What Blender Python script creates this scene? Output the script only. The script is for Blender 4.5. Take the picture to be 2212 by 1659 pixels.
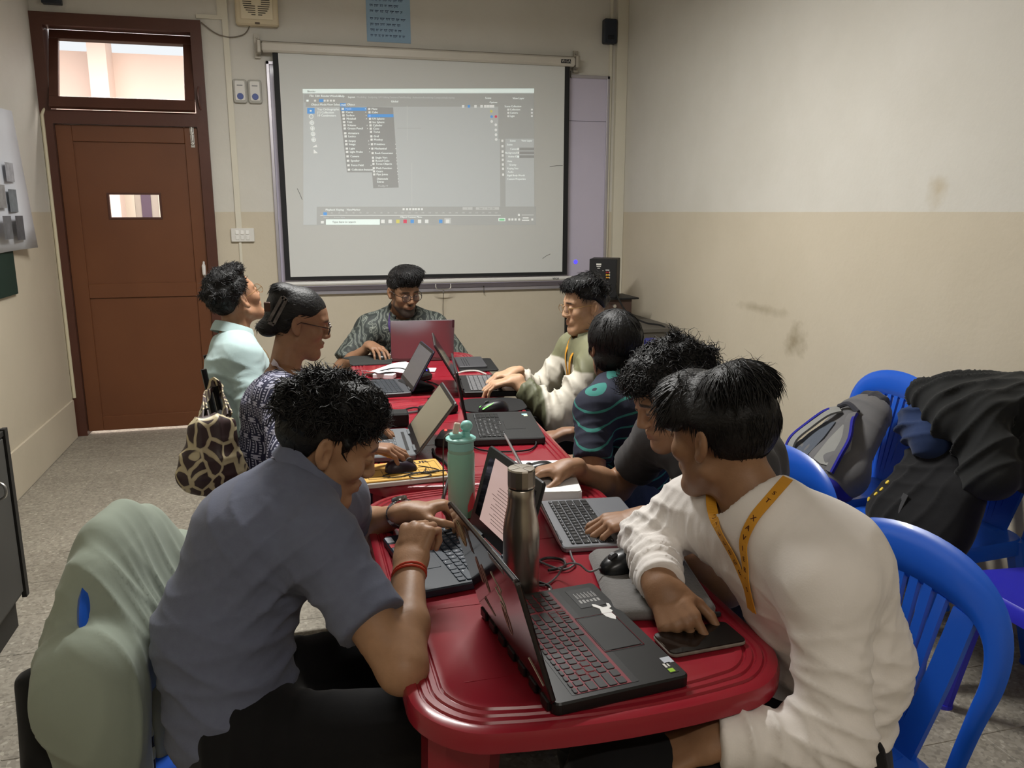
import bpy, bmesh, math, random
import numpy as np
from mathutils import Vector, Matrix
R = math.radians
for o in list(bpy.data.objects): bpy.data.objects.remove(o)
scene = bpy.context.scene
COL = scene.collection
# ------------------------------------------------------------------ camera, world, lights, exposure
F_PX, W_PX, CAM_H = 1750.0, 2212.0, 1.5
cam = bpy.data.cameras.new('camera'); cam.sensor_fit = 'HORIZONTAL'; cam.sensor_width = 36.0
cam.lens = 36.0 * F_PX / W_PX; cam.clip_start = 0.05; cam.clip_end = 60
camo = bpy.data.objects.new('camera', cam); COL.objects.link(camo)
camo.location = (0, 0, CAM_H)
camo.rotation_euler = (R(90) - math.atan(371.5 / F_PX), 0, -R(14.9))
scene.camera = camo
world = bpy.data.worlds.new('world'); scene.world = world; world.use_nodes = True
world.node_tree.nodes['Background'].inputs[0].default_value = (0.95, 0.97, 1.0, 1)
world.node_tree.nodes['Background'].inputs[1].default_value = 1.0
vs = scene.view_settings
vs.view_transform = 'Standard'; vs.look = 'None'; vs.gamma = 1.0; vs.use_curve_mapping = False
vs.exposure = 0.0
def area_light(name, loc, rot, sx, sy, power, col):
    l = bpy.data.lights.new(name, 'AREA'); l.shape = 'RECTANGLE'; l.size = sx; l.size_y = sy; l.energy = power; l.color = col
    o = bpy.data.objects.new(name, l); COL.objects.link(o); o.location = loc; o.rotation_euler = rot
    return o
# light of the far tube lamp, of an added fill tube, and of the sunlit corridor behind the door
area_light('tube_light_far', (0.35, 3.35, 2.83), (0, 0, 0), 1.2, 0.09, 100, (1.0, 0.985, 0.95))
area_light('fill_tube_light', (0.30, -0.9, 2.83), (0, 0, 0), 1.2, 0.09, 24, (1.0, 0.93, 0.84))  # weaker warm tube added behind the camera as fill
area_light('corridor_daylight', (-1.0, 7.0, 3.2), (0, 0, 0), 3.0, 1.0, 190, (1.0, 0.93, 0.88))
# ------------------------------------------------------------------ materials
MATS = {}
def srgb(r, g, b):
    f = lambda c: (c/255/12.92) if c/255 <= .04045 else ((c/255+.055)/1.055)**2.4
    return (f(r), f(g), f(b), 1)
def mat(name, col, rough=.6, metal=0, spec=.5, noise=0, nscale=8, bump=0, bscale=60, emit=None, estr=1, coat=0, trans=0, alpha=1, col2=None, sheen=0, ior=1.45, bdist=.004):
    """procedural principled material; `noise` varies the colour, `bump` adds fine relief"""
    if name in MATS: return MATS[name]
    m = bpy.data.materials.new(name); m.use_nodes = True; MATS[name] = m
    nt = m.node_tree; b = nt.nodes['Principled BSDF']; L = nt.links
    b.inputs['Base Color'].default_value = col; b.inputs['Roughness'].default_value = rough
    b.inputs['Metallic'].default_value = metal; b.inputs['Specular IOR Level'].default_value = spec
    b.inputs['IOR'].default_value = ior
    if coat: b.inputs['Coat Weight'].default_value = coat; b.inputs['Coat Roughness'].default_value = .08
    if trans: b.inputs['Transmission Weight'].default_value = trans
    if sheen: b.inputs['Sheen Weight'].default_value = sheen
    if alpha < 1: b.inputs['Alpha'].default_value = alpha
    if emit: b.inputs['Emission Color'].default_value = emit; b.inputs['Emission Strength'].default_value = estr
    tc = nt.nodes.new('ShaderNodeTexCoord')
    if noise:
        n = nt.nodes.new('ShaderNodeTexNoise'); n.inputs['Scale'].default_value = nscale; n.inputs['Detail'].default_value = 6
        L.new(tc.outputs['Object'], n.inputs['Vector'])
        mx = nt.nodes.new('ShaderNodeMix'); mx.data_type = 'RGBA'
        c2 = col2 or tuple(c*(1-noise) for c in col[:3])+(1,)
        mx.inputs['A'].default_value = c2; mx.inputs['B'].default_value = col if col2 else tuple(min(1, c*(1+noise*.5)) for c in col[:3])+(1,)
        L.new(n.outputs['Fac'], mx.inputs['Factor']); L.new(mx.outputs['Result'], b.inputs['Base Color'])
    if bump:
        n2 = nt.nodes.new('ShaderNodeTexNoise'); n2.inputs['Scale'].default_value = bscale; n2.inputs['Detail'].default_value = 4
        L.new(tc.outputs['Object'], n2.inputs['Vector'])
        bp = nt.nodes.new('ShaderNodeBump'); bp.inputs['Strength'].default_value = bump; bp.inputs['Distance'].default_value = bdist
        L.new(n2.outputs['Fac'], bp.inputs['Height']); L.new(bp.outputs['Normal'], b.inputs['Normal'])
    return m
def ramp(nt, stops, interp='LINEAR'):
    r = nt.nodes.new('ShaderNodeValToRGB'); r.color_ramp.interpolation = interp
    e = r.color_ramp.elements
    while len(e) < len(stops): e.new(.5)
    for k, (p, c) in enumerate(stops): e[k].position = p; e[k].color = c
    return r
# ------------------------------------------------------------------ objects and mesh building
def tag(o, label=None, cat=None, group=None, kind=None):
    if label: o['label'] = label
    if cat: o['category'] = cat
    if group: o['group'] = group
    if kind: o['kind'] = kind
    return o
def empty(name, loc=(0, 0, 0), rz=0, label=None, cat=None, group=None):
    o = bpy.data.objects.new(name, None); COL.objects.link(o); o.location = loc; o.rotation_euler = (0, 0, rz); o.empty_display_size = .05
    return tag(o, label, cat, group)
def link(name, me, parent=None, m=None, smooth=False, loc=None):
    o = bpy.data.objects.new(name, me); COL.objects.link(o)
    if m is not None and not me.materials: me.materials.append(m)
    if parent is not None: o.parent = parent
    if loc is not None: o.location = loc
    if smooth: me.polygons.foreach_set('use_smooth', [True]*len(me.polygons))
    return o
def copy_tree(o, parent=None):
    c = o.copy(); COL.objects.link(c); c.parent = parent
    for ch in list(o.children): copy_tree(ch, c)
    return c
def V(*a): return np.array(a[0] if len(a) == 1 else a, dtype=float)
def nrm(v): v = np.asarray(v, float); return v/(np.linalg.norm(v)+1e-12)
class MB:
    """collects shapes into one mesh"""
    def __init__(s): s.v = []; s.f = []; s.mi = []
    def add(s, vs, fs, mi=0):
        n = len(s.v); s.v += [tuple(map(float, p)) for p in vs]; s.f += [tuple(i+n for i in f) for f in fs]; s.mi += [mi]*len(fs); return s
    def box(s, c, d, M=None, mi=0):
        c = V(c); h = V(d)/2
        P = [V(x, y, z)*h for x in (-1, 1) for y in (-1, 1) for z in (-1, 1)]
        if M is not None: P = [M@p for p in P]
        return s.add([p+c for p in P], [(0, 1, 3, 2), (4, 6, 7, 5), (0, 4, 5, 1), (2, 3, 7, 6), (0, 2, 6, 4), (1, 5, 7, 3)], mi)
    def rbox(s, c, d, r=.01, ch=.002, seg=4, M=None, mi=0, topscale=1.0):
        """box with rounded vertical corners and chamfered rims"""
        c = V(c); hx, hy, hz = V(d)/2; r = min(r, hx, hy)*.999; ch = min(ch, hz*.9, r*.9 if r > 0 else ch)
        def ring(inset, z, sc=1.0):
            P = []
            rr = max(r-inset, 1e-5)
            for k, (sx, sy) in enumerate(((1, 1), (-1, 1), (-1, -1), (1, -1))):
                for j in range(seg+1):
                    a = math.pi/2*(k+j/seg)
                    P.append(V((sx*(hx-r)+rr*math.cos(a))*sc, (sy*(hy-r)+rr*math.sin(a))*sc, z))
            return P
        rings = [ring(ch, -hz), ring(0, -hz+ch), ring(0, hz-ch, topscale), ring(ch, hz, topscale)]
        n = len(rings[0]); P = [p for g in rings for p in g]; F = []
        for k in range(3):
            for i in range(n): j = (i+1) % n; F.append((k*n+i, k*n+j, (k+1)*n+j, (k+1)*n+i))
        F.append(tuple(reversed(range(n)))); F.append(tuple(range(3*n, 4*n)))
        if M is not None: P = [M@p for p in P]
        return s.add([p+c for p in P], F, mi)
    def lathe(s, prof, c=(0, 0, 0), n=24, M=None, mi=0, sx=1, sy=1):
        c = V(c); P = []; F = []
        for (r, z) in prof:
            for i in range(n):
                a = 2*math.pi*i/n; P.append(V(r*math.cos(a)*sx, r*math.sin(a)*sy, z))
        for k in range(len(prof)-1):
            for i in range(n): j = (i+1) % n; F.append((k*n+i, k*n+j, (k+1)*n+j, (k+1)*n+i))
        F.append(tuple(reversed(range(n)))); F.append(tuple(range((len(prof)-1)*n, len(prof)*n)))
        if M is not None: P = [M@p for p in P]
        return s.add([p+c for p in P], F, mi)
    def tube(s, pts, r, n=8, closed=False, mi=0, flat=None):
        """tube along a polyline; r scalar or list; flat=(ratio, up) gives an elliptic section"""
        pts = [V(p) for p in pts]; m = len(pts); rr = r if hasattr(r, '__len__') else [r]*m
        T = []
        for i in range(m):
            a = pts[(i-1) % m] if (closed or i > 0) else pts[i]; b = pts[(i+1) % m] if (closed or i < m-1) else pts[i]
            T.append(nrm(b-a))
        up = V(0, 0, 1) if flat is None else V(flat[1])
        if abs(T[0]@up) > .95: up = V(0, 1, 0)
        u = nrm(np.cross(T[0], up)); P = []; F = []
        for i in range(m):
            u = nrm(u-T[i]*(u@T[i])) if flat is None else nrm(np.cross(T[i], up) if abs(T[i]@up) < .98 else u)
            w = np.cross(T[i], u); k2 = flat[0] if flat else 1
            for j in range(n):
                a = 2*math.pi*j/n; P.append(pts[i]+u*math.cos(a)*rr[i]+w*math.sin(a)*rr[i]*k2)
        for i in range(m if closed else m-1):
            i2 = (i+1) % m
            for j in range(n): j2 = (j+1) % n; F.append((i*n+j, i*n+j2, i2*n+j2, i2*n+j))
        if not closed: F.append(tuple(reversed(range(n)))); F.append(tuple(range((m-1)*n, m*n)))
        return s.add(P, F, mi)
    def sphere(s, c, r, nu=16, nv=10, M=None, mi=0):
        r = V(r) if hasattr(r, '__len__') else V(r, r, r)
        P = []; F = []
        for k in range(nv+1):
            t = math.pi*k/nv
            for i in range(nu):
                a = 2*math.pi*i/nu; P.append(V(math.sin(t)*math.cos(a), math.sin(t)*math.sin(a), math.cos(t))*r)
        for k in range(nv):
            for i in range(nu): j = (i+1) % nu; F.append((k*nu+i, (k+1)*nu+i, (k+1)*nu+j, k*nu+j))
        if M is not None: P = [M@p for p in P]
        return s.add([p+V(c) for p in P], F, mi)
    def ribbon(s, pts, ups, w, th=.0012, mi=0):
        """flat strap along a polyline; ups = face normals"""
        n = len(pts); P = []; F = []
        for i in range(n):
            a = V(pts[max(i-1, 0)]); b = V(pts[min(i+1, n-1)]); t = nrm(b-a); up = nrm(V(ups[i])); sd = nrm(np.cross(t, up)); ww = w[i] if hasattr(w, '__len__') else w
            for (x, z) in ((-1, -1), (1, -1), (1, 1), (-1, 1)): P.append(V(pts[i])+sd*x*ww/2+up*z*th/2)
        for i in range(n-1):
            for j in range(4): k = (j+1) % 4; F.append((i*4+j, i*4+k, i*4+4+k, i*4+4+j))
        F.append((3, 2, 1, 0)); F.append(tuple(range(4*n-4, 4*n)))
        return s.add(P, F, mi)
    def prism(s, poly, z0, z1, M=None, c=(0, 0, 0), mi=0):
        n = len(poly); P = [V(x, y, z0) for x, y in poly]+[V(x, y, z1) for x, y in poly]
        F = [tuple(reversed(range(n))), tuple(range(n, 2*n))]+[(i, (i+1) % n, (i+1) % n+n, i+n) for i in range(n)]
        if M is not None: P = [M@p for p in P]
        return s.add([p+V(c) for p in P], F, mi)
    def mesh(s, name, mats=()):
        me = bpy.data.meshes.new(name); me.from_pydata(s.v, [], s.f)
        for m in mats: me.materials.append(m)
        if len(mats) > 1: me.polygons.foreach_set('material_index', s.mi)
        bm = bmesh.new(); bm.from_mesh(me); bmesh.ops.remove_doubles(bm, verts=bm.verts, dist=1e-6); bmesh.ops.recalc_face_normals(bm, faces=bm.faces); bm.to_mesh(me); bm.free()
        me.update(); return me
    def build(s, name, m, parent=None, smooth=False, loc=None, rot=None):
        ms = m if isinstance(m, (list, tuple)) else [m]
        me = s.mesh(name, ms); o = link(name, me, parent, None, False, loc)
        if rot is not None: o.rotation_euler = rot
        if smooth:
            me.polygons.foreach_set('use_smooth', [True]*len(me.polygons))
            try: me.set_sharp_from_angle(angle=R(smooth if smooth is not True else 40))
            except Exception: pass
        return o
def rotz(a): c, s_ = math.cos(a), math.sin(a); return np.array([[c, -s_, 0], [s_, c, 0], [0, 0, 1.]])
def rotx(a): c, s_ = math.cos(a), math.sin(a); return np.array([[1., 0, 0], [0, c, -s_], [0, s_, c]])
def roty(a): c, s_ = math.cos(a), math.sin(a); return np.array([[c, 0, s_], [0, 1., 0], [-s_, 0, c]])
def spline(pts, n=8, closed=False):
    """Catmull-Rom through points"""
    pts = [V(p) for p in pts]; m = len(pts); out = []
    g = (lambda i: pts[i % m]) if closed else (lambda i: pts[min(max(i, 0), m-1)])
    for i in range(m if closed else m-1):
        a, b, c, d = g(i-1), g(i), g(i+1), g(i+2)
        for k in range(n):
            t = k/n; out.append(.5*((2*b)+(c-a)*t+(2*a-5*b+4*c-d)*t*t+(3*b-a-3*c+d)*t**3))
    if not closed: out.append(pts[-1])
    return out
# ------------------------------------------------------------------ lettering
_GL = {}
def glyphs(text):
    if text in _GL: return _GL[text]
    cu = bpy.data.curves.new('lettering', 'FONT'); cu.body = text; cu.size = 1.0; cu.align_x = 'CENTER'; cu.align_y = 'CENTER'; cu.resolution_u = 2
    o = bpy.data.objects.new('lettering', cu); COL.objects.link(o)
    dg = bpy.context.evaluated_depsgraph_get(); me = bpy.data.meshes.new_from_object(o.evaluated_get(dg))
    vs_ = [(v.co.x, v.co.y) for v in me.vertices]; fs_ = [tuple(p.vertices) for p in me.polygons]
    bpy.data.objects.remove(o); bpy.data.curves.remove(cu); bpy.data.meshes.remove(me)
    _GL[text] = (vs_, fs_); return _GL[text]
def put_text(mb, text, c, xd, yd, size, mi=0, left=False, bold=0):
    """flat letters on a plane: c centre, xd reading direction, yd up direction"""
    vs_, fs_ = glyphs(text)
    if not vs_: return
    xd = nrm(xd); yd = nrm(yd); x0 = min(v[0] for v in vs_) if left else 0
    for dx in ((0,) if not bold else (-bold, bold)):
        mb.add([V(c)+xd*((x-x0)*size+dx)+yd*y*size for x, y in vs_], fs_, mi)
# ------------------------------------------------------------------ room shell
XL, XR, YB, YF, ZC = -1.5, 2.46, 5.956, -2.4, 3.05
def wall_material():
    m = bpy.data.materials.new('wall_paint'); m.use_nodes = True; nt = m.node_tree; L = nt.links; b = nt.nodes['Principled BSDF']
    g = nt.nodes.new('ShaderNodeNewGeometry'); sep = nt.nodes.new('ShaderNodeSeparateXYZ'); L.new(g.outputs['Position'], sep.inputs[0])
    n1 = nt.nodes.new('ShaderNodeTexNoise'); n1.inputs['Scale'].default_value = 3.0; n1.inputs['Detail'].default_value = 8; L.new(g.outputs['Position'], n1.inputs['Vector'])
    ad = nt.nodes.new('ShaderNodeMath'); ad.operation = 'MULTIPLY_ADD'; ad.inputs[1].default_value = .006; L.new(n1.outputs['Fac'], ad.inputs[0]); L.new(sep.outputs['Z'], ad.inputs[2])
    gt = nt.nodes.new('ShaderNodeMath'); gt.operation = 'GREATER_THAN'; gt.inputs[1].default_value = 1.503; L.new(ad.outputs[0], gt.inputs[0])
    mx = nt.nodes.new('ShaderNodeMix'); mx.data_type = 'RGBA'; L.new(gt.outputs[0], mx.inputs['Factor'])
    mx.inputs['A'].default_value = srgb(202, 192, 172); mx.inputs['B'].default_value = srgb(210, 207, 198)
    # faint dirt
    r1 = ramp(nt, [(.35, (.86, .85, .82, 1)), (.62, (1, 1, 1, 1))]); n2 = nt.nodes.new('ShaderNodeTexNoise'); n2.inputs['Scale'].default_value = 1.1; n2.inputs['Detail'].default_value = 9; n2.inputs['Roughness'].default_value = .62
    L.new(g.outputs['Position'], n2.inputs['Vector']); L.new(n2.outputs['Fac'], r1.inputs[0])
    mu = nt.nodes.new('ShaderNodeMix'); mu.data_type = 'RGBA'; mu.blend_type = 'MULTIPLY'; mu.inputs['Factor'].default_value = .55
    L.new(mx.outputs['Result'], mu.inputs['A']); L.new(r1.outputs[0], mu.inputs['B'])
    # smudge on the right wall and a peeled patch above the dado line
    def blob(c, rad, warp, col, prev):
        v = nt.nodes.new('ShaderNodeVectorMath'); v.operation = 'SUBTRACT'; v.inputs[1].default_value = c; L.new(g.outputs['Position'], v.inputs[0])
        s_ = nt.nodes.new('ShaderNodeVectorMath'); s_.operation = 'MULTIPLY'; s_.inputs[1].default_value = tuple(1/q for q in rad); L.new(v.outputs[0], s_.inputs[0])
        le = nt.nodes.new('ShaderNodeVectorMath'); le.operation = 'LENGTH'; L.new(s_.outputs[0], le.inputs[0])
        nn = nt.nodes.new('ShaderNodeTexNoise'); nn.inputs['Scale'].default_value = warp; nn.inputs['Detail'].default_value = 5; L.new(g.outputs['Position'], nn.inputs['Vector'])
        a = nt.nodes.new('ShaderNodeMath'); a.operation = 'MULTIPLY_ADD'; a.inputs[1].default_value = 1.6; L.new(nn.outputs['Fac'], a.inputs[0]); L.new(le.outputs['Value'], a.inputs[2])
        rr = ramp(nt, [(.0, (1, 1, 1, 1)), (.6, (0, 0, 0, 1))]); ms = nt.nodes.new('ShaderNodeMath'); ms.operation = 'MULTIPLY_ADD'; ms.inputs[1].default_value = .62; ms.inputs[2].default_value = -.42
        L.new(a.outputs[0], ms.inputs[0]); L.new(ms.outputs[0], rr.inputs[0])
        x = nt.nodes.new('ShaderNodeMix'); x.data_type = 'RGBA'; L.new(rr.outputs[0], x.inputs['Factor']); L.new(prev, x.inputs['A']); x.inputs['B'].default_value = col
        return x.outputs['Result']
    c = blob((2.46, 3.60, .85), (.3, .14, .11), 14, srgb(150, 138, 114), mu.outputs['Result'])
    c = blob((2.46, 3.95, .98), (.3, .34, .04), 9, srgb(160, 149, 126), c)
    c = blob((2.46, 2.73, 1.58), (.3, .075, .09), 11, srgb(184, 172, 148), c)
    L.new(c, b.inputs['Base Color']); b.inputs['Roughness'].default_value = .55; b.inputs['Specular IOR Level'].default_value = .35
    bp = nt.nodes.new('ShaderNodeBump'); bp.inputs['Strength'].default_value = .25; bp.inputs['Distance'].default_value = .004
    n3 = nt.nodes.new('ShaderNodeTexNoise'); n3.inputs['Scale'].default_value = 35; n3.inputs['Detail'].default_value = 6; L.new(g.outputs['Position'], n3.inputs['Vector']); L.new(n3.outputs['Fac'], bp.inputs['Height']); L.new(bp.outputs['Normal'], b.inputs['Normal'])
    return m
WALL = wall_material()
CEIL = mat('ceiling_paint', srgb(226, 222, 212), .8, noise=.05, nscale=2)
def struct(name, mb, m, parent=None, smooth=False):
    o = mb.build(name, m, parent, smooth)
    if parent is None: o['kind'] = 'structure'
    return o
def bx(x0, x1, y0, y1, z0, z1): return ((x0+x1)/2, (y0+y1)/2, (z0+z1)/2), (x1-x0, y1-y0, z1-z0)
struct('wall_left', MB().box(*bx(XL-.15, XL, YF, YB+.15, -.1, ZC)), WALL)
struct('wall_right', MB().box(*bx(XR, XR+.15, YF, YB+.15, -.1, ZC)), WALL)
struct('wall_front', MB().box(*bx(XL, XR, YF-.15, YF, -.1, ZC)), WALL)
mb = MB(); mb.box(*bx(-.51, XR, YB, YB+.15, -.1, ZC)); mb.box(*bx(XL, -.51, YB, YB+.15, 2.71, ZC)); struct('wall_back', mb, WALL)
struct('ceiling', MB().box(*bx(XL, XR, YF, YB, ZC, ZC+.1)), CEIL)
struct('baseboard_left', MB().rbox(*bx(XL, XL+.014, YF, YB-.06, 0, .262), r=.002, ch=.004), WALL)
# corner columns: trunking running up both ends of the back wall
TRK = mat('trunking_plastic', srgb(214, 209, 192), .45, noise=.06, nscale=5)
struct('trim_1', MB().box(*bx(-.372, -.335, YB-.016, YB, 1.39, ZC)), TRK)
struct('trim_2', MB().box(*bx(-.362, -.345, YB-.012, YB, .35, 1.30)), TRK)
struct('trim_3', MB().box(*bx(2.375, 2.458, YB-.04, YB, .0, ZC)), TRK)
mb = MB(); mb.box(*bx(2.325, 2.345, YB-.016, YB, 1.03, ZC)); struct('trim_4', mb, TRK)
mb = MB(); mb.box(*bx(-.53, -.372, YB-.014, YB, 2.725, 2.75)); mb.box(*bx(-.398, -.372, YB-.014, YB, 2.75, ZC)); struct('trim_5', mb, TRK)
mb = MB(); mb.tube([(XL+.012, YB-.03, .27), (XL+.012, YB-.03, 2.1), (XL+.03, YB-.02, 2.14)], .011, 8); struct('trim_6', mb, mat('pipe_plastic', srgb(205, 196, 168), .5), smooth=True)
# ------------------------------------------------------------------ floor: terrazzo tiles in a grid
def terrazzo(name):
    m = bpy.data.materials.new(name); m.use_nodes = True; nt = m.node_tree; L = nt.links; b = nt.nodes['Principled BSDF']
    g = nt.nodes.new('ShaderNodeNewGeometry')
    v = nt.nodes.new('ShaderNodeTexVoronoi'); v.inputs['Scale'].default_value = 95; v.inputs['Randomness'].default_value = 1; L.new(g.outputs['Position'], v.inputs['Vector'])
    sp = nt.nodes.new('ShaderNodeSeparateColor'); L.new(v.outputs['Color'], sp.inputs[0])
    r1 = ramp(nt, [(.0, srgb(86, 82, 74)), (.16, srgb(120, 114, 103)), (.5, srgb(142, 136, 124)), (.84, srgb(158, 152, 139)), (.97, srgb(188, 182, 168))], 'CONSTANT'); L.new(sp.outputs[0], r1.inputs[0])
    n = nt.nodes.new('ShaderNodeTexNoise'); n.inputs['Scale'].default_value = 2.2; n.inputs['Detail'].default_value = 8; n.inputs['Roughness'].default_value = .7; L.new(g.outputs['Position'], n.inputs['Vector'])
    r2 = ramp(nt, [(.3, srgb(136, 129, 116)), (.7, srgb(172, 165, 150))]); L.new(n.outputs['Fac'], r2.inputs[0])
    mx = nt.nodes.new('ShaderNodeMix'); mx.data_type = 'RGBA'; mx.inputs['Factor'].default_value = .5; L.new(r1.outputs[0], mx.inputs['A']); L.new(r2.outputs[0], mx.inputs['B'])
    L.new(mx.outputs['Result'], b.inputs['Base Color']); b.inputs['Roughness'].default_value = .58
    n3 = nt.nodes.new('ShaderNodeTexNoise'); n3.inputs['Scale'].default_value = 26; n3.inputs['Detail'].default_value = 6; L.new(g.outputs['Position'], n3.inputs['Vector'])
    bp = nt.nodes.new('ShaderNodeBump'); bp.inputs['Strength'].default_value = .35; bp.inputs['Distance'].default_value = .004; L.new(n3.outputs['Fac'], bp.inputs['Height']); L.new(bp.outputs['Normal'], b.inputs['Normal'])
    return m
TZ = terrazzo('terrazzo')
floor = struct('floor', MB().box(*bx(XL, XR, YF, YB+.15, -.1, -.0022)), TZ)
TS = .305
tile_me = MB().rbox((0, 0, -.004), (TS-.003, TS-.003, .008), r=.003, ch=.0012, seg=1).mesh('tile', [TZ])
nx, ny = int((XR-XL)/TS), int((YB-.62)/TS)
rnd = random.Random(3)
for i in range(nx):
    for j in range(ny):
        t = link('tile', tile_me, floor); t.location = (XL+.02+TS*(i+.5), YB-TS*(j+.5), rnd.uniform(-.0006, .0)); t.rotation_euler = (rnd.uniform(-.002, .002), rnd.uniform(-.002, .002), 0)
# ------------------------------------------------------------------ door with transom
DW = mat('door_wood', srgb(114, 70, 43), .4, noise=.22, nscale=3, bump=.12, bscale=22, col2=srgb(97, 58, 36))
DF = mat('door_frame_wood', srgb(90, 54, 42), .38, noise=.2, nscale=5, bump=.18, bscale=30, col2=srgb(72, 43, 34))
STEEL = mat('bright_steel', srgb(205, 203, 198), .3, metal=.9, noise=.08, nscale=30)
GLASS = mat('window_glass', (.95, .97, .97, 1), .02, trans=1, spec=.5, ior=1.1)
door = empty('door_1', (-1.0, YB, 0)); door['kind'] = 'structure'
def dpart(name, mb, m, smooth=False, par=None):
    o = mb.build(name, m, par or door, smooth); 
    if par is None: o.location = -V(door.location)
    return o
y0, y1 = YB-.03, YB+.10
mb = MB(); mb.box(*bx(-1.5, -1.432, y0, y1, 0, 2.71)); dpart('frame_post', mb, DF)
mb = MB(); mb.box(*bx(-.572, -.505, y0, y1, 0, 2.71)); dpart('frame_post', mb, DF)
mb = MB(); mb.box(*bx(-1.432, -.572, y0, y1, 2.635, 2.71)); dpart('frame_head', mb, DF)
mb = MB(); mb.box(*bx(-1.432, -.572, y0, y1, 2.05, 2.135)); dpart('transom_rail', mb, DF)
yl0, yl1 = YB, YB+.04
for nm, a in (('stile', (-1.43, -1.335, .022, 2.048)), ('stile', (-.66, -.574, .022, 2.048)), ('rail', (-1.335, -.66, 1.945, 2.048)), ('rail', (-1.335, -.66, .935, 1.03)), ('rail', (-1.335, -.66, .022, .12))):
    dpart(nm, MB().rbox(*bx(a[0], a[1], yl0, yl1, a[2], a[3]), r=.003, ch=.003, seg=1), DW)
hx0, hx1, hz0, hz1 = -1.155, -.85, 1.466, 1.612
mb = MB()
for a in ((-1.335, hx0, 1.03, 1.945), (hx1, -.66, 1.03, 1.945), (hx0, hx1, 1.03, hz0), (hx0, hx1, hz1, 1.945)): mb.box(*bx(a[0], a[1], yl0+.013, yl1-.012, a[2], a[3]))
dpart('panel', mb, DW)
dpart('panel', MB().box(*bx(-1.335, -.66, yl0+.013, yl1-.012, .12, .935)), DW)
mb = MB()
for a in ((hx0-.012, hx0, hz0-.012, hz1+.012), (hx1, hx1+.012, hz0-.012, hz1+.012), (hx0, hx1, hz0-.012, hz0), (hx0, hx1, hz1, hz1+.012)): mb.box(*bx(a[0], a[1], yl0+.006, yl0+.016, a[2], a[3]))
pf = dpart('peep_window_frame', mb, DF)
dpart('pane', MB().box(*bx(hx0, hx1, yl0+.018, yl0+.021, hz0, hz1)), GLASS)
# transom sash, pivoted open
sash = empty('transom_sash'); sash.parent = door; sash.location = V(-1.0, YB+.02, 2.385)-V(door.location); sash.rotation_euler = (R(-22), 0, 0)
sw, sh = .428, .264
for nm, a in (('sash_rail', (-sw, sw, sh-.062, sh)), ('sash_rail', (-sw, sw, -sh, -sh+.07)), ('sash_stile', (-sw, -sw+.055, -sh+.07, sh-.062)), ('sash_stile', (sw-.06, sw, -sh+.07, sh-.062))):
    o = MB().rbox(*bx(a[0], a[1], -.018, .018, a[2], a[3]), r=.003, ch=.003, seg=1).build(nm, DF, sash)
MB().box(*bx(-sw+.05, sw-.055, -.002, .002, -sh+.06, sh-.055)).build('pane', GLASS, sash)
# tower bolt and pull handle
mb = MB(); mb.box(*bx(-.622, -.598, yl0-.004, yl0, 1.92, 2.10)); mb.tube([(-.61, yl0-.011, 1.935), (-.61, yl0-.011, 2.125)], .0065, 10); mb.tube([(-.61, yl0-.011, 1.96), (-.61, yl0-.03, 1.96)], .004, 8)
for z in (1.945, 2.01, 2.08): mb.rbox((-.61, yl0-.010, z), (.024, .016, .012), r=.003)
dpart('bolt', mb, STEEL, 40)
mb = MB(); mb.tube([(-.6, yl0-.002, 1.165), (-.6, yl0-.012, 1.155), (-.6, yl0-.03, 1.14), (-.6, yl0-.03, 1.085), (-.6, yl0-.012, 1.07), (-.6, yl0-.002, 1.06)], [.007, .007, .013, .013, .007, .007], 10)
dpart('pull_handle', mb, mat('handle_white', srgb(222, 218, 214), .35), 40)
mb = MB(); mb.tube(spline([(-.545, y0-.004, 2.30), (-.55, y0-.02, 2.26), (-.547, y0-.022, 2.2), (-.54, y0-.004, 2.16)], 4), .006, 8); dpart('casement_stay', mb, mat('brown_paint_metal', srgb(96, 66, 60), .35))
# ------------------------------------------------------------------ corridor seen through the glass
CW = mat('corridor_paint', srgb(236, 216, 205), .8, noise=.04, nscale=2)
struct('wall_corridor', MB().box(*bx(-4.5, 3, 9.0, 9.15, 0, 3.0)), CW)
struct('floor_corridor', MB().box(*bx(-4.5, 3, YB+.15, 9.0, -.1, 0)), TZ)
struct('ceiling_corridor', MB().box(*bx(-4.5, 3, YB+.15, 9.0, 3.75, 3.85)), CW)
for k, y in enumerate((6.75, 7.35, 7.95, 8.55)): struct('trim_%d' % (7+k), MB().box(*bx(-4.5, 3, y, y+.2, 3.5, 3.75)), CW)
for k, x in enumerate((-2.45, -1.75)): struct('trim_%d' % (11+k), MB().box(*bx(x, x+.16, 8.7, 9.0, 0, 3.4)), CW)
nb = empty('notice_board', (-1.42, 8.98, 1.1), label='corridor notice board of coloured strips seen through the door pane', cat='board')
MB().box((0, 0, .35), (1.1, .03, .9)).build('board_back', mat('board_grey', srgb(170, 160, 150), .8), nb)
for k, (x, c) in enumerate(((-.40, (150, 90, 80)), (-.26, (226, 176, 84)), (-.13, (200, 190, 176)), (0.02, (92, 76, 92)), (.18, (210, 200, 186)), (.36, (140, 118, 112)))):
    MB().box((x, -.022, .35+.03*(k % 3)), (.09, .01, .62)).build('notice_strip', mat('notice_%d' % k, srgb(*c), .7), nb)
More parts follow.
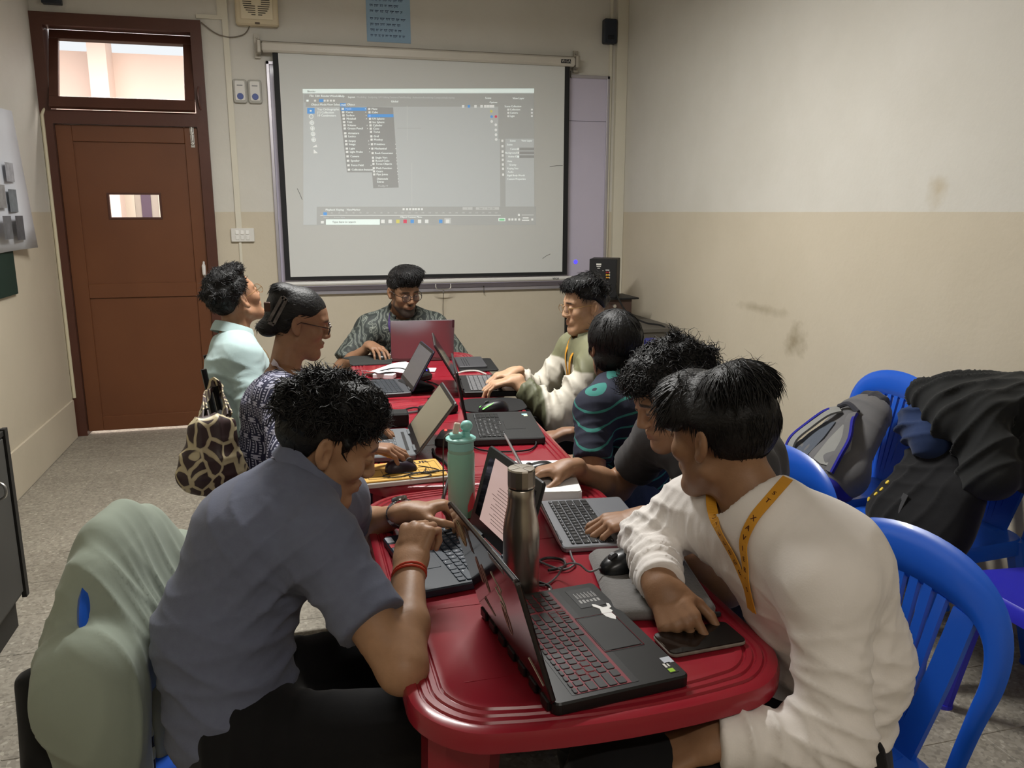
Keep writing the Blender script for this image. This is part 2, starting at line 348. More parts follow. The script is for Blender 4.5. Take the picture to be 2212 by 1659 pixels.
# ------------------------------------------------------------------ ceiling tube lamps; the near one is added for fill
for (x, y) in ((.35, 3.35), (.30, -.9)):
    t = empty('tube_lamp', (x, y, ZC), label='white fluorescent tube batten under the ceiling above the '+('middle of the red tables' if y > 0 else 'open floor, added as fill'), cat='lamp')
    MB().rbox((0, 0, -.03), (1.28, .06, .06), r=.01).build('batten', mat('batten_white', srgb(236, 236, 232), .4), t)
    for s in (-1, 1): MB().rbox((s*.625, 0, -.085), (.03, .04, .06), r=.008).build('lamp_holder', mat('batten_white', srgb(236, 236, 232), .4), t)
    MB().tube([(-.61, 0, -.105), (.61, 0, -.105)], .014, 12).build('tube', mat('tube_glow', (1, 1, 1, 1), .3, emit=(1, .97, .92, 1), estr=6), t, True)
# ------------------------------------------------------------------ whiteboard and pull-down screen on the back wall
WB = mat('whiteboard_lilac', srgb(196, 190, 208), .35, noise=.06, nscale=3, coat=.15)
wb = empty('whiteboard', (1.11, YB, .95), label='pale lilac whiteboard mounted behind the pull-down screen', cat='whiteboard')
def rel(o, par): o.location = -V(par.location); return o
rel(MB().box(*bx(-.10, 2.315, YB-.016, YB-.001, .94, 2.47)).build('writing_panel', WB, wb), wb)
AL = mat('aluminium_frame', srgb(186, 182, 188), .35, metal=.6, noise=.1, nscale=12)
for a in ((-.115, 2.33, .925, .95), (-.115, 2.33, 2.46, 2.482), (-.115, -.092, .925, 2.482), (2.308, 2.33, .925, 2.482)):
    rel(MB().rbox(*bx(a[0], a[1], YB-.026, YB-.001, a[2], a[3]), r=.004).build('frame_strip', AL, wb), wb)
rel(MB().box(*bx(2.004, 2.31, YB-.0175, YB-.016, 2.158, 2.162)).build('scratch_line', mat('scratch', srgb(120, 116, 130), .7), wb), wb)
mb = MB(); mb.lathe([(.0, 0), (.016, 0), (.016, .001), (.0, .001)], (2.085, YB-.018, 1.126), 16, rotx(R(90)))
rel(mb.build('projector_spot', mat('blue_glow', srgb(90, 80, 235), .5, emit=srgb(80, 70, 255), estr=1.2), wb), wb)  # projector's blue light spot, put on as a glowing disc
# ---- screen
SY = 5.875
scr = empty('projector_screen', (.95, SY, .98), label='white pull-down projection screen with black border showing a software window', cat='screen')
SC = mat('screen_fabric', srgb(208, 210, 207), .75, noise=.02, nscale=1.5)
BK = mat('screen_black_border', srgb(24, 25, 27), .7)
CASE = mat('case_enamel', srgb(198, 193, 182), .4, noise=.1, nscale=6)
sx0, sx1, sz0, sz1 = -.067, 1.995, 1.034, 2.54
rel(MB().box(*bx(sx0+.036, sx1-.038, SY, SY+.002, sz0+.024, sz1)).build('fabric', SC, scr), scr)
for a in ((sx0, sx0+.036, sz0, sz1), (sx1-.038, sx1, sz0, sz1), (sx0+.036, sx1-.038, sz0, sz0+.024)):
    rel(MB().box(*bx(a[0], a[1], SY, SY+.002, a[2], a[3])).build('border', BK, scr), scr)
mb = MB(); mb.rbox(*bx(-.135, 2.03, SY-.03, SY+.035, 2.525, 2.588), r=.012, ch=.016, seg=3); co = rel(mb.build('case', CASE, scr, 40), scr)
rel(MB().box(*bx(-.135, 2.03, SY-.012, SY+.034, 2.586, 2.594)).build('case_top', mat('dusty_top', srgb(128, 122, 110), .8), scr), scr)
for x, s in ((-.15, -1), (2.045, 1)):
    mb = MB(); mb.rbox((x, SY+.0, 2.556), (.03, .085, .085), r=.01, ch=.006); mb.box((x+s*.012, SY+.06, 2.57), (.035, .02, .15)); mb.tube([(x+s*.012, SY+.05, 2.625), (x+s*.012, SY+.04, 2.625)], .008, 10); mb.tube([(x+s*.012, SY+.05, 2.52), (x+s*.012, SY+.04, 2.52)], .008, 10)
    rel(mb.build('bracket', mat('bracket_grey', srgb(168, 162, 150), .45, metal=.3), scr), scr)
mb = MB(); mb.tube([(sx0-.0, SY, 1.008), (sx1+.035, SY, 1.008)], .017, 14); rel(mb.build('weight_bar', mat('bar_enamel', srgb(208, 206, 202), .35), scr, 60), scr)
mb = MB(); mb.tube(spline([(.985, SY-.012, .985), (.99, SY-.02, .955), (1.04, SY-.022, .948), (1.09, SY-.02, .955), (1.095, SY-.012, .985)], 4), .0045, 8); mb.tube([(1.04, SY-.022, .948), (1.04, SY-.02, .925)], .006, 8)
rel(mb.build('pull_ring', STEEL, scr, True), scr)
mb = MB(); mb.tube([(1.04, SY-.02, .927), (1.043, SY+.03, .80), (1.06, SY+.06, .45)], .0022, 6); rel(mb.build('pull_cord', mat('cord_dark', srgb(60, 52, 42), .8), scr), scr)
mb = MB(); mb.rbox((1.955, SY-.0305, 2.556), (.075, .002, .028), r=.006); rel(mb.build('brand_plate', mat('plate_black', srgb(30, 30, 32), .5), scr, loc=None), scr)
mb = MB(); put_text(mb, 'VEGA', (1.955, SY-.0322, 2.556), (1, 0, 0), (0, 0, 1), .027, bold=.0006); rel(mb.build('brand_lettering', mat('lettering_white', srgb(225, 222, 215), .6), scr), scr)
mb = MB(); put_text(mb, 'VEGA', (1.90, SY-.0178, 1.008), (1, 0, 0), (0, 0, 1), .02, bold=.0006); rel(mb.build('bar_lettering', mat('lettering_black', srgb(40, 40, 44), .6), scr), scr)
for (px_, pz, a, l) in ((1.83, 1.175, .5, .035), (.06, 1.62, -1.2, .04), (1.90, 1.83, .1, .05)):
    rel(MB().tube([(px_-l*math.cos(a), SY-.0005, pz-l*math.sin(a)), (px_, SY-.0008, pz+.004), (px_+l*math.cos(a), SY-.0005, pz+l*math.sin(a))], .0016, 5).build('scuff', mat('scuff', srgb(110, 110, 108), .8), scr), scr)
# ---- projected window (flat image thrown on the fabric)
TL, TR, BR_, BL = V(.119, SY-.001, 2.305), V(1.725, SY-.001, 2.342), V(1.748, SY-.001, 1.436), V(.175, SY-.001, 1.412)
_q = ((65, 45), (2105, 75), (2122, 1215), (190, 1252))
def ui(x, y, d=0):
    v = .5
    for _ in range(4):
        u = (x-(65+125*v))/((2105+17*v)-(65+125*v)); v = (y-(45+30*u))/((1252-37*u)-(45+30*u))
    p = (TL*(1-u)+TR*u)*(1-v)+(BL*(1-u)+BR_*u)*v
    return p+V(0, -d, 0)
def glow(name, c, e): return mat(name, c, .8, emit=c, estr=e, spec=.1)
UB = glow('ui_backdrop', srgb(206, 211, 212), .10); UP = glow('ui_panel', srgb(192, 195, 194), .085); UM = glow('ui_menu', srgb(176, 178, 178), .07)
UW = glow('ui_white', srgb(232, 246, 242), .35); UT = glow('ui_text', srgb(236, 240, 238), .25); UH = glow('ui_blue', srgb(110, 168, 232), .25); UL = glow('ui_line', srgb(212, 215, 214), .15)
UMATS = [UB, UP, UM, UW, UT, UH, UL, glow('ui_green', srgb(150, 220, 170), .2), glow('ui_red', srgb(226, 100, 120), .2), glow('ui_yellow', srgb(226, 220, 130), .2)]
mb = MB()
def rect(x0, y0, x1, y1, mi, d): mb.add([ui(x0, y1, d), ui(x1, y1, d), ui(x1, y0, d), ui(x0, y0, d)], [(0, 1, 2, 3)], mi)
def word(t, x, y, s=26, mi=4):
    a = ui(x, y, .0008); b = ui(x+50, y, .0008); c = ui(x, y-50, .0008); put_text(mb, t, a, b-a, c-a, s*.00079, mi, left=True, bold=.0007)
rect(65, 45, 2105, 1252, 0, .0002)
rect(60, 45, 2107, 82, 3, .0005)
rect(72, 90, 2105, 160, 1, .0003); rect(85, 160, 1770, 200, 1, .00031); rect(1770, 160, 2106, 480, 1, .00034); rect(1785, 480, 1835, 1085, 1, .00038); rect(175, 1085, 2120, 1250, 1, .0003)
for x, t in ((118, 'File'), (165, 'Edit'), (213, 'Render'), (286, 'Window'), (362, 'Help')): word(t, x, 104+x*.01, 25)
for x, t in ((440, 'Layout'), (515, 'Modeling'), (610, 'Sculpting'), (700, 'UV Editing'), (795, 'Texture Paint'), (915, 'Shading'), (995, 'Animation'), (1090, 'Rendering'), (1185, 'Compositing'), (1295, 'Scripting')): word(t, x, 112+x*.008, 22, 4 if x < 500 else 6)
word('Blender', 100, 67, 22, 1); word('Scene', 1650, 126, 24); word('View Layer', 1905, 129, 24); word('Global', 808, 154, 24); word('Options', 1690, 163, 22)
rect(196, 132, 232, 158, 5, .0006)
for x in (95, 100, 160, 240, 265, 292, 318): rect(x-6, 138, x+10, 154, 4, .0006)
for x, t in ((130, 'Object Mode'), (262, 'View'), (318, 'Select'), (432, 'Object')): word(t, x, 180, 24)
rect(372, 168, 420, 196, 5, .0006); word('Add', 380, 182, 24)
rect(97, 208, 158, 258, 5, .0006); rect(118, 226, 134, 240, 4, .0009)
for k, y in enumerate((283, 338, 387, 436, 486)):
    cx = 130+k*5; p = ui(cx, y, .0008)
    mb.tube([p+V(.013*math.cos(a), 0, .013*math.sin(a)) for a in np.linspace(0, 6.28, 11)[:-1]], .003, 4, True, 4)
    if k > 0: rect(cx-14, y-3, cx+14, y+3, 4, .0008); rect(cx-3, y-14, cx+3, y+14, 4, .0008)
mb.add([ui(140, 552, .0008), ui(172, 528, .0008), ui(180, 550, .0008)], [(0, 1, 2)], 4); mb.add([ui(150, 570, .0008), ui(184, 604, .0008), ui(150, 606, .0008)], [(0, 1, 2)], 4)
word('Top Orthographic', 180, 222, 25); word('(1) Collection', 181, 248, 25); word('10 Centimeters', 184, 275, 25)
mb.add([ui(368, 200, .0005), ui(428, 775, .0005), ui(650, 775, .0005), ui(600, 205, .0005)], [(0, 1, 2, 3)], 2)
mb.add([ui(600, 200, .0006), ui(652, 918, .0006), ui(872, 912, .0006), ui(825, 205, .0006)], [(0, 1, 2, 3)], 2)
rect(378, 205, 596, 234, 5, .0008); rect(604, 264, 828, 290, 5, .0009)
m1 = (('Mesh', 217), ('Curve', 246), ('Surface', 274), ('Metaball', 303), ('Text', 331), ('Volume', 360), ('Grease Pencil', 388), ('Armature', 429), ('Lattice', 457), ('Empty', 497), ('Image', 526), ('Light', 564), ('Light Probe', 593), ('Camera', 633), ('Speaker', 672), ('Force Field', 712), ('Collection Instance', 752))
for t, y in m1:
    x = 388+(y-217)*.095; rect(x-4, y-9, x+16, y+9, 4, .0009); word(t, x+30, y, 24)
    if t in ('Mesh', 'Curve', 'Surface', 'Metaball', 'Volume', 'Grease Pencil', 'Empty', 'Image', 'Light', 'Light Probe', 'Force Field', 'Collection Instance'): rect(x+195, y-4, x+202, y+4, 4, .0009)
m2 = (('Plane', 218), ('Cube', 247), ('Circle', 277), ('UV Sphere', 304), ('Ico Sphere', 333), ('Cylinder', 361), ('Cone', 390), ('Torus', 418), ('Grid', 457), ('Monkey', 486), ('Primitives', 526), ('Mechanical', 565), ('Rock Generator', 605), ('Single Vert', 645), ('Round Cube', 673), ('Torus Objects', 701), ('Math Function', 739), ('Gears', 767), ('Pipe Joints', 794), ('Diamonds', 834), ('Extras', 860))
for t, y in m2:
    x = 612+(y-218)*.072; word(t, x+28, y, 24)
    if y < 800: rect(x-2, y-9, x+16, y+9, 4, .0009)
    if y > 520: rect(x+208, y-4, x+214, y+4, 4, .0009)
word('Modify F9', 695, 898, 22, 6)
rect(945, 190, 949, 490, 6, .0004); rect(985, 690, 989, 1080, 6, .0004); rect(860, 384, 1070, 387, 1, .0004)
for x, mi in ((1448, 4), (1500, 5), (1560, 4), (1616, 4), (1650, 4), (1675, 4), (1700, 4), (1722, 4)): rect(x-11, 186, x+11, 208, mi, .0008)
for x, y, mi in ((1706, 240, 9), (1708, 286, 5), (1748, 286, 8), (1747, 358, 4), (1747, 402, 4), (1748, 444, 4), (1750, 486, 4), (1709, 328, 4)):
    p = ui(x, y, .0008); mb.lathe([(0, 0), (.0095 if mi in (5, 8, 9, 4) else .006, 0), (.0095, .0002), (0, .0002)], p, 10, rotx(R(90)), mi)
for t, x, y in (('Scene Collection', 1830, 198), ('Collection', 1880, 226), ('Camera', 1880, 254), ('Light', 1880, 282), ('Scene', 1878, 497), ('View Layer', 1985, 497), ('Scene', 1850, 531), ('Camera', 1880, 570), ('Background', 1835, 604), ('Active Clip', 1860, 637), ('Units', 1850, 678), ('Gravity', 1870, 710), ('Keying Sets', 1852, 742), ('Audio', 1855, 773), ('Rigid Body World', 1852, 805), ('Custom Properties', 1850, 837)): word(t, x, y, 23)
for y in (226, 254, 282): rect(2076, y-7, 2094, y+7, 4, .0008); rect(1855, y-8, 1872, y+8, 4, .0008)
for y in (497, 545, 592, 627, 665, 707, 745, 797): rect(1798+(y-497)*.02, y-10, 1816+(y-497)*.02, y+10, 4, .0008)
for y in (570, 604, 637): rect(1965, y-12, 2104, y+12, 2, .0006); rect(1948, y-9, 1964, y+9, 4, .0008)
for t, x in (('Playback', 250), ('Keying', 340), ('View', 425), ('Marker', 475)): word(t, x, 1113, 24)
for x in (915, 945, 972, 1000, 1022, 1048, 1076): rect(x-9, 1100, x+9, 1118, 4, .0008)
rect(1440, 1090, 1530, 1114, 6, .0006); rect(1560, 1090, 1775, 1114, 6, .0006); word('1', 1484, 1103, 22, 1); word('Start  1   End  250', 1590, 1102, 20, 1)
rect(230, 1136, 260, 1162, 5, .0008); rect(205, 1161, 1790, 1166, 4, .0007)
for k in range(25): word(str(k*10+10), 295+k*60, 1142, 17, 6)
word('Select', 232, 1183, 19, 6); word('Rotate View', 320, 1183, 19, 6); word('Object Context Menu', 885, 1180, 22)
rect(252, 1200, 708, 1250, 3, .0006); word('Type here to search', 305, 1225, 25, 1); rect(210, 1215, 234, 1238, 4, .0008)
for x, mi in ((735, 4), (798, 4), (865, 9), (928, 8), (990, 5), (1055, 4), (1118, 4), (1180, 1), (1243, 5), (1305, 4)):
    rect(x-15, 1204, x+15, 1236, mi, .0008)
rect(1275, 1190, 1335, 1240, 6, .0005); rect(1768, 1190, 1832, 1218, 3, .0006); rect(1775, 1195, 1825, 1213, 7, .0009)
for x in (1870, 1898, 1928, 1962, 2085): rect(x-9, 1193, x+9, 1212, 4, .0008)
rect(1995, 1183, 2050, 1193, 4, .0008); rect(1988, 1205, 2056, 1215, 4, .0008); rect(1985, 1157, 2098, 1166, 6, .0008); rect(1950, 1152, 1968, 1172, 4, .0008)
rel(mb.build('projected_image', UMATS, scr), scr)
# ------------------------------------------------------------------ things on the back wall
po = empty('poster', (.71, YB, 2.64), label='light blue paper sheet of handwriting taped above the screen', cat='poster')
MB().box((0, -.002, .18), (.30, .002, .36)).build('sheet', mat('poster_blue', srgb(150, 180, 205), .7, noise=.08, nscale=4), po)
mb = MB(); rn = random.Random(8)
for k in range(9):
    z = .04+k*.036 + (.012 if k > 3 else 0); x = -.125
    while x < .105-(k % 3)*.02:
        w = rn.uniform(.014, .034); mb.box((x+w/2, -.0035, z+.006), (w, .001, .003))
        for j in range(int(w/.007)): mb.box((x+.004+j*.007, -.0035, z+rn.uniform(-.003, .001)), (.0022, .001, rn.uniform(.008, .014)), roty(rn.uniform(-.5, .5)))
        x += w+.008
mb.build('handwriting', mat('ink_navy', srgb(52, 62, 92), .8), po)['kind'] = 'stuff'
pa = empty('wall_speaker', (-.15, YB, 2.69), label='cream wall-mounted announcement speaker with round slotted grille', cat='speaker')
MB().rbox((0, -.035, .125), (.27, .07, .25), r=.02, ch=.01, M=None).build('housing', mat('cream_plastic', srgb(212, 198, 168), .5, noise=.08, nscale=6), pa, 40)
MB().rbox((0, -.074, .135), (.20, .008, .20), r=.006, ch=.003).build('face_plate', mat('cream_plastic2', srgb(222, 210, 182), .5), pa)
mb = MB()
for i in range(-6, 7):
    z = i*.013; w = math.sqrt(max(.0, .085**2-z*z))
    if abs(i) < 2: 
        for s in (-1, 1): mb.box((s*(.03+w)/2, -.079, .14+z), (w-.03, .002, .005))
    else:
        for s in (-1, 1): mb.box((s*(.008+w)/2, -.079, .14+z), (w-.008, .002, .005))
mb.build('grille', mat('grille_dark', srgb(74, 68, 60), .8), pa)
MB().box((0, -.0715, .012), (.03, .003, .012)).build('badge', mat('badge', srgb(90, 76, 60), .5), pa)
tag(MB().tube(spline([(-.20, YB-.03, 2.69), (-.24, YB-.02, 2.64), (-.33, YB-.018, 2.618), (-.42, YB-.018, 2.64), (-.50, YB-.016, 2.70)], 6), .004, 6).build('speaker_cable', mat('cable_grey', srgb(120, 112, 100), .7), smooth=True), 'thin cable sagging from the wall speaker to the door frame', 'cable')
# two white indicator boxes with blue discs, switch plate
WP = mat('switch_white', srgb(216, 214, 208), .4)
def ind(x):
    e = empty('bell_unit', (x, YB, 2.215), label='white wall unit with blue disc next to the '+('screen edge' if x > -.24 else 'vertical trunking'), cat='wall unit', group='white bell units beside the screen')
    MB().rbox((0, -.012, .07), (.088, .15, .024), r=.016, ch=.005, M=rotx(R(90))).build('body', mat('unit_grey', srgb(176, 174, 166), .5), e, 40)
    MB().rbox((0, -.026, .072), (.066, .126, .010), r=.012, ch=.003, M=rotx(R(90))).build('cover', WP, e, 40)
    MB().lathe([(.0, 0), (.021, 0), (.019, .004), (0, .004)], (0, -.031, .036), 18, rotx(R(90))).build('blue_disc', mat('disc_blue', srgb(66, 84, 150), .4), e)
    MB().box((0, -.0315, .105), (.036, .001, .008)).build('print_line', mat('print_grey', srgb(150, 150, 150), .6), e)
ind(-.288); ind(-.193)
sp = empty('switch_plate', (-.333, YB, 1.3), label='white plate of six rocker switches beside the door', cat='switch')
MB().rbox((0, -.012, .046), (.152, .092, .024), r=.006, ch=.003, M=rotx(R(90))).build('plate', WP, sp)
for i in range(3):
    for j in range(2): MB().rbox((-.036+i*.034, -.026, .028+j*.036), (.022, .028, .006), r=.003, ch=.002, M=rotx(R(90))@rotx(R(6*(1-2*j)))).build('rocker', mat('rocker_white', srgb(232, 231, 226), .3), sp)
sb = empty('wall_sensor', (2.315, YB, 2.705), label='small navy-black box fixed high on the wall near the corner', cat='wall unit')
MB().rbox((0, -.03, .083), (.10, .17, .06), r=.012, ch=.008, M=rotx(R(90))).build('case', mat('navy_black', srgb(34, 40, 52), .45), sb, 40)
MB().rbox((0, -.062, .04), (.05, .03, .006), r=.006, M=rotx(R(90))).build('window', mat('navy_gloss', srgb(22, 26, 36), .2), sb)
mb = MB()
for (x, z) in ((-1.36, 2.76),): mb.rbox((x, YB-.03, z+.03), (.11, .06, .07), r=.01)
tag(mb.build('door_sensor', mat('navy_black', srgb(34, 40, 52), .45), None), 'dark box on the wall just above the door frame', 'wall unit')
for k, (x, y, z, n) in enumerate(((2.02, YB-.03, 2.482, 0), (1.36, YB-.024, .935, 0))):
    tag(MB().tube([(x, y, z+.025), (x, y, z-.02), (x, y-.012, z-.025)], .004, 6).build('wall_hook', mat('hook_grey', srgb(90, 86, 80), .5)), ('small metal hook above the whiteboard edge', 'small metal hook under the whiteboard')[k], 'hook')
# ------------------------------------------------------------------ left wall: notice sheets on a green board
gb = tag(MB().box(*bx(XL, XL+.018, 3.9, 5.03, 1.06, 1.33)).build('pin_board', mat('board_green', srgb(18, 44, 34), .8, noise=.1, nscale=20)), 'dark green pin board on the wall left of the door', 'board')
ps = empty('notice_sheet', (XL, 4.75, 1.28), label='white printed sheet with small photographs curling off the green board', cat='poster')
vs_, fs_ = [], []
for i in range(9):
    for j in range(7):
        y = -.6+1.13*i/8; z = .75*j/6+.02*i/8; vs_.append((.024+.012*math.sin(i*.8)+(.05*(i/8)**3)*(1-j/6), y, z))
for i in range(8):
    for j in range(6): a = i*7+j; fs_.append((a, a+7, a+8, a+1))
me = bpy.data.meshes.new('sheet'); me.from_pydata(vs_, [], fs_); so = link('sheet', me, ps, mat('sheet_white', srgb(210, 213, 220), .7, noise=.05), True)
sm = so.modifiers.new('thickness', 'SOLIDIFY'); sm.thickness = .0015
for k, (y, z, h, c) in enumerate(((.30, .22, .12, (120, 128, 134)), (.30, .07, .13, (86, 88, 92)), (.12, .24, .12, (150, 150, 150)), (.1, .08, .12, (110, 112, 116)), (.30, .38, .10, (170, 172, 178)))):
    MB().box((.044 if z > .1 else .062, y, z+h/2), (.0008, .13, h)).build('photo_print', mat('photo_%d' % k, srgb(*c), .6, noise=.7, nscale=22), ps)
# steel cupboard at the left edge
cb = empty('steel_cabinet', (-1.26, 2.6, 0), label='dark grey steel cabinet standing against the left wall', cat='cabinet')
CG = mat('cabinet_grey', srgb(66, 66, 64), .5, noise=.15, nscale=6); CD = mat('cabinet_dark', srgb(34, 33, 31), .6)
MB().rbox((0, 0, .43), (.45, 1.1, .62), r=.006, ch=.004).build('carcass', CG, cb)
MB().box((-.01, 0, .06), (.42, 1.06, .12)).build('plinth', CD, cb)
MB().rbox((0, .0, .735), (.47, 1.14, .02), r=.004).build('top', CD, cb)
d = MB().rbox((.229, .0, .43), (.012, 1.04, .58), r=.004).build('door', CG, cb)
MB().tube(spline([(.236, .40, .60), (.262, .39, .585), (.262, .39, .55), (.236, .40, .535)], 4), .005, 8).build('handle', STEEL, d, True)
MB().box((.232, .545, .43), (.016, .03, .64)).build('corner_post', CD, cb)
# ------------------------------------------------------------------ red plastic tables
RED = mat('red_plastic', srgb(154, 34, 48), .24, noise=.12, nscale=4, bump=.05, bscale=18, coat=.25, col2=srgb(134, 26, 40))
TT = .745
def outline(inset, a=.328, b=.522, r=.11, bow=.04, n=9):
    P = []; a2, b2, r2 = a-inset, b-inset, max(r-inset*.8, .02)
    for k, (sx, sy) in enumerate(((1, 1), (-1, 1), (-1, -1), (1, -1))):
        for j in range(n+1):
            t = math.pi/2*(k+j/n); P.append([sx*(a2-r2)+r2*math.cos(t), sy*(b2-r2)+r2*math.sin(t)])
        if k in (0, 2):       # bowed short ends get points between the corners
            s = sy
            for j in range(1, 8):
                x = sx*(a2-r2)*(1-2*j/8); P.append([x, s*b2])
    for p in P:
        u = max(0, 1-(p[0]/a2)**2); p[1] += math.copysign(bow*u, p[1])*min(1, max(0, (abs(p[1])-(b2-r2))/r2))
    return P
def make_table():
    t = empty('plastic_table'); rings = [(.012, -.030), (.0, -.034), (.0, -.012), (.004, -.003), (.012, 0), (.02, 0), (.0225, -.0035), (.025, -.0035), (.0275, 0), (.036, 0), (.0385, -.0035), (.041, -.0035), (.0435, 0), (.052, 0), (.0545, -.0035), (.057, -.0035), (.0595, 0), (.07, 0), (.073, -.0012), (.12, -.0012)]
    P = []; F = []; n = None
    for (i, z) in rings:
        o = outline(i); n = len(o); P += [V(x, y, TT+z) for x, y in o]
    for k in range(len(rings)-1):
        for i in range(n): j = (i+1) % n; F.append((k*n+i, k*n+j, (k+1)*n+j, (k+1)*n+i))
    F.append(tuple(range((len(rings)-1)*n, len(rings)*n)))
    mb = MB(); mb.add(P, F); mb.add([V(x, y, TT-.028) for x, y in outline(.012)], [tuple(reversed(range(n)))]); 
    mb.build('table_top', RED, t, 35)
    for y in (-.40, -.14, .14, .40): MB().box((0, y, TT-.0012), (.46, .0016, .0016)).build('moulded_line', RED, t)
    MB().box((0, 0, TT-.0012), (.0016, .84, .0016)).build('moulded_line', RED, t)
    for sx in (-1, 1):
        for sy in (-1, 1):
            mb = MB(); top = V(sx*.235, sy*.40, TT-.04); bot = V(sx*.285, sy*.47, 0)
            P = []
            for (c, w) in ((top, .062), (V(*(top*.5+bot*.5)), .05), (bot, .036)):
                for (x, y) in ((-1, -.6), (-.6, -1), (.6, -1), (1, -.6), (1, .6), (.6, 1), (-.6, 1), (-1, .6)): P.append(V(c)+V(x*w, y*w, 0))
            F = [(k*8+i, k*8+(i+1) % 8, k*8+8+(i+1) % 8, k*8+8+i) for k in range(2) for i in range(8)]+[tuple(reversed(range(8))), tuple(range(16, 24))]
            mb.add(P, F); mb.build('leg', RED, t)
    mb = MB(); mb.tube(spline([(-.25, -.05, .36), (-.1, -.02, .42), (0, 0, .44), (.1, .02, .42), (.25, .05, .36)], 4), .03, 8, flat=(.5, (0, 1, 0))); mb.build('stretcher', RED, t, True)
    return t
tb = make_table()
for k, (x, y, a, lab) in enumerate(((.463, 1.580, .0, 'red plastic table with the steel and mint bottles on it'), (.505, 2.705, -.05, 'red plastic table carrying the yellow exercise book'), (.565, 3.83, -.035, 'red plastic table nearest the projection screen'))):
    o = tb if k == 0 else copy_tree(tb)
    o.location = (x, y, 0); o.rotation_euler = (0, 0, a); tag(o, lab, 'table', 'red tables joined end to end')
# ------------------------------------------------------------------ blue plastic chairs
BLUE = mat('blue_plastic', srgb(34, 98, 212), .3, noise=.1, nscale=5, coat=.2, col2=srgb(26, 82, 188))
INDIGO = mat('indigo_plastic', srgb(52, 52, 196), .35, noise=.1, nscale=5)
def make_chair(m):
    c = empty('plastic_chair')
    # seat shell
    P = []; F = []
    rings = [(.0, -.05), (.0, -.01), (.008, .0), (.03, -.004), (.10, -.014)]
    def so(i):
        Q = []
        for k, (sx, sy) in enumerate(((1, 1), (-1, 1), (-1, -1), (1, -1))):
            for j in range(5):
                a = math.pi/2*(k+j/4); Q.append((.01+sx*(.145-i)+.07*math.cos(a), sy*((.15 if sx > 0 else .12)-i)+.07*math.sin(a)))
        return Q
    for (i, z) in rings: P += [V(x, y, .445+z) for x, y in so(i)]
    n = 20
    for k in range(4):
        for i in range(n): F.append((k*n+i, k*n+(i+1) % n, (k+1)*n+(i+1) % n, (k+1)*n+i))
    F.append(tuple(range(4*n, 5*n))); F.append(tuple(reversed(range(n))))
    mb = MB(); mb.add(P, F); mb.build('seat', m, c, 40)
    bp = lambda s, z: V(-.185-.20*max(0, z-.45)*(.8+.3*(z-.45))-.35*s*s*(-1 if z > .5 else 0), s, z)   # back plane, wrapped a little at the sides
    path = [(.17, .40), (.185, .50), (.208, .60), (.222, .68), (.212, .745), (.172, .79), (.10, .815), (0, .823)]
    path = path+[(-s, z) for s, z in reversed(path[:-1])]
    pts = spline([bp(s, z) for s, z in path], 4); m_ = len(pts)
    rad = [.018+.036*math.sin(math.pi*i/(m_-1))**4 for i in range(m_)]
    mb = MB(); mb.tube(pts, rad, 10, flat=(.32, (1, 0, .12))); mb.build('back_frame', m, c, True)
    for k in range(-3, 4):
        top = bp(k*.036, .79-.0045*k*k); mid = bp(k*.029, .63); bot = bp(k*.020, .43)
        P = spline([top, mid, bot], 5); w = .021 if abs(k) < 3 else .05
        if abs(k) == 3: P = spline([bp(k*.043, .765), bp(k*.036, .62), bp(k*.022, .43)], 5)
        mb = MB(); mb.ribbon(P, [V(1, 0, .15)]*len(P), w, .012); mb.build('slat', m, c)
    mb = MB(); mb.tube([(-.17, -.08, .425), (-.17, .08, .425)], .03, 8, flat=(.6, (0, 0, 1))); mb.build('back_rail', m, c, True)
    for sy in (-1, 1):
        for (a, b) in (((.165, sy*.165, .43), (.205, sy*.215, 0)), ((-.17, sy*.155, .44), (-.245, sy*.20, 0))):
            P = []; a, b = V(a), V(b)
            for (q, w) in ((a, .036), (b, .022)):
                for (x, y) in ((-1, -.5), (-.5, -1), (.5, -1), (1, -.5), (1, .5), (.5, 1), (-.5, 1), (-1, .5)): P.append(q+V(x*w*.75, y*w, 0))
            mb = MB(); mb.add(P, [(i, (i+1) % 8, 8+(i+1) % 8, 8+i) for i in range(8)]+[tuple(reversed(range(8))), tuple(range(8, 16))]); mb.lathe([(0, 0), (.028, 0), (.026, .012), (0, .012)], (b[0], b[1], 0), 10)
            mb.build('leg', m, c)
    return c
pc = make_chair(BLUE)
CH = [(-.125, 1.63, -13, 'blue plastic chair under the person in the polo shirt, draped with a sage jacket'),
      (.935, 1.240, 184, 'blue plastic chair with scuffed top rail behind the person in white'),
      (1.02, 1.83, 182, 'blue plastic chair behind the curly-haired person in the charcoal t-shirt'),
      (2.06, 2.66, 180, 'blue plastic chair by the wall carrying the grey backpack'),
      (2.10, 2.17, 178, 'blue plastic chair by the wall loaded with the black bag and jackets'),
      (1.26, 3.27, 180, 'blue plastic chair under the person in the olive jacket'),
      (1.10, 2.46, 170, 'blue plastic chair under the person in the striped t-shirt'),
      (.57, 4.62, -90, 'blue plastic chair under the bearded person facing the camera')]
chairs = []
for k, (x, y, a, lab) in enumerate(CH):
    o = pc if k == 0 else copy_tree(pc)
    o.location = (x, y, 0); o.rotation_euler = (0, 0, R(a)); tag(o, lab, 'chair', 'blue plastic chairs'); chairs.append(o)
ci = make_chair(INDIGO); ci.location = (2.08, 1.62, 0); ci.rotation_euler = (0, 0, R(180)); tag(ci, 'indigo plastic chair beside the wall with a dark bag on its seat', 'chair')
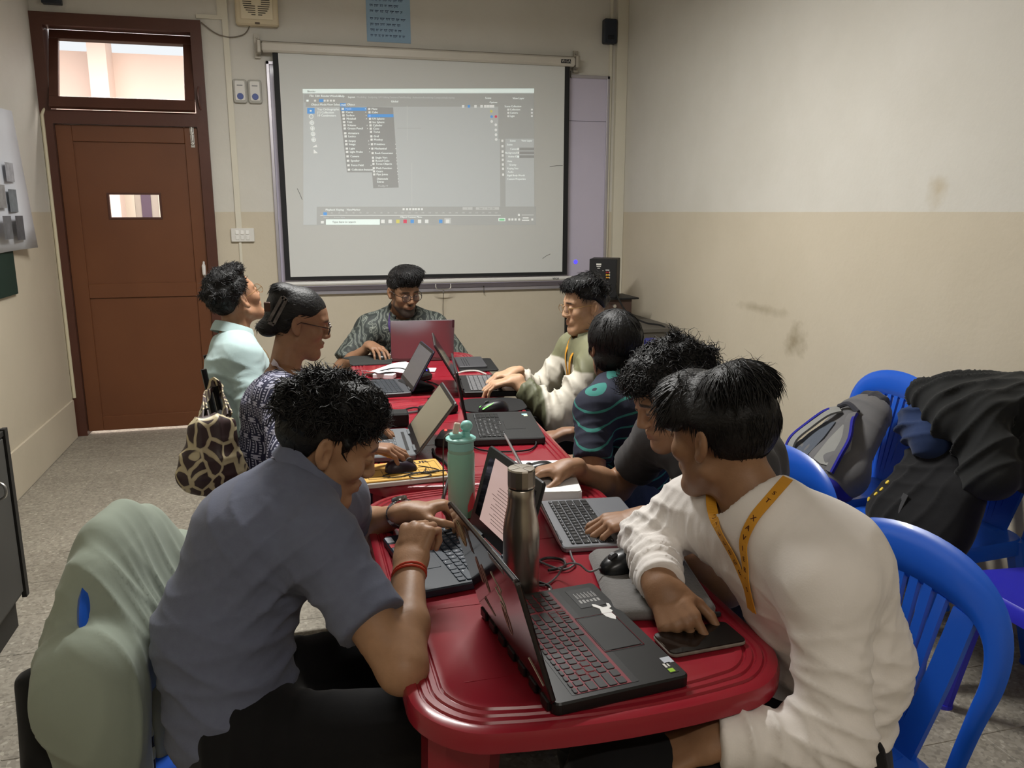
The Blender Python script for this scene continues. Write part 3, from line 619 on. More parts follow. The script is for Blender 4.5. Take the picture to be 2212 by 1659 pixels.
# scuff marks on the rail of the second chair
mb = MB(); rn = random.Random(5)
for k in range(7):
    mb.lathe([(0, 0), (rn.uniform(.003, .008), 0), (.002, .0012), (0, .0012)], (-.256-.0*k, .05+rn.uniform(-.022, .022), .80+rn.uniform(-.014, .014)), 6, roty(R(80)), sy=rn.uniform(.5, 1))
mb.build('paint_scuff', mat('scuff_cream', srgb(206, 204, 178), .8), chairs[1])
# black tubular chairs on the left side
def make_metal_chair():
    c = empty('padded_chair'); BM = mat('black_tube', srgb(20, 20, 21), .35, metal=.3); PD = mat('black_pad', srgb(24, 23, 24), .75, bump=.2)
    MB().rbox((0, 0, .445), (.40, .40, .045), r=.05, ch=.015).build('seat', PD, c, 40)
    MB().rbox((-.222, 0, .72), (.028, .34, .24), r=.013, ch=.012, M=roty(R(-8))).build('backrest', PD, c, 40)
    for s in (-1, 1):
        MB().tube(spline([(-.24, s*.17, 0), (-.17, s*.17, .42), (-.205, s*.17, .60), (-.25, s*.165, .92)], 5), .011, 8).build('back_leg', BM, c, True)
        MB().tube(spline([(.20, s*.18, 0), (.165, s*.18, .40), (.10, s*.18, .425), (-.16, s*.17, .42)], 5), .011, 8).build('front_leg', BM, c, True)
    return c
mc = make_metal_chair()
for k, (x, y, a, lab) in enumerate(((-.035, 2.70, 0, 'black padded tube chair under the woman in the navy kurti'), (-.115, 3.38, 4, 'black padded tube chair under the person in the light blue shirt'))):
    o = mc if k == 0 else copy_tree(mc)
    o.location = (x, y, 0); o.rotation_euler = (0, 0, R(a)); tag(o, lab, 'chair', 'black padded chairs')
# ------------------------------------------------------------------ corner desk with loudspeakers
dk = empty('computer_desk', (2.2, 5.35, 0), label='dark grey desk with shelf in the corner beside the screen', cat='desk')
DG = mat('desk_grey', srgb(84, 80, 74), .5, noise=.1, nscale=8); DB = mat('desk_black', srgb(30, 29, 28), .6)
MB().rbox((0.0, 0, .735), (.50, .95, .025), r=.006).build('desk_top', DG, dk)
for y in (-.455, .455): MB().box((0, y, .36), (.48, .022, .72)).build('side_panel', DG if y < 0 else DB, dk)
MB().box((.235, 0, .40), (.02, .9, .62)).build('back_panel', DB, dk)
MB().box((0, 0, .50), (.46, .88, .02)).build('shelf', DB, dk)
MB().tube([(-.225, -.44, .0), (-.225, -.44, .72)], .014, 8).build('post', mat('post_black', srgb(22, 22, 22), .5), dk, True)
sub = empty('wooden_speaker', (2.17, 5.36, .7475), label='brown wooden loudspeaker box with a silver knob under the black speaker', cat='speaker')
MB().rbox((0, 0, .08), (.17, .26, .16), r=.004).build('cabinet', mat('speaker_brown', srgb(72, 54, 46), .5, noise=.2, nscale=10), sub)
MB().rbox((.0, 0, .166), (.26, .30, .012), r=.004).build('top_board', mat('speaker_black', srgb(16, 16, 17), .55), sub)
MB().lathe([(0, 0), (.014, 0), (.012, .01), (0, .01)], (-.045, -.131, .115), 16, rotx(R(90))).build('knob', STEEL, sub)
spk = empty('loudspeaker', (2.10, 5.36, .9197), rz=R(-28), label='black box loudspeaker showing its rear panel and round port', cat='speaker')
SB = mat('speaker_black', srgb(16, 16, 17), .55)
MB().rbox((0, 0, .132), (.19, .22, .264), r=.004, ch=.003).build('cabinet', SB, spk)
MB().lathe([(0, 0), (.062, 0), (.058, .003), (.04, -.002), (0, -.002)], (-.0962, -.02, .13), 24, roty(R(-90)), sx=1).build('side_driver', mat('driver_black', srgb(8, 9, 12), .35), spk, 40)
yy = -.111
mb = MB(); mb.box((-.03, yy, .228), (.034, .001, .012)); mb.box((-.03, yy, .214), (.030, .001, .006)); mb.box((-.03, yy, .202), (.018, .001, .005)); mb.box((.0, yy, .186), (.008, .001, .003))
for k in range(3): mb.box((.046, yy, .174-.018*k), (.004, .001, .012)); 
mb.box((.03, yy, .19), (.026, .001, .006)); mb.box((.024, yy, .112), (.022, .001, .006)); mb.box((-.03, yy, .094), (.036, .001, .003)); mb.box((-.03, yy, .099), (.026, .001, .002)); mb.sphere((-.028, yy, .108), .004, 8, 6)
mb.build('rear_print', mat('print_white', srgb(214, 212, 206), .6), spk)['kind'] = 'stuff'
for k, c in enumerate(((150, 40, 44), (214, 176, 60), (206, 150, 60))):
    for s in (0, 1): MB().lathe([(.0, 0), (.006, 0), (.006, .008), (.003, .008), (.003, .012), (0, .012)], (.026+s*.012, yy, .175-.018*k), 10, rotx(R(90))).build('socket', mat('rca_%d' % k, srgb(*c), .35), spk)
MB().rbox((.03, yy, .06), (.03, .04, .006), r=.004, M=rotx(R(90))).build('power_inlet', mat('inlet', srgb(6, 6, 7), .4), spk)
def cable(name, pts, r, m, label, n=6):
    return tag(MB().tube(spline(pts, n), r, 6).build(name, m, None, True), label, 'cable')
CB = mat('cable_black', srgb(15, 15, 16), .5)
cable('power_cable', [(2.13, 5.235, .98), (2.14, 5.20, .92), (2.19, 5.14, .82), (2.28, 5.05, .765), (2.36, 4.93, .752), (2.40, 4.90, .66), (2.41, 4.88, .40)], .006, CB, 'black power cable running from the loudspeaker over the desk edge')
cable('speaker_lead', [(2.14, 5.24, 1.03), (2.10, 5.17, .99), (2.06, 5.16, .95), (2.03, 5.19, .93)], .0035, CB, 'thin black lead looping below the loudspeaker')
bxo = empty('detergent_pack', (2.19, 4.74, .0), label='white and blue pack standing beside the corner desk', cat='pack')
MB().rbox((0, 0, .31), (.07, .10, .62), r=.012, ch=.01).build('carton', mat('carton_white', srgb(198, 196, 192), .6), bxo)
MB().rbox((0, 0, .66), (.072, .102, .09), r=.012, ch=.01).build('cap', mat('carton_blue', srgb(52, 54, 120), .5), bxo)
# ------------------------------------------------------------------ laptops
def dark(n, c, r=.45, **k): return mat(n, srgb(*c), r, **k)
SCREEN_OFF = mat('screen_gloss', srgb(16, 16, 19), .07, spec=.8)
ROWS = [([1]*15, .55), ([1]*13+[2], 1), ([1.5]+[1]*12+[1.5], 1), ([1.75]+[1]*11+[2.25], 1), ([2.25]+[1]*10+[2.75], 1), ([1.25, 1.25, 1.25, 5.5, 1.25, 1.5, 1, 1, 1], 1)]
LEG = ['', '`1234567890-=', ' QWERTYUIOP[]\\', ' ASDFGHJKL;\'', ' ZXCVBNM,./', '']
_km = {}
def keyboard(base, km, x0, pitch, ky, zt, single=True, numpad=False, legend=None, gap=.0028, kh=.0022, red=()):
    """keys on a laptop base; local +x runs to the user, +y to the user's right"""
    tot = 15+(4.3 if numpad else 0); ymin = ky-tot*pitch/2; x = x0; mbj = MB(); ml = MB(); kmesh = {}
    for ri, (row, rh) in enumerate(ROWS):
        y = ymin; cells = [(w, None) for w in row]
        li = 0
        for w in row+([None]+[1]*4 if numpad else []):
            if w is None: y += .3*pitch; continue
            kw, kd = w*pitch-gap, rh*pitch-gap; c = (x+rh*pitch/2, y+w*pitch/2, zt+kh/2)
            if single:
                key = (round(kw, 4), round(kd, 4))
                if key not in kmesh: kmesh[key] = MB().rbox((0, 0, 0), (kd, kw, kh), r=.002, ch=.0007, seg=1).mesh('key', [km])
                link('key', kmesh[key], base, loc=c)
            else: mbj.box(c, (kd, kw, kh))
            if legend is not None and ri < 6:
                ch = LEG[ri][li] if li < len(LEG[ri]) else ('' if ri else 'F')
                if ri == 0: ml.box((c[0], c[1], zt+kh+.0002), (.0012, .005, .0002))
                elif ch.strip(): put_text(ml, ch, (c[0], c[1], zt+kh+.0003), (0, 1, 0), (-1, 0, 0), .0075)
                elif w > 1 and w < 4: ml.box((c[0]+.003, c[1]-kw/2+.007, zt+kh+.0002), (.0012, .008, .0002))
            y += w*pitch; li += 1
        x += rh*pitch
    if not single: o = mbj.build('keyboard', km, base)
    if legend is not None: ml.build('key_legends', legend, base)
    return x
def laptop(label, mid, rz, w, d, H, th, body, lidm, km, scr=SCREEN_OFF, thick=.018, lt=.007, single=True, numpad=False, legend=None, pitch=.0187, group=None, kx=.03, pad=(.115, .07), deckm=None, bez=.008, rear=0):
    L = empty('laptop', (mid[0], mid[1], TT), rz=R(rz), label=label, cat='laptop')
    base = MB().rbox((d/2-rear/2, 0, thick/2), (d+rear, w, thick), r=.012, ch=.003, seg=4).build('base', body, L)
    zt = thick
    if deckm is not None: MB().rbox((kx+.055, 0, zt), (.118, w*.93, .001), r=.003).build('key_deck', deckm, base)
    xe = keyboard(base, km, kx, pitch, 0 if not numpad else 0, zt+.0002, single, numpad, legend)
    tp = MB().rbox((xe+.008+pad[1]/2, -.01 if numpad else 0, zt+.0004), (pad[1], pad[0], .0012), r=.004).build('touchpad', deckm or body, base)
    for s in (-1, 1): MB().tube([(0, s*w*.30-.03, thick), (0, s*w*.30+.03, thick)], .006, 8).build('hinge', body, L, True)
    lid = MB().rbox((H/2, 0, lt/2), (H, w, lt), r=.010, ch=.002, seg=4).build('lid', lidm, L)
    lid.location = (0, 0, thick); lid.rotation_euler = (0, -R(th), 0)
    MB().rbox((H/2, 0, -.0006), (H-.004, w-.004, .0012), r=.008, ch=.0004).build('bezel', mat('bezel_black', srgb(14, 14, 15), .35), lid)
    MB().box((H/2+.004, 0, -.0014), (H-.028-bez, w-.012-bez, .0006)).build('display', scr, lid)
    return L, base, lid, xe
BLKP = dark('laptop_black', (24, 25, 26), .4, noise=.1); REDK = dark('key_black', (30, 29, 31), .42)
# 1 gaming laptop with stickers (nearest end of the table)
L1, b1, lid1, xe = laptop('black gaming laptop with red-edged keys and a sticker-covered lid', (.333, 1.228), 5.4, .36, .235, .222, 106, dark('laptop_black1', (20, 21, 22), .38, noise=.15), mat('lid_gloss_black', srgb(26, 20, 22), .12, coat=.4), dark('key_grey', (44, 42, 44), .5), numpad=True, pitch=.0172, kx=.035, thick=.022, lt=.008, deckm=dark('deck_black', (28, 28, 29), .42), rear=.004, legend=None)
RE = mat('key_red_edge', srgb(120, 30, 44), .5)
MB().box((.0875, 0, .0226), (.0965, .3325, .0006)).build('key_bed', RE, b1)
for (u, v, w_, h_) in ((xe+.043, -.01, .076, .122),): 
    mb = MB(); mb.tube([(u-w_/2, v-h_/2, .0232), (u+w_/2, v-h_/2, .0232), (u+w_/2, v+h_/2, .0232), (u-w_/2, v+h_/2, .0232)], .0006, 4, True); mb.build('touchpad_outline', RE, b1)
RK = mat('key_red_outline', srgb(150, 44, 50), .5); mb = MB()
def koutl(x, y, w=.0155, d_=.0155): mb.tube([(x-d_/2, y-w/2, .0249), (x+d_/2, y-w/2, .0249), (x+d_/2, y+w/2, .0249), (x-d_/2, y+w/2, .0249)], .0005, 4, True)
y0k = -19.3*.0172/2
for (r_, c_) in ((2, 2.0), (3, 1.25), (3, 2.25), (3, 3.25)): koutl(.035+.0172*(.55+r_-1+.5), y0k+.0172*(c_+1.0))
for (r_, c_) in ((4, 14.0), (5, 13.0), (5, 14.0), (5, 15.0)): koutl(.035+.0172*(.55+r_-1+.5), y0k+.0172*c_)
mb.build('key_outlines', RK, b1)
# stickers on its palm rest
MB().box((.215, -.150, .0224), (.016, .03, .0006)).build('sticker', mat('sticker_black', srgb(24, 26, 24), .4), b1)
MB().box((.213, -.158, .0228), (.010, .010, .0006)).build('sticker', mat('sticker_green', srgb(150, 196, 50), .4), b1)
mb = MB(); mb.box((.210, -.143, .0229), (.004, .012, .0002)); mb.box((.216, -.143, .0229), (.003, .009, .0002)); mb.build('sticker_print', mat('print_white', srgb(214, 212, 206), .6), b1)
MB().box((.222, -.128+.0, .0224), (.018, .018, .0006)).build('sticker', mat('sticker_silver', srgb(190, 196, 206), .35), b1)
MB().box((.19, .122, .0224), (.052, .075, .0006)).build('spec_label', mat('label_black', srgb(26, 27, 29), .5), b1)
mb = MB(); rn = random.Random(2)
for i in range(6):
    mb.box((.174+.0075*i, .108, .0229), (.0045, rn.uniform(.008, .013), .0002))
    mb.box((.174+.0075*i, .132, .0229), (.0016, .022, .0002)); mb.box((.1765+.0075*i, .128, .0229), (.001, .015, .0002))
mb.build('label_print', mat('print_grey2', srgb(160, 160, 160), .6), b1)
pol = [(.0, -.028), (.006, -.034), (.012, -.022), (.010, -.008), (.016, -.002), (.013, .008), (.020, .012), (.022, .026), (.018, .030), (.014, .016), (.004, .016), (-.004, .030), (-.010, .034), (-.012, .026), (-.004, .012), (-.008, -.004), (-.006, -.018)]
MB().prism(pol, .0, .0012, None, (.200, .058, .0222)).build('white_sticker', mat('sticker_white', srgb(232, 232, 230), .5), b1)
# stickers on the lid (thin outlines)
SK = mat('sticker_line', srgb(168, 130, 128), .5); SD = mat('sticker_tan', srgb(186, 160, 130), .5)
def lidline(pts, m, r=.0009, closed=True): MB().tube([(x, y, .0085) for x, y in pts], r, 4, closed).build('sticker', m, lid1)
ell = lambda cx, cy, a, b, n=16: [(cx+a*math.cos(2*math.pi*k/n), cy+b*math.sin(2*math.pi*k/n)) for k in range(n)]
lidline(ell(.175, .13, .026, .020), SD); lidline(ell(.175, .13, .016, .012), SD); lidline([(.155, .118), (.195, .142), (.18, .118), (.165, .145), (.19, .128)], SD)
lidline(ell(.125, .035, .028, .007), SK); lidline(ell(.130, .062, .026, .006), SK); lidline(ell(.085, -.045, .030, .012), SK); lidline([(.10, -.045), (.07, -.04)], SK, closed=False)
lidline([(.17, -.03), (.15, -.045), (.14, -.03), (.125, -.05), (.115, -.035), (.105, -.055), (.12, -.06), (.135, -.05), (.15, -.065)], mat('sticker_pale', srgb(206, 190, 176), .5))
lidline([(.06, .09), (.04, .05), (.05, .1)], SK); lidline([(.055, -.12), (.045, -.14), (.03, -.165)], mat('sticker_pale', srgb(206, 190, 176), .5), closed=False)
MB().box((.185, .075, .0083), (.05, .016, .0006)).build('sticker', mat('sticker_dim', srgb(62, 52, 52), .5), lid1)
MB().box((.214, -.09, .004), (.012, .07, .0085)).build('lid_edge_mark', mat('edge_grey', srgb(92, 92, 98), .4), lid1)
for k in range(7): MB().rbox((-.004, -.15+.05*k, .011), (.012, .03, .018), r=.003).build('exhaust_rib', dark('rib_black', (12, 12, 13), .4), b1)
# 2 navy laptop of the person in the polo
def page_screen():
    m = bpy.data.materials.new('document_screen'); m.use_nodes = True; nt = m.node_tree; b = nt.nodes['Principled BSDF']
    b.inputs['Base Color'].default_value = (.02, .02, .02, 1); b.inputs['Roughness'].default_value = .1
    b.inputs['Emission Color'].default_value = srgb(230, 196, 186); b.inputs['Emission Strength'].default_value = .62
    return m
L2, b2, lid2, _ = laptop('navy laptop with a document open, under the hands of the person in the polo', (.398, 1.665), 188.5, .303, .215, .198, 106, dark('laptop_navy', (32, 42, 54), .42, noise=.08), dark('lid_black2', (22, 22, 24), .35), dark('key_navy', (36, 48, 62), .45), legend=mat('legend_white', srgb(210, 214, 220), .6), pitch=.0188, kx=.028, bez=.03)
MB().box((.104, .01, -.002), (.150, .215, .0006)).build('page', page_screen(), lid2)
mb = MB(); rn = random.Random(4)
for k in range(16): mb.box((.155-.0075*k, .01+rn.uniform(-.006, .006)+(.02 if k < 4 else 0), -.0025), (.0012, rn.uniform(.09, .15) if k > 3 else rn.uniform(.03, .07), .0002))
mb.build('page_text', mat('page_ink', srgb(120, 92, 90), .6), lid2)
MB().box((.055, .075, -.0027), (.045, .06, .0004)).build('page_picture', mat('page_dark', srgb(40, 22, 26), .4), lid2)
MB().box((.205, -.125, .0182), (.016, .03, .0006)).build('sticker', mat('sticker_silver', srgb(190, 196, 206), .35), b2)
MB().box((.205, -.09, .0182), (.016, .018, .0006)).build('sticker', mat('sticker_red', srgb(196, 50, 60), .4), b2)
# 3 grey laptop of the woman, 4 dark laptop beyond it
L3, b3, lid3, _ = laptop('grey laptop under the hands of the woman in the navy kurti', (.342, 2.574), 177.5, .326, .225, .203, 128, dark('laptop_grey', (112, 116, 120), .4, metal=.2), dark('lid_grey3', (84, 86, 88), .4), dark('key_mid', (82, 86, 90), .5), scr=mat('screen_wall_reflection', srgb(118, 113, 96), .18, spec=.8), single=False, legend=mat('legend_white', srgb(210, 214, 220), .6), kx=.05)  # beige reflection of the wall painted into the display colour
MB().box((.022, 0, .0184), (.01, .22, .0012)).build('vent_slot', dark('slot_black', (18, 18, 19), .6), b3)
L4, b4, lid4, _ = laptop('slim dark blue laptop in front of the person in the light blue shirt', (.441, 3.455), 181.9, .30, .21, .195, 120, dark('laptop_slate', (66, 68, 72), .4), dark('lid_slate', (40, 44, 66), .4), dark('key_dim', (50, 54, 60), .5), scr=mat('screen_grey', srgb(74, 74, 82), .15, spec=.7), single=False, kx=.03)
MB().sphere((.14, .150, .008), (.004, .002, .002), 8, 6).build('charge_light', mat('led_white', (1, 1, 1, 1), .5, emit=(1, 1, 1, 1), estr=2), b4)
# 5 presenter's laptop, back of the lid to the camera
L5, b5, lid5, _ = laptop('silver laptop of the bearded person, back of its lid reflecting the red table', (.615, 4.115), 84.6, .322, .22, .222, 112, dark('laptop_silver5', (130, 126, 128), .35, metal=.5), mat('lid_silver', srgb(142, 136, 140), .3, metal=.7), dark('key_dim', (50, 54, 60), .5), single=False, lt=.006)
MB().rbox((.20, -.155, .0065), (.045, .012, .001), r=.003).build('lid_badge', dark('badge_plum', (88, 60, 70), .4), lid5)
# 6 olive-jacket person's laptop, 7 large black laptop, 8 silver notebook with black keys
L6, b6, lid6, _ = laptop('black laptop under the hands of the person in the olive jacket', (.675, 3.40), -7.9, .36, .24, .232, 120, dark('laptop_black6', (22, 22, 24), .4), mat('lid_plum', srgb(60, 46, 52), .18, metal=.4), dark('key_pale', (104, 104, 106), .5), single=False, legend=None, pitch=.0205, kx=.03, thick=.024)
L7, b7, lid7, _ = laptop('large matte black laptop standing next to the mouse with glowing stripes', (.556, 2.70), -8.2, .37, .25, .232, 100, dark('laptop_black7', (34, 35, 36), .5, noise=.08), dark('lid_black7', (22, 20, 22), .35), dark('key_black7', (24, 24, 25), .5), single=False, legend=mat('legend_white', srgb(210, 214, 220), .6), numpad=True, pitch=.0165, kx=.03, thick=.022)
MB().box((.22, .135, .0224), (.02, .016, .0006)).build('sticker', mat('sticker_cyan', srgb(150, 200, 206), .4), b7)
MB().box((.222, .117, .0224), (.014, .020, .0006)).build('sticker', mat('sticker_lime', srgb(214, 232, 190), .4), b7)
L8, b8, lid8, _ = laptop('slim silver notebook with black keys beside the thick white pad', (.568, 1.777), -6.1, .309, .222, .207, 115, mat('alu_silver', srgb(150, 152, 158), .32, metal=.6), mat('alu_lid', srgb(178, 174, 176), .3, metal=.6), dark('key_black8', (18, 18, 20), .45), legend=mat('legend_white', srgb(210, 214, 220), .6), kx=.022, thick=.014, lt=.005, pad=(.135, .082))
# ------------------------------------------------------------------ bottles
sb_ = empty('steel_bottle', (.408, 1.462, TT), label='brushed stainless steel water bottle with faceted cap', cat='bottle')
BS = mat('brushed_steel', srgb(176, 168, 156), .3, metal=.95, noise=.12, nscale=3, bump=.04, bscale=120)
MB().lathe([(0, 0), (.034, 0), (.0365, .004), (.0365, .125), (.036, .14), (.0325, .165), (.0275, .19), (.0265, .205), (.0265, .222), (.025, .224), (0, .224)], n=40).build('flask', BS, sb_, 40)
MB().lathe([(0, .2235), (.0245, .2235), (.0245, .228), (0, .228)], n=32).build('gasket', dark('gasket_black', (12, 12, 12), .6), sb_)
cp = MB().lathe([(0, .228), (.027, .228), (.0275, .231), (.0275, .262), (.026, .265), (0, .2655)], n=14).build('cap', BS, sb_)
mb = MB(); 
for a in (0, 90): mb.box((0, 0, .2658), (.05, .0014, .0008), rotz(R(a+20)))
mb.build('cap_groove', mat('groove_pale', srgb(226, 222, 214), .4), cp)
tb_ = empty('mint_bottle', (.378, 1.918, TT), label='mint green water bottle with ball loop and flip straw', cat='bottle'); tb_.scale = (1, 1, .94)
MINT = mat('mint_plastic', srgb(146, 204, 182), .32, noise=.06, nscale=5); MINT2 = mat('mint_cap', srgb(152, 216, 208), .38)
MB().lathe([(0, 0), (.031, 0), (.034, .004), (.034, .172), (.033, .178), (0, .178)], n=36).build('flask', MINT, tb_, 40)
MB().lathe([(0, .178), (.0325, .178), (.0325, .187), (0, .187)], n=36).build('collar', mat('collar_clear', srgb(150, 190, 170), .15), tb_, 40)
lidb = MB().lathe([(0, .187), (.032, .187), (.0325, .190), (.0325, .208), (.038, .212), (.038, .217), (.034, .220), (0, .2205)], n=36).build('cap', MINT2, tb_, 40)
MB().rbox((-.014, -.006, .226), (.03, .026, .012), r=.006).build('spout_seat', MINT2, lidb)
MB().rbox((-.012, -.006, .245), (.015, .011, .03), r=.003, ch=.002, M=roty(R(12))).build('straw', mat('straw_cream', srgb(226, 214, 196), .4), lidb)
mb = MB(); mb.lathe([(.009, .218), (.009, .235)], (.015, 0, 0), 16); mb.sphere((.015, 0, .248), .0155, 20, 14); mb.build('ball_loop', MINT2, lidb, 60)
MB().tube(spline([(.0, -.012, .224), (.004, -.004, .232), (.006, .002, .226)], 4), .004, 8).build('hinge', MINT2, lidb, True)
def wrap(name, poly, m, r=.0344):
    vs_, fs_ = [], []
    n = len(poly)
    for (a, z) in poly: vs_.append((r*math.cos(R(a)), r*math.sin(R(a)), z))
    for (a, z) in poly: vs_.append(((r+.0006)*math.cos(R(a)), (r+.0006)*math.sin(R(a)), z))
    fs_.append(tuple(range(n, 2*n))); fs_ += [(i, (i+1) % n, (i+1) % n+n, i+n) for i in range(n)]
    mb = MB(); mb.add(vs_, fs_); mb.build(name, m, tb_)
for (a0, a1) in ((-75, -60), (-60, -45), (-45, -30)):
    zt_ = lambda a: .035+.045*max(0, 1-abs(a+50)/26)
    zb_ = lambda a: .018+.012*(a+80)/50
    wrap('print', [(a0, zb_(a0)), (a1, zb_(a1)), (a1, zt_(a1)), (a0, zt_(a0))], mat('print_coral', srgb(206, 92, 96), .4))
    wrap('print', [(a0, .002), (a1, .002), (a1, zb_(a1)-.001), (a0, zb_(a0)-.001)], mat('print_green', srgb(92, 156, 124), .4))
tag(MB().ribbon(spline([(.335, 1.965, TT+.001), (.338, 1.955, TT+.06), (.339, 1.953, TT+.16), (.343, 1.948, TT+.2), (.36, 1.94, TT+.214)], 5), [(1, -.3, 0)]*21, .011, .0025).build('bottle_strap', dark('strap_olive', (74, 66, 54), .7)), 'dark carry strap hanging beside the mint bottle', 'strap')
# ------------------------------------------------------------------ mice
def mouse(label, x, y, rz, m, z=TT, glow=None, l=.112, w=.062, h=.037):
    o = empty('computer_mouse', (x, y, z), rz=R(rz), label=label, cat='mouse')
    P = []; F = []; nu, nv = 20, 9
    for k in range(nv+1):
        t = k/nv*math.pi/2
        for i in range(nu):
            a = 2*math.pi*i/nu; ca, sa = math.cos(a), math.sin(a)
            e = .78; X = math.copysign(abs(ca)**e, ca); Y = math.copysign(abs(sa)**e, sa)
            s = math.sin(t)**.75; zz = h*math.cos(t)**.8*(1-.22*X*s-.1*(X*s)**2)
            P.append((X*s*l/2, Y*s*w/2*(1-.1*X), max(zz, .0015)))
    for k in range(nv):
        for i in range(nu): F.append((k*nu+i, (k+1)*nu+i, (k+1)*nu+(i+1) % nu, k*nu+(i+1) % nu))
    F.append(tuple(range(nv*nu, nv*nu+nu))); mb = MB(); mb.add(P, F); mb.build('shell', m, o, 60)
    MB().lathe([(0, -.004), (.011, -.004), (.011, .004), (0, .004)], (.026, 0, h*.76), 16, rotx(R(90))).build('scroll_wheel', mat('wheel_grey', srgb(70, 70, 72), .4), o)
    if glow:
        for s in (-1, 1): MB().tube(spline([(.05, s*.018, .014), (.02, s*.02, .029), (-.01, s*.012, .037), (-.03, s*.018, .031), (-.05, s*.014, .018)], 4), .0022, 6).build('light_strip', glow, o, True)
    return o
MB_K = mat('mouse_black', srgb(22, 24, 26), .28); MB_D = mat('mouse_dark', srgb(18, 17, 22), .4)
SLEEVE_T = .024
mouse('black wired mouse on the grey felt sleeve', .632, 1.47, 195, MB_K, TT+SLEEVE_T+.0015)
mouse('black mouse in the hand on the thick white pad', .630, 2.085, 182, MB_K, TT+.031)
mouse('black mouse under the fingers of the bearded person', 0.410, 4.232, -78, MB_K, TT+.004)
mouse('dark purple mouse on the yellow exercise book', .268, 2.262, 8, mat('mouse_plum', srgb(34, 20, 36), .35), TT+.0195, l=.095, w=.055, h=.032)
mouse('gaming mouse with glowing green stripes on a black mat', .712, 2.955, 186, MB_D, TT+.004, mat('rgb_green', srgb(150, 240, 120), .4, emit=srgb(120, 255, 110), estr=1.3), l=.12, w=.065, h=.04)
mouse('dark mouse glowing blue beside the white paper', .545, 3.79, 150, MB_D, TT, mat('rgb_blue', srgb(60, 60, 240), .4, emit=srgb(50, 40, 255), estr=2.0))
# ------------------------------------------------------------------ flat things on the tables
FELT = mat('grey_felt', srgb(112, 110, 108), .95, noise=.25, nscale=60, bump=.3, bscale=180, sheen=.3)
sl = empty('laptop_sleeve', (.668, 1.424, TT), rz=R(-11), label='grey felt laptop sleeve with zip under the black mouse', cat='sleeve')
MB().rbox((0, 0, SLEEVE_T/2), (.205, .30, SLEEVE_T), r=.03, ch=.009, seg=6).build('pouch', FELT, sl, 50)
MB().tube([(.1022, -.12, SLEEVE_T*.5), (.1022, .12, SLEEVE_T*.5)], .0026, 6).build('zip', dark('zip_dark', (36, 36, 38), .6), sl)
MB().rbox((.08, -.149, SLEEVE_T*.5), (.05, .006, .010), r=.002).build('edge_tape', dark('tape_dark', (30, 30, 32), .8), sl)
MB().tube(spline([(.075, -.152, .012), (.088, -.170, .008), (.094, -.178, .003)], 4), .0018, 6).build('zip_pull', dark('zip_dark', (36, 36, 38), .6), sl, True)
ph = empty('smartphone', (.666, 1.196, TT), rz=R(3), label='black smartphone in a patterned case lying near the table corner', cat='phone')
MB().rbox((0, 0, .0045), (.152, .076, .009), r=.012, ch=.003, seg=5).build('case', mat('case_floral', srgb(170, 164, 150), .5, noise=.8, nscale=40, col2=srgb(40, 38, 36)), ph)
MB().rbox((0, 0, .0088), (.150, .074, .0022), r=.011, ch=.0008, seg=5).build('glass_face', mat('phone_glass', srgb(9, 9, 10), .05, spec=.7), ph)
nb_ = empty('exercise_book', (.272, 2.265, TT), rz=R(3), label='yellow-covered exercise book lying on white pages', cat='book')
MB().rbox((0, 0, .007), (.245, .165, .014), r=.006, ch=.002).build('pages', mat('paper_white', srgb(206, 202, 194), .8, noise=.05, nscale=30), nb_)
MB().rbox((-.002, .004, .0165), (.240, .160, .0045), r=.008, ch=.0015).build('cover', mat('cover_yellow', srgb(212, 164, 70), .6, noise=.12, nscale=8), nb_)
mb = MB(); put_text(mb, 'KAPUR', (.035, .058, .0192), (1, 0, 0), (0, 1, 0), .034, bold=.0012)
for (x0, y0_, x1, y1_) in ((-.105, -.06, .105, -.045), (-.045, -.055, .035, .025), (.085, -.06, .108, .06), (.045, -.05, .075, .01), (-.1, -.04, -.06, .02)):
    for a, b in (((x0, y0_), (x1, y0_)), ((x1, y0_), (x1, y1_)), ((x1, y1_), (x0, y1_)), ((x0, y1_), (x0, y0_))): mb.tube([(a[0], a[1], .0191), (b[0], b[1], .0191)], .0006, 4)
for k in range(5): mb.tube([(.05+.004*k, -.045+.01*(k % 2), .0192), (.062+.002*k, -.02+.006*k, .0192)], .0008, 4)
mb.build('cover_print', mat('print_brown', srgb(70, 52, 26), .7), nb_)
cable('mouse_cable', [(.318, 2.26, TT+.03), (.36, 2.25, TT+.022), (.372, 2.225, TT+.0215), (.33, 2.215, TT+.0215), (.25, 2.235, TT+.0215), (.21, 2.215, TT+.0215), (.25, 2.195, TT+.0215), (.315, 2.225, TT+.0215), (.345, 2.19, TT+.0215), (.30, 2.175, TT+.0215), (.285, 2.205, TT+.0215), (.34, 2.22, TT+.0235), (.395, 2.225, TT+.02), (.43, 2.25, TT+.006), (.47, 2.33, TT+.004), (.455, 2.45, TT+.004), (.50, 2.6, TT+.004)], .0016, CB, 'thin mouse cable coiled on the yellow exercise book')
wp = empty('white_pad', (.637, 2.082, TT), rz=R(-12), label='thick white pad under the hand with the mouse', cat='pad')
MB().rbox((0, 0, .015), (.20, .28, .03), r=.012, ch=.003).build('pages', mat('pad_white', srgb(232, 228, 226), .6), wp)
MB().rbox((0, 0, .0304), (.196, .276, .0008), r=.012, ch=.0003).build('cover', mat('pad_cover', srgb(240, 240, 240), .5), wp)
pd = empty('mouse_pad', (.35, 4.19, TT), rz=R(-4), label='dark grey angular mouse pad under the hand of the bearded person', cat='mouse pad')
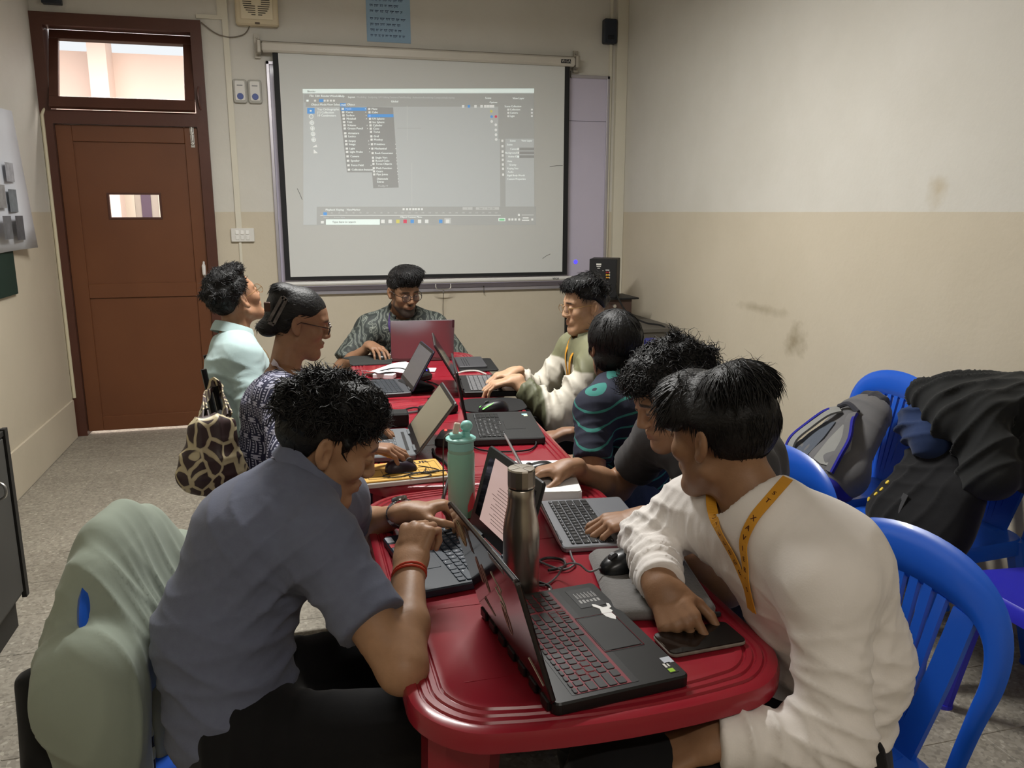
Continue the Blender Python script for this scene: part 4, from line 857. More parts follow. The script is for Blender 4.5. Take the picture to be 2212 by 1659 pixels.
MB().prism([(-.14, .09), (-.12, .06), (-.105, .05), (-.10, -.10), (-.085, -.135), (.11, -.12), (.12, .14), (-.09, .14)], 0, .004).build('mat', dark('pad_dark', (44, 46, 44), .85), pd)
pd2 = empty('mouse_pad', (.735, 3.06, TT), rz=R(-6), label='black rounded mouse mat under the mouse with glowing stripes', cat='mouse pad')
MB().rbox((0, 0, .002), (.26, .24, .004), r=.08, ch=.001, seg=8).build('mat', dark('pad_black', (18, 18, 19), .9), pd2)
tbx = empty('pen_tablet', (.835, 3.93, TT), rz=R(-6), label='dark grey pen tablet with slim buttons lying on a black cover', cat='tablet')
MB().rbox((.02, -.015, .004), (.19, .33, .008), r=.02, ch=.002).build('cover', dark('tablet_cover', (17, 17, 18), .7), tbx)
MB().rbox((-.005, .01, .013), (.14, .27, .010), r=.01, ch=.002).build('slab', dark('tablet_grey', (62, 62, 66), .5), tbx)
for k in range(3): MB().box((-.045+.012*k, .0, .0184), (.0025, .20, .001)).build('button_line', dark('tablet_line', (26, 26, 28), .6), tbx)
pp = empty('paper_sheet', (.425, 3.80, TT), rz=R(20), label='crumpled white paper sheet lying behind the slim dark blue laptop', cat='paper')
mb = MB(); vs_, fs_ = [], []
for i in range(7):
    for j in range(6):
        u, v = i/6-.5, j/5-.5; vs_.append((u*.24, v*.19, .004+.022*abs(math.sin(3.1*u+2*v))+.018*max(0, v*u*4)))
for i in range(6):
    for j in range(5): a = i*6+j; fs_.append((a, a+6, a+7, a+1))
me = bpy.data.meshes.new('sheet'); me.from_pydata(vs_, [], fs_); so = link('sheet', me, pp, mat('paper_bright', srgb(220, 220, 222), .7)); sm = so.modifiers.new('thickness', 'SOLIDIFY'); sm.thickness = .001
hub = empty('usb_hub', (.375, 3.705, TT), rz=R(-25), label='white flat adapter box lying on the paper', cat='adapter'); MB().rbox((0, 0, .014), (.10, .05, .022), r=.006, ch=.003).build('housing', mat('adapter_white', srgb(222, 222, 224), .4), hub)
pp2 = empty('paper_sheet', (.56, 3.86, TT), rz=R(-15), label='white folded paper strip lying beside the mouse glowing blue', cat='paper'); MB().rbox((0, 0, .003), (.16, .09, .004), r=.004).build('sheet', mat('paper_bright', srgb(220, 220, 222), .7), pp2)
# chargers and cases
def brick(name, label, x, y, rz, d, m): 
    o = empty(name, (x, y, TT), rz=R(rz), label=label, cat='charger'); MB().rbox((0, 0, d[2]/2), d, r=.012, ch=.006).build('housing', m, o, 40); return o
brick('laptop_charger', 'black charger brick lying behind the grey laptop', .50, 2.98, 20, (.15, .065, .035), CB)
o = brick('laptop_charger', 'black charger block with a red light behind the grey laptop lid', .46, 2.58, 70, (.13, .06, .03), dark('brick_dark', (46, 40, 42), .5))
MB().sphere((.045, .01, .031), (.005, .005, .003), 10, 6).build('red_light', mat('led_red', srgb(255, 80, 70), .4, emit=srgb(255, 60, 50), estr=4), o)
o = brick('pencil_case', 'black zip case lying beyond the grey laptop keyboard', .275, 2.86, -4, (.19, .075, .05), dark('case_black', (18, 18, 18), .8)); o['category'] = 'case'
brick('power_adapter', 'flat black adapter behind the slim dark blue laptop', .53, 3.62, 40, (.12, .05, .028), CB)
o = empty('folded_cloth', (.485, 3.47, TT), rz=R(15), label='black folded pouch lying among the cables at the table centre', cat='pouch'); MB().rbox((0, 0, .012), (.10, .22, .024), r=.02, ch=.01).build('pouch', dark('pouch_black', (17, 16, 18), .7), o, 50)
o = empty('usb_stick', (.36, 2.955, TT), rz=R(5), label='white memory stick beyond the black zip case', cat='usb stick'); MB().rbox((0, 0, .006), (.05, .016, .012), r=.003).build('stick', mat('paper_bright', srgb(220, 220, 222), .7), o)
TZ_ = TT+.0045
CL = [('black cable looping across the middle red table', [(.20, 3.02, TZ_), (.30, 3.10, TZ_), (.36, 3.05, TZ_), (.42, 3.07, TZ_+.004), (.46, 3.02, TZ_+.01), (.50, 2.99, TZ_+.035)], .0035),
      ('thick black cable lying behind the grey laptop', [(.22, 2.965, TZ_), (.34, 3.0, TZ_), (.45, 3.03, TZ_), (.54, 3.14, TZ_), (.60, 3.25, TZ_)], .0042),
      ('black cable snaking past the paper sheet', [(.24, 3.72, TZ_), (.31, 3.69, TZ_), (.36, 3.66, TZ_), (.33, 3.80, TZ_), (.40, 3.84, TZ_+.012), (.45, 3.74, TZ_+.035), (.50, 3.66, TZ_+.03)], .003),
      ('black cable trailing from the large black laptop', [(.745, 2.50, TT+.012), (.735, 2.46, TZ_), (.69, 2.41, TZ_), (.60, 2.42, TZ_), (.545, 2.46, TZ_), (.52, 2.51, TT+.012)], .003),
      ('thick dark cable bending beside the mint bottle', [(.40, 2.50, TZ_), (.395, 2.42, TZ_), (.415, 2.34, TZ_), (.405, 2.24, TZ_), (.345, 2.02, TZ_)], .0045),
      ('thin black mouse cable rising from the grey sleeve', [(.577, 1.456, TT+.038), (.553, 1.46, TT+.030), (.535, 1.475, TT+.042), (.515, 1.50, TT+.032), (.497, 1.505, TZ_), (.462, 1.475, TZ_), (.44, 1.49, TZ_)], .0021),
      ('black cable curling around the steel bottle foot', [(.37, 1.415, TZ_), (.42, 1.413, TZ_), (.455, 1.43, TZ_), (.47, 1.465, TZ_), (.445, 1.51, TZ_), (.46, 1.56, TZ_), (.50, 1.60, TZ_), (.535, 1.585, TZ_), (.53, 1.55, TZ_), (.49, 1.54, TZ_)], .003),
      ('grey charging cable of the slim silver notebook', [(.565, 1.615, TT+.008), (.56, 1.585, TZ_), (.555, 1.555, TZ_), (.525, 1.535, TZ_), (.50, 1.56, TZ_), (.47, 1.62, TZ_)], .0024),
      ('pale cable end lying by the steel bottle', [(.43, 1.405, TZ_), (.45, 1.416, TZ_+.006), (.459, 1.432, TZ_+.010), (.465, 1.455, TZ_)], .0022),
      ('white braided cable lying along the keyboard of the olive-jacket person', [(.70, 3.60, TT+.03), (.735, 3.61, TT+.034), (.775, 3.615, TT+.034), (.80, 3.60, TT+.032), (.83, 3.585, TT+.02)], .0045),
      ('black cable crossing the table behind the large black laptop', [(.50, 3.22, TZ_), (.56, 3.28, TZ_), (.60, 3.36, TZ_), (.58, 3.5, TZ_), (.55, 3.58, TZ_)], .0035)]
for k, (lab, pts, r) in enumerate(CL):
    cable('cable', pts, r, mat('cable_pale', srgb(196, 190, 184), .5) if 'pale' in lab or 'white' in lab else (dark('cable_grey2', (92, 92, 94), .5) if 'grey' in lab else CB), lab)
o = tag(MB().lathe([(0, 0), (.008, 0), (.008, .004), (0, .004)], (.452, 1.515, TT+.0), 14).build('bottle_token', mat('token_yellow', srgb(236, 196, 40), .5)), 'small yellow plastic disc beside the steel bottle', 'disc')
# ------------------------------------------------------------------ smooth bodies: distance fields turned into meshes
f4 = np.float32
class Field:
    def __init__(s): s.ops = []
    def _add(s, fn, lo, hi, k, op): s.ops.append((fn, np.array(lo, float), np.array(hi, float), k, op)); return s
    def cap(s, A, B, ra0, rb0=None, ra1=None, rb1=None, xd=(0, 0, 1), k=.02, op='u', grow=0.):
        """capsule with elliptic, tapering section: ra across xd, rb along the other side"""
        A, B = V(A), V(B); rb0 = ra0 if rb0 is None else rb0; ra1 = ra0 if ra1 is None else ra1; rb1 = (rb0 if ra1 == ra0 else ra1) if rb1 is None else rb1
        ra0, rb0, ra1, rb1 = ra0+grow, rb0+grow, ra1+grow, rb1+grow
        L = np.linalg.norm(B-A); L = max(L, 1e-4); az = (B-A)/L; ax = V(xd)-az*(V(xd)@az)
        if np.linalg.norm(ax) < 1e-3: ax = np.cross(az, V(.3, .9, .2))
        ax = nrm(ax); ay = np.cross(az, ax); rm = max(ra0, rb0, ra1, rb1)
        def fn(x, y, z):
            x, y, z = x-A[0], y-A[1], z-A[2]
            lx = x*ax[0]+y*ax[1]+z*ax[2]; ly = x*ay[0]+y*ay[1]+z*ay[2]; lz = x*az[0]+y*az[1]+z*az[2]
            t = np.clip(lz/L, 0, 1); dz = lz-t*L; ra = ra0+(ra1-ra0)*t; rb = rb0+(rb1-rb0)*t; rc = np.minimum(ra, rb)
            return (np.sqrt((lx/ra)**2+(ly/rb)**2+(dz/rc)**2)-1)*rc
        return s._add(fn, np.minimum(A, B)-rm, np.maximum(A, B)+rm, k, op)
    def ell(s, c, r, M=None, k=.02, op='u', grow=0.):
        c = V(c); r = (V(r) if hasattr(r, '__len__') else V(r, r, r))+grow; M = np.eye(3) if M is None else M   # columns of M: local axes
        def fn(x, y, z):
            x, y, z = x-c[0], y-c[1], z-c[2]
            a = (x*M[0, 0]+y*M[1, 0]+z*M[2, 0])/r[0]; b = (x*M[0, 1]+y*M[1, 1]+z*M[2, 1])/r[1]; d = (x*M[0, 2]+y*M[1, 2]+z*M[2, 2])/r[2]
            return (np.sqrt(a*a+b*b+d*d)-1)*r.min()
        e = np.sqrt(((M*r)**2).sum(1)); return s._add(fn, c-e, c+e, k, op)
    def cut(s, fn, lo, hi, k=.004): return s._add(fn, lo, hi, k, 'max')     # keep where fn<0 inside the box
    def plane(s, p, n, rad, k=.004):
        """cut away what lies beyond the plane (side n), only within rad of p"""
        p, n = V(p), nrm(n)
        return s._add(lambda x, y, z: (x-p[0])*n[0]+(y-p[1])*n[1]+(z-p[2])*n[2], p-rad, p+rad, k, 'max')
    def mesh(s, vox, only=None):
        us = [o for o in s.ops if o[4] == 'u']; m = .02
        lo = np.min([o[1] for o in us], 0)-m; hi = np.max([o[2] for o in us], 0)+m
        n = np.ceil((hi-lo)/vox).astype(int)+2; G = np.full(n, .05, f4)
        ax = [(lo[i]+vox*np.arange(n[i])).astype(f4) for i in range(3)]
        for fn, a, b, k, op in s.ops:
            pad = (k+3*vox+.006) if op in 'us' else 0
            i0 = np.clip(np.floor((a-pad-lo)/vox).astype(int), 0, n); i1 = np.clip(np.ceil((b+pad-lo)/vox).astype(int)+1, 0, n)
            if (i1 <= i0).any(): continue
            sl_ = tuple(slice(p, q) for p, q in zip(i0, i1))
            d = fn(ax[0][sl_[0]][:, None, None], ax[1][sl_[1]][None, :, None], ax[2][sl_[2]][None, None, :]).astype(f4); g = G[sl_]
            if op == 'u': h = np.clip(.5+.5*(d-g)/k, 0, 1); G[sl_] = d+(g-d)*h-k*h*(1-h)
            else:
                if op == 's': d = -d
                h = np.clip(.5-.5*(d-g)/k, 0, 1); G[sl_] = d+(g-d)*h+k*h*(1-h)
        return surface_nets(G, lo, vox)
def surface_nets(G, lo, vox):
    S = G < 0; C = np.zeros(np.array(G.shape)-1, np.int8)
    for dx in (0, 1):
        for dy in (0, 1):
            for dz in (0, 1): C += S[dx:G.shape[0]-1+dx, dy:G.shape[1]-1+dy, dz:G.shape[2]-1+dz]
    act = (C > 0) & (C < 8); idx = np.argwhere(act)
    if len(idx) == 0: return np.zeros((0, 3)), np.zeros((0, 4), int)
    off = np.array([(a, b, c) for a in (0, 1) for b in (0, 1) for c in (0, 1)])
    vals = np.stack([G[idx[:, 0]+o[0], idx[:, 1]+o[1], idx[:, 2]+o[2]] for o in off], 1)
    acc = np.zeros((len(idx), 3)); cnt = np.zeros(len(idx))
    for i in range(8):
        for j in range(i+1, 8):
            if np.abs(off[i]-off[j]).sum() != 1: continue
            a, b = vals[:, i], vals[:, j]; m = (a < 0) != (b < 0); t = a[m]/(a[m]-b[m])
            acc[m] += off[i]+(off[j]-off[i])*t[:, None]; cnt[m] += 1
    P = lo+(idx+acc/cnt[:, None])*vox
    num = np.full(act.shape, -1, np.int64); num[tuple(idx.T)] = np.arange(len(idx)); Q = []
    for axis in range(3):
        o1, o2 = [(1, 2), (2, 0), (0, 1)][axis]; sl0 = [slice(None)]*3; sl1 = [slice(None)]*3
        sl0[axis] = slice(0, -1); sl1[axis] = slice(1, None); a = S[tuple(sl0)]; b = S[tuple(sl1)]
        for flip in (0, 1):
            e = np.argwhere((a & ~b) if not flip else (~a & b))
            ok = (e[:, o1] > 0) & (e[:, o2] > 0) & (e[:, o1] < G.shape[o1]-1) & (e[:, o2] < G.shape[o2]-1); e = e[ok]
            def at(d1, d2): q = e.copy(); q[:, o1] -= d1; q[:, o2] -= d2; return num[q[:, 0], q[:, 1], q[:, 2]]
            f = np.stack([at(0, 0), at(1, 0), at(1, 1), at(0, 1)], 1); Q.append(f if not flip else f[:, ::-1])
    F = np.concatenate(Q); F = F[(F >= 0).all(1)]
    return P, F
def normals(P, F):
    a = P[F[:, 2]]-P[F[:, 0]]; b = P[F[:, 3]]-P[F[:, 1]]; fn = np.cross(a, b); N = np.zeros_like(P)
    for i in range(4): np.add.at(N, F[:, i], fn)
    return N/(np.linalg.norm(N, axis=1, keepdims=True)+1e-12)
def relax(P, F, it=1, w=.5):
    for _ in range(it):
        A = np.zeros_like(P); c = np.zeros(len(P))
        for i in range(4):
            j = (i+1) % 4
            np.add.at(A, F[:, i], P[F[:, j]]); np.add.at(A, F[:, j], P[F[:, i]]); np.add.at(c, F[:, i], 1); np.add.at(c, F[:, j], 1)
        P = P*(1-w)+w*A/np.maximum(c, 1)[:, None]
    return P
def wob(P, freq, seed, n=5):
    rs = np.random.RandomState(seed); D = rs.normal(size=(n, 3)); D /= np.linalg.norm(D, axis=1, keepdims=True); D *= freq*rs.uniform(.6, 1.5, (n, 1)); ph = rs.uniform(0, 6.28, n)
    return np.sin(P@D.T+ph).mean(1)
def folds(P, N, specs, seed=1):
    """cloth folds: (centre, direction across the folds, reach, height, wavelength)"""
    d = np.zeros(len(P)); w2 = wob(P, 14, seed+7)
    for (c, ax, rad, amp, lam) in specs:
        q = P-V(c); m = np.exp(-((np.linalg.norm(q, axis=1)/rad)**2)); t = q@nrm(ax); s = np.sin(2*np.pi*t/lam+3.2*w2+wob(P, 30, seed+3)*1.6)
        d += m*amp*(1.9*(1-np.abs(np.sin(np.pi*t/lam+1.6*w2+wob(P, 30, seed+3)*.8)))**1.7-.62)
    return P+N*d[:, None]
def to_mesh(name, parts, m, parent, tint=None, smooth=True):
    """parts: list of (P, F); joined in one mesh object"""
    Ps = []; Fs = []; n = 0
    for P, F in parts: Ps.append(P); Fs.append(F+n); n += len(P)
    P = np.concatenate(Ps).astype(f4); F = np.concatenate(Fs).astype(np.int32)
    me = bpy.data.meshes.new(name); me.vertices.add(len(P)); me.vertices.foreach_set('co', P.ravel())
    me.loops.add(F.size); me.loops.foreach_set('vertex_index', F.ravel()); me.polygons.add(len(F))
    me.polygons.foreach_set('loop_start', np.arange(0, F.size, 4, dtype=np.int32)); me.polygons.foreach_set('loop_total', np.full(len(F), 4, np.int32))
    me.polygons.foreach_set('use_smooth', np.ones(len(F), bool)); me.update(calc_edges=True); me.validate()
    if tint is not None:
        at = me.color_attributes.new('pigment', 'FLOAT_COLOR', 'POINT'); at.data.foreach_set('color', np.concatenate([tint, np.ones((len(tint), 1))], 1).astype(f4).ravel())
    me.materials.append(m); return link(name, me, parent)
# ------------------------------------------------------------------ materials of people
def skin_mat(name):
    m = bpy.data.materials.new(name); m.use_nodes = True; nt = m.node_tree; b = nt.nodes['Principled BSDF']; L = nt.links
    a = nt.nodes.new('ShaderNodeVertexColor'); a.layer_name = 'pigment'
    n = nt.nodes.new('ShaderNodeTexNoise'); n.inputs['Scale'].default_value = 55; n.inputs['Detail'].default_value = 5; tc = nt.nodes.new('ShaderNodeTexCoord'); L.new(tc.outputs['Object'], n.inputs['Vector'])
    r = ramp(nt, [(.3, (.86, .84, .82, 1)), (.7, (1.06, 1.05, 1.04, 1))]); L.new(n.outputs['Fac'], r.inputs[0])
    mx = nt.nodes.new('ShaderNodeMix'); mx.data_type = 'RGBA'; mx.blend_type = 'MULTIPLY'; mx.inputs['Factor'].default_value = .6; L.new(a.outputs['Color'], mx.inputs['A']); L.new(r.outputs[0], mx.inputs['B']); L.new(mx.outputs['Result'], b.inputs['Base Color'])
    b.inputs['Roughness'].default_value = .5; b.inputs['Specular IOR Level'].default_value = .4
    b.inputs['Subsurface Weight'].default_value = .08; b.inputs['Subsurface Radius'].default_value = (.01, .004, .002)
    bp = nt.nodes.new('ShaderNodeBump'); bp.inputs['Strength'].default_value = .12; bp.inputs['Distance'].default_value = .002; n2 = nt.nodes.new('ShaderNodeTexNoise'); n2.inputs['Scale'].default_value = 260; L.new(tc.outputs['Object'], n2.inputs['Vector']); L.new(n2.outputs['Fac'], bp.inputs['Height']); L.new(bp.outputs['Normal'], b.inputs['Normal'])
    return m
SKIN = skin_mat('skin')
HAIR = mat('black_hair', srgb(16, 15, 16), .5, noise=.4, nscale=90, bump=.5, bscale=140, spec=.38)
def cloth(name, c, noise=.12, nscale=30, bump=.25, bscale=160, rough=.85, **k): return mat(name, srgb(*c), rough, noise=noise, nscale=nscale, bump=bump*.6, bscale=bscale, bdist=.0015, sheen=.1, spec=.25, **k)
# ------------------------------------------------------------------ head and hands
class Frame:
    def __init__(s, c, f, u=(0, 0, 1), sc=1.0):
        s.c = V(c); s.y = nrm(f); s.x = nrm(np.cross(s.y, V(u))); s.z = np.cross(s.x, s.y); s.M = np.stack([s.x, s.y, s.z], 1); s.s = sc
    def __call__(s, x, y=None, z=None):
        p = V(x) if y is None else V(x, y, z); return s.c+s.M@(p*s.s)
    def inv(s, P): return ((P-s.c)@s.M)/s.s
def head_field(F, fr, neck=None, fem=False):
    q = fr.s; M = fr.M; E = lambda c, r, k=.015, op='u': F.ell(fr(*c), V(r)*q, M, k*q, op)
    Cp = lambda a, b, r0, r1, k=.012, op='u': F.cap(fr(*a), fr(*b), r0*q, r0*q, r1*q, r1*q, k=k*q, op=op)
    E((0, -.016, .034), (.074, .093, .084)); E((0, .028, .02), (.062, .062, .075), .02); E((0, .027, -.050), (.055, .054, .064), .02)
    jw = .048 if fem else .053
    for s in (-1, 1):
        Cp((s*jw, -.004, -.058), (s*.016, .058, -.100), .017, .017, .025); E((s*.044, .055, -.022), (.022, .022, .022), .02)
        Cp((s*.045, .068, .026), (s*.014, .082, .028), .009, .010, .012)
    E((0, .067, -.102), (.023, .018, .017), .025)
    for s in (-1, 1): E((s*.031, .094, .004), (.019, .014, .012), .012, 's')
    Cp((0, .083, .016), (0, .100, -.026), .0075, .0108, .012)
    for s in (-1, 1): E((s*.0115, .092, -.0315), (.0080, .010, .0078), .008)
    Cp((-.018, .074, -.060), (.018, .074, -.060), .010, .010, .016)
    for s in (-1, 1): Cp((s*.019, .0815, -.0585), (0, .0880, -.0555), .0042, .0054, .005)
    for s in (-1, 1): Cp((s*.017, .0812, -.0675), (0, .0868, -.0685), .0044, .0060, .005)
    for s in (-1, 1): E((s*.031, .0785, .004), (.0135, .0115, .0105), .003)       # eyeballs with closed-over lids
    for s in (-1, 1):                                                               # ears
        Rl = rotz(s*.38)@rotx(.12); EM = M@Rl; ec = V(s*.079, -.014, 0); ear = lambda o, r, k, op='u': F.ell(fr(*(ec+Rl@V(o))), V(r)*q, EM, k*q, op)
        ear((0, 0, 0), (.0085, .0175, .030), .005); ear((0, .006, -.026), (.0075, .0095, .010), .005); ear((s*.0085, .004, -.004), (.0075, .0080, .013), .0035, 's'); ear((s*.0090, -.001, .013), (.0055, .0085, .009), .0035, 's')
    if neck is not None: F.cap(fr(0, -.026, -.05), neck, .052*q*(.88 if fem else 1), .055*q*(.88 if fem else 1), .058*q*(.9 if fem else 1.05), .062*q*(.9 if fem else 1.05), xd=fr.x, k=.025)
def head_tint(P, fr, base, beard=0, fade=0, lip=(.62, .34, .32), brow=1.0):
    L = fr.inv(P); T = np.tile(V(base), (len(P), 1)); x, y, z = np.abs(L[:, 0]), L[:, 1], L[:, 2]
    near = (np.linalg.norm(L, axis=1) < .2)
    def blend(m, c): T[:] = T*(1-m[:, None])+V(c)*m[:, None]
    blend(near*np.clip(1-((x/.024)**2+((z+.063)/.011)**2), 0, 1)*(y > .075)*.8, V(base)*V(.86, .62, .60))
    blend(near*np.clip(1.6-(((x-.031)/.021)**2+((z-.0265-.12*(.03-x))/.0055)**2)*1.2, 0, 1)*(y > .05)*.92*brow, (.012, .010, .009))
    blend(near*np.clip(1.3-(((x-.031)/.014)**2+((z-.0045)/.0035)**2), 0, 1)*(y > .07)*.85, (.02, .015, .012))
    if beard:
        jaw = np.clip((-.052-z)/.02, 0, 1)*np.clip((z+.16)/.03, 0, 1)*np.clip((y+.01)/.03, 0, 1)+np.clip(1-((x/.03)**2+((z+.047)/.008)**2), 0, 1)*(y > .07)
        jaw *= 1-np.clip(1.4-((x/.022)**2+((z+.0635)/.010)**2), 0, 1)*(y > .07)
        jaw = np.maximum(jaw, np.clip((x-.052)/.01, 0, 1)*np.clip(1-np.abs(y-.015)/.018, 0, 1)*np.clip((.03-z)/.02, 0, 1)*(z > -.07))
        blend(np.clip(jaw, 0, 1)*near*beard, (.022, .017, .015))
    if fade: blend(near*np.clip((z-.0)/.03, 0, 1)*np.clip((.045-y)/.015, 0, 1)*fade*(x > .04), (.03, .026, .024)); blend(near*np.clip((z+.04)/.03, 0, 1)*np.clip((-.045-y)/.02, 0, 1)*fade, (.03, .026, .024))
    return T
FL = [(.042, .025, .021), (.046, .029, .022), (.043, .027, .021), (.034, .021, .019)]
def hand_field(F, w, d, nn, side, curls, spread=.5, thumb=(35, 25, 20), sc=1.0, flex=0):
    """side=+1 left hand, -1 right hand; d finger direction, nn back-of-hand normal; curls per finger (3 joints)"""
    fr = Frame(w, d, nn, sc); q = sc; s = side; nail = []
    F.cap(fr(0, -.03, 0), fr(0, .02, 0), .027*q, .020*q, .030*q, .017*q, xd=fr.x, k=.02)
    F.cap(fr(0, .015, 0), fr(0, .074, .002), .031*q, .016*q, .039*q, .0125*q, xd=fr.x, k=.012)
    F.cap(fr(s*.022, .012, -.008), fr(s*.034, .045, -.010), .015*q, .015*q, .013*q, .013*q, k=.012)
    kx = (.029, .0095, -.0105, -.029); ky = (.082, .086, .082, .072)
    for i in range(4):
        p = V(s*kx[i], ky[i], .002); a = R((.9-.6*i)*8*spread)*s; ang = 0; c = curls[i] if hasattr(curls[0], '__len__') else curls
        F.cap(fr(s*kx[i]*.8, ky[i]-.03, .002), fr(*p), .0095*q, .0095*q, .0105*q, .0105*q, k=.008)
        for j in range(3):
            ang += R(c[j]); dd = V(math.sin(a)*math.cos(ang), math.cos(a)*math.cos(ang), -math.sin(ang)); e = p+dd*FL[i][j]
            r0 = (.0092, .0082, .0074)[j]*(1 if i < 3 else .88); r1 = (.0084, .0076, .0062)[j]*(1 if i < 3 else .88)
            F.cap(fr(*p), fr(*e), r0*q, r0*q, r1*q, r1*q, k=.0028); p = e
        nail.append((fr(*p), fr.M@dd, fr.M@V(0, math.sin(ang), math.cos(ang))))
    t0 = V(s*.026, .018, -.008); a1, a2, a3 = thumb
    d1 = nrm(V(s*math.sin(R(a1)), math.cos(R(a1)), -.38)); p1 = t0+d1*.042; d2 = nrm(V(s*math.sin(R(a1-a2)), math.cos(R(a1-a2)), -.38)); p2 = p1+d2*.030; d3 = nrm(V(s*math.sin(R(a1-a2-a3)), math.cos(R(a1-a2-a3)), -.38)); p3 = p2+d3*.024
    F.cap(fr(*t0), fr(*p1), .0145*q, .0145*q, .0105*q, .0105*q, k=.010); F.cap(fr(*p1), fr(*p2), .0102*q, .0102*q, .0094*q, .0094*q, k=.003); F.cap(fr(*p2), fr(*p3), .0095*q, .0095*q, .0072*q, .0072*q, k=.003)
    nail.append((fr(*p3), fr.M@d3, fr.M@nrm(V(s*.5, 0, .85))))
    return nail
def ik(s, w, l1, l2, pole):
    s, w = V(s), V(w); d = w-s; D = np.linalg.norm(d); u = d/D
    if D > (l1+l2)*.995: l1, l2 = l1*D/(l1+l2)*1.01, l2*D/(l1+l2)*1.01
    a = (l1*l1-l2*l2+D*D)/(2*D); h = math.sqrt(max(l1*l1-a*a, 0)); p = V(pole)-u*(V(pole)@u); return s+u*a+nrm(p)*h
# ------------------------------------------------------------------ hair
def hairline(knots):
    ys = np.array([k[0] for k in knots]); zs = np.array([k[1] for k in knots])
    return lambda y: np.interp(y, ys, zs)
STD = [(-.13, -.072), (-.075, -.075), (-.05, -.055), (-.035, -.03), (-.02, .024), (.012, .03), (.018, -.005), (.032, -.005), (.040, .03), (.055, .055), (.075, .066), (.12, .068)]
def hair_field(fr, r=(.083, .106, .098), c=(0, -.016, .036), knots=STD, bumps=0, seed=0, brad=(.016, .026), extra=(), k=.014, fringe=None, bump_z=.0):
    F = Field(); q = fr.s; F.ell(fr(*c), V(r)*q, fr.M, k); rs = np.random.RandomState(seed)
    for _ in range(bumps):
        d = nrm(rs.normal(size=3)); 
        if d[2] < -.25: d[2] *= -1
        p = V(c)+d*V(r)*rs.uniform(.93, 1.06)
        if p[2] < hairline(knots)(p[1])+.008+bump_z: continue
        F.ell(fr(*p), rs.uniform(*brad)*q, None, .008)
    for (p, rr) in extra: F.ell(fr(*p), V(rr)*q if hasattr(rr, '__len__') else rr*q, fr.M, .015)
    hl = hairline(knots); c_, M_ = fr.c, fr.M
    def fn(x, y, z):
        x, y, z = x-c_[0], y-c_[1], z-c_[2]; ly = (x*M_[0, 1]+y*M_[1, 1]+z*M_[2, 1])/q; lz = (x*M_[0, 2]+y*M_[1, 2]+z*M_[2, 2])/q
        return (hl(ly)-lz)*q*.8
    F.cut(fn, fr.c-.35, fr.c+.35, .008)
    return F
def strands(P, N, fr, n, length, rad, flow, curl=0, seed=0, lift=.3, zmin=-9, curvr=.115, wave=2.5, hl=None):
    """tapered locks lying on the hair surface; flow(local points)->local direction"""
    rs = np.random.RandomState(seed); Lc = fr.inv(P); ok = np.where(Lc[:, 2] > zmin)[0]; pick = rs.choice(ok, n); p0 = P[pick]; n0 = N[pick]
    f = flow(Lc[pick], rs); f = f@fr.M.T; f -= n0*(f*n0).sum(1, keepdims=True); f /= np.linalg.norm(f, axis=1, keepdims=True)+1e-9
    sd = np.cross(n0, f); L = rs.uniform(*length, n)[:, None]; Lp = Lc[pick]; K = 6
    if hl is not None: L = np.minimum(L, np.maximum(.008, (Lp[:, 2]-hairline(hl)(Lp[:, 1]))[:, None]*1.05))
    rings = []; ph = rs.uniform(0, 6.28, (n, 1)); lf = lift*rs.uniform(-.3, 1.0, (n, 1)); cr = curl*rs.uniform(.5, 1.3, (n, 1))
    for k in range(K):
        t = k/(K-1); s = L*t
        p = p0-n0*.0012+f*s+n0*(lf*s-(s**2)/(2*curvr))+(sd*np.sin(wave*t*6.28/1.6+ph)+n0*np.cos(wave*t*6.28/1.6+ph)*.7)*cr*min(1, t*3)
        rr = rs.uniform(*rad, (n, 1)) if k == 0 else rr; w = rr*(1-t**2*.93)
        rings.append([p+sd*w*math.cos(a)*1.6+n0*w*math.sin(a)*.8 for a in (0, 2.1, 4.2)])
    Pv = np.stack([np.stack(r, 1) for r in rings], 1).reshape(-1, 3); base = (np.arange(n)*K*3)[:, None]; Fq = []
    for k in range(K-1):
        for j in range(3): j2 = (j+1) % 3; Fq.append(base+np.array([[k*3+j, k*3+j2, k*3+3+j2, k*3+3+j]]))
    return Pv, np.concatenate(Fq)
def flow_down(L, rs):   # away from the crown
    d = L-V(0, -.03, .13); d = d+rs.normal(size=L.shape)*.02; d[:, 2] -= .03; return d
def flow_fwd(L, rs): d = np.tile(V(0, .6, -.3), (len(L), 1)); d[:, 0] = L[:, 0]*6; return d+rs.normal(size=L.shape)*.25
def flow_back(L, rs): d = np.tile(V(0, -1, -.15), (len(L), 1)); d[:, 0] = L[:, 0]*-2; return d+rs.normal(size=L.shape)*.12
def flow_rand(L, rs): return rs.normal(size=L.shape)
def flow_mix(L, rs): d = L-V(0, -.03, .13); d /= np.linalg.norm(d, axis=1, keepdims=True)+1e-9; return d*.8+rs.normal(size=L.shape)*.75
def add_hair(par, fields, vox, fr, locks=(), seed=0, rough=.0025, rf=70, m=None):
    parts = []
    for F in (fields if isinstance(fields, (list, tuple)) else [fields]):
        P, Q = F.mesh(vox); N = normals(P, Q); P = P+N*(wob(P, rf, seed)*rough+wob(P, rf*2.6, seed+1)*rough*.6)[:, None]; parts.append((P, Q))
        for lk in locks: parts.append(strands(P, N, fr, seed=seed+11, **lk))
    return to_mesh('hair', parts, m or HAIR, par)
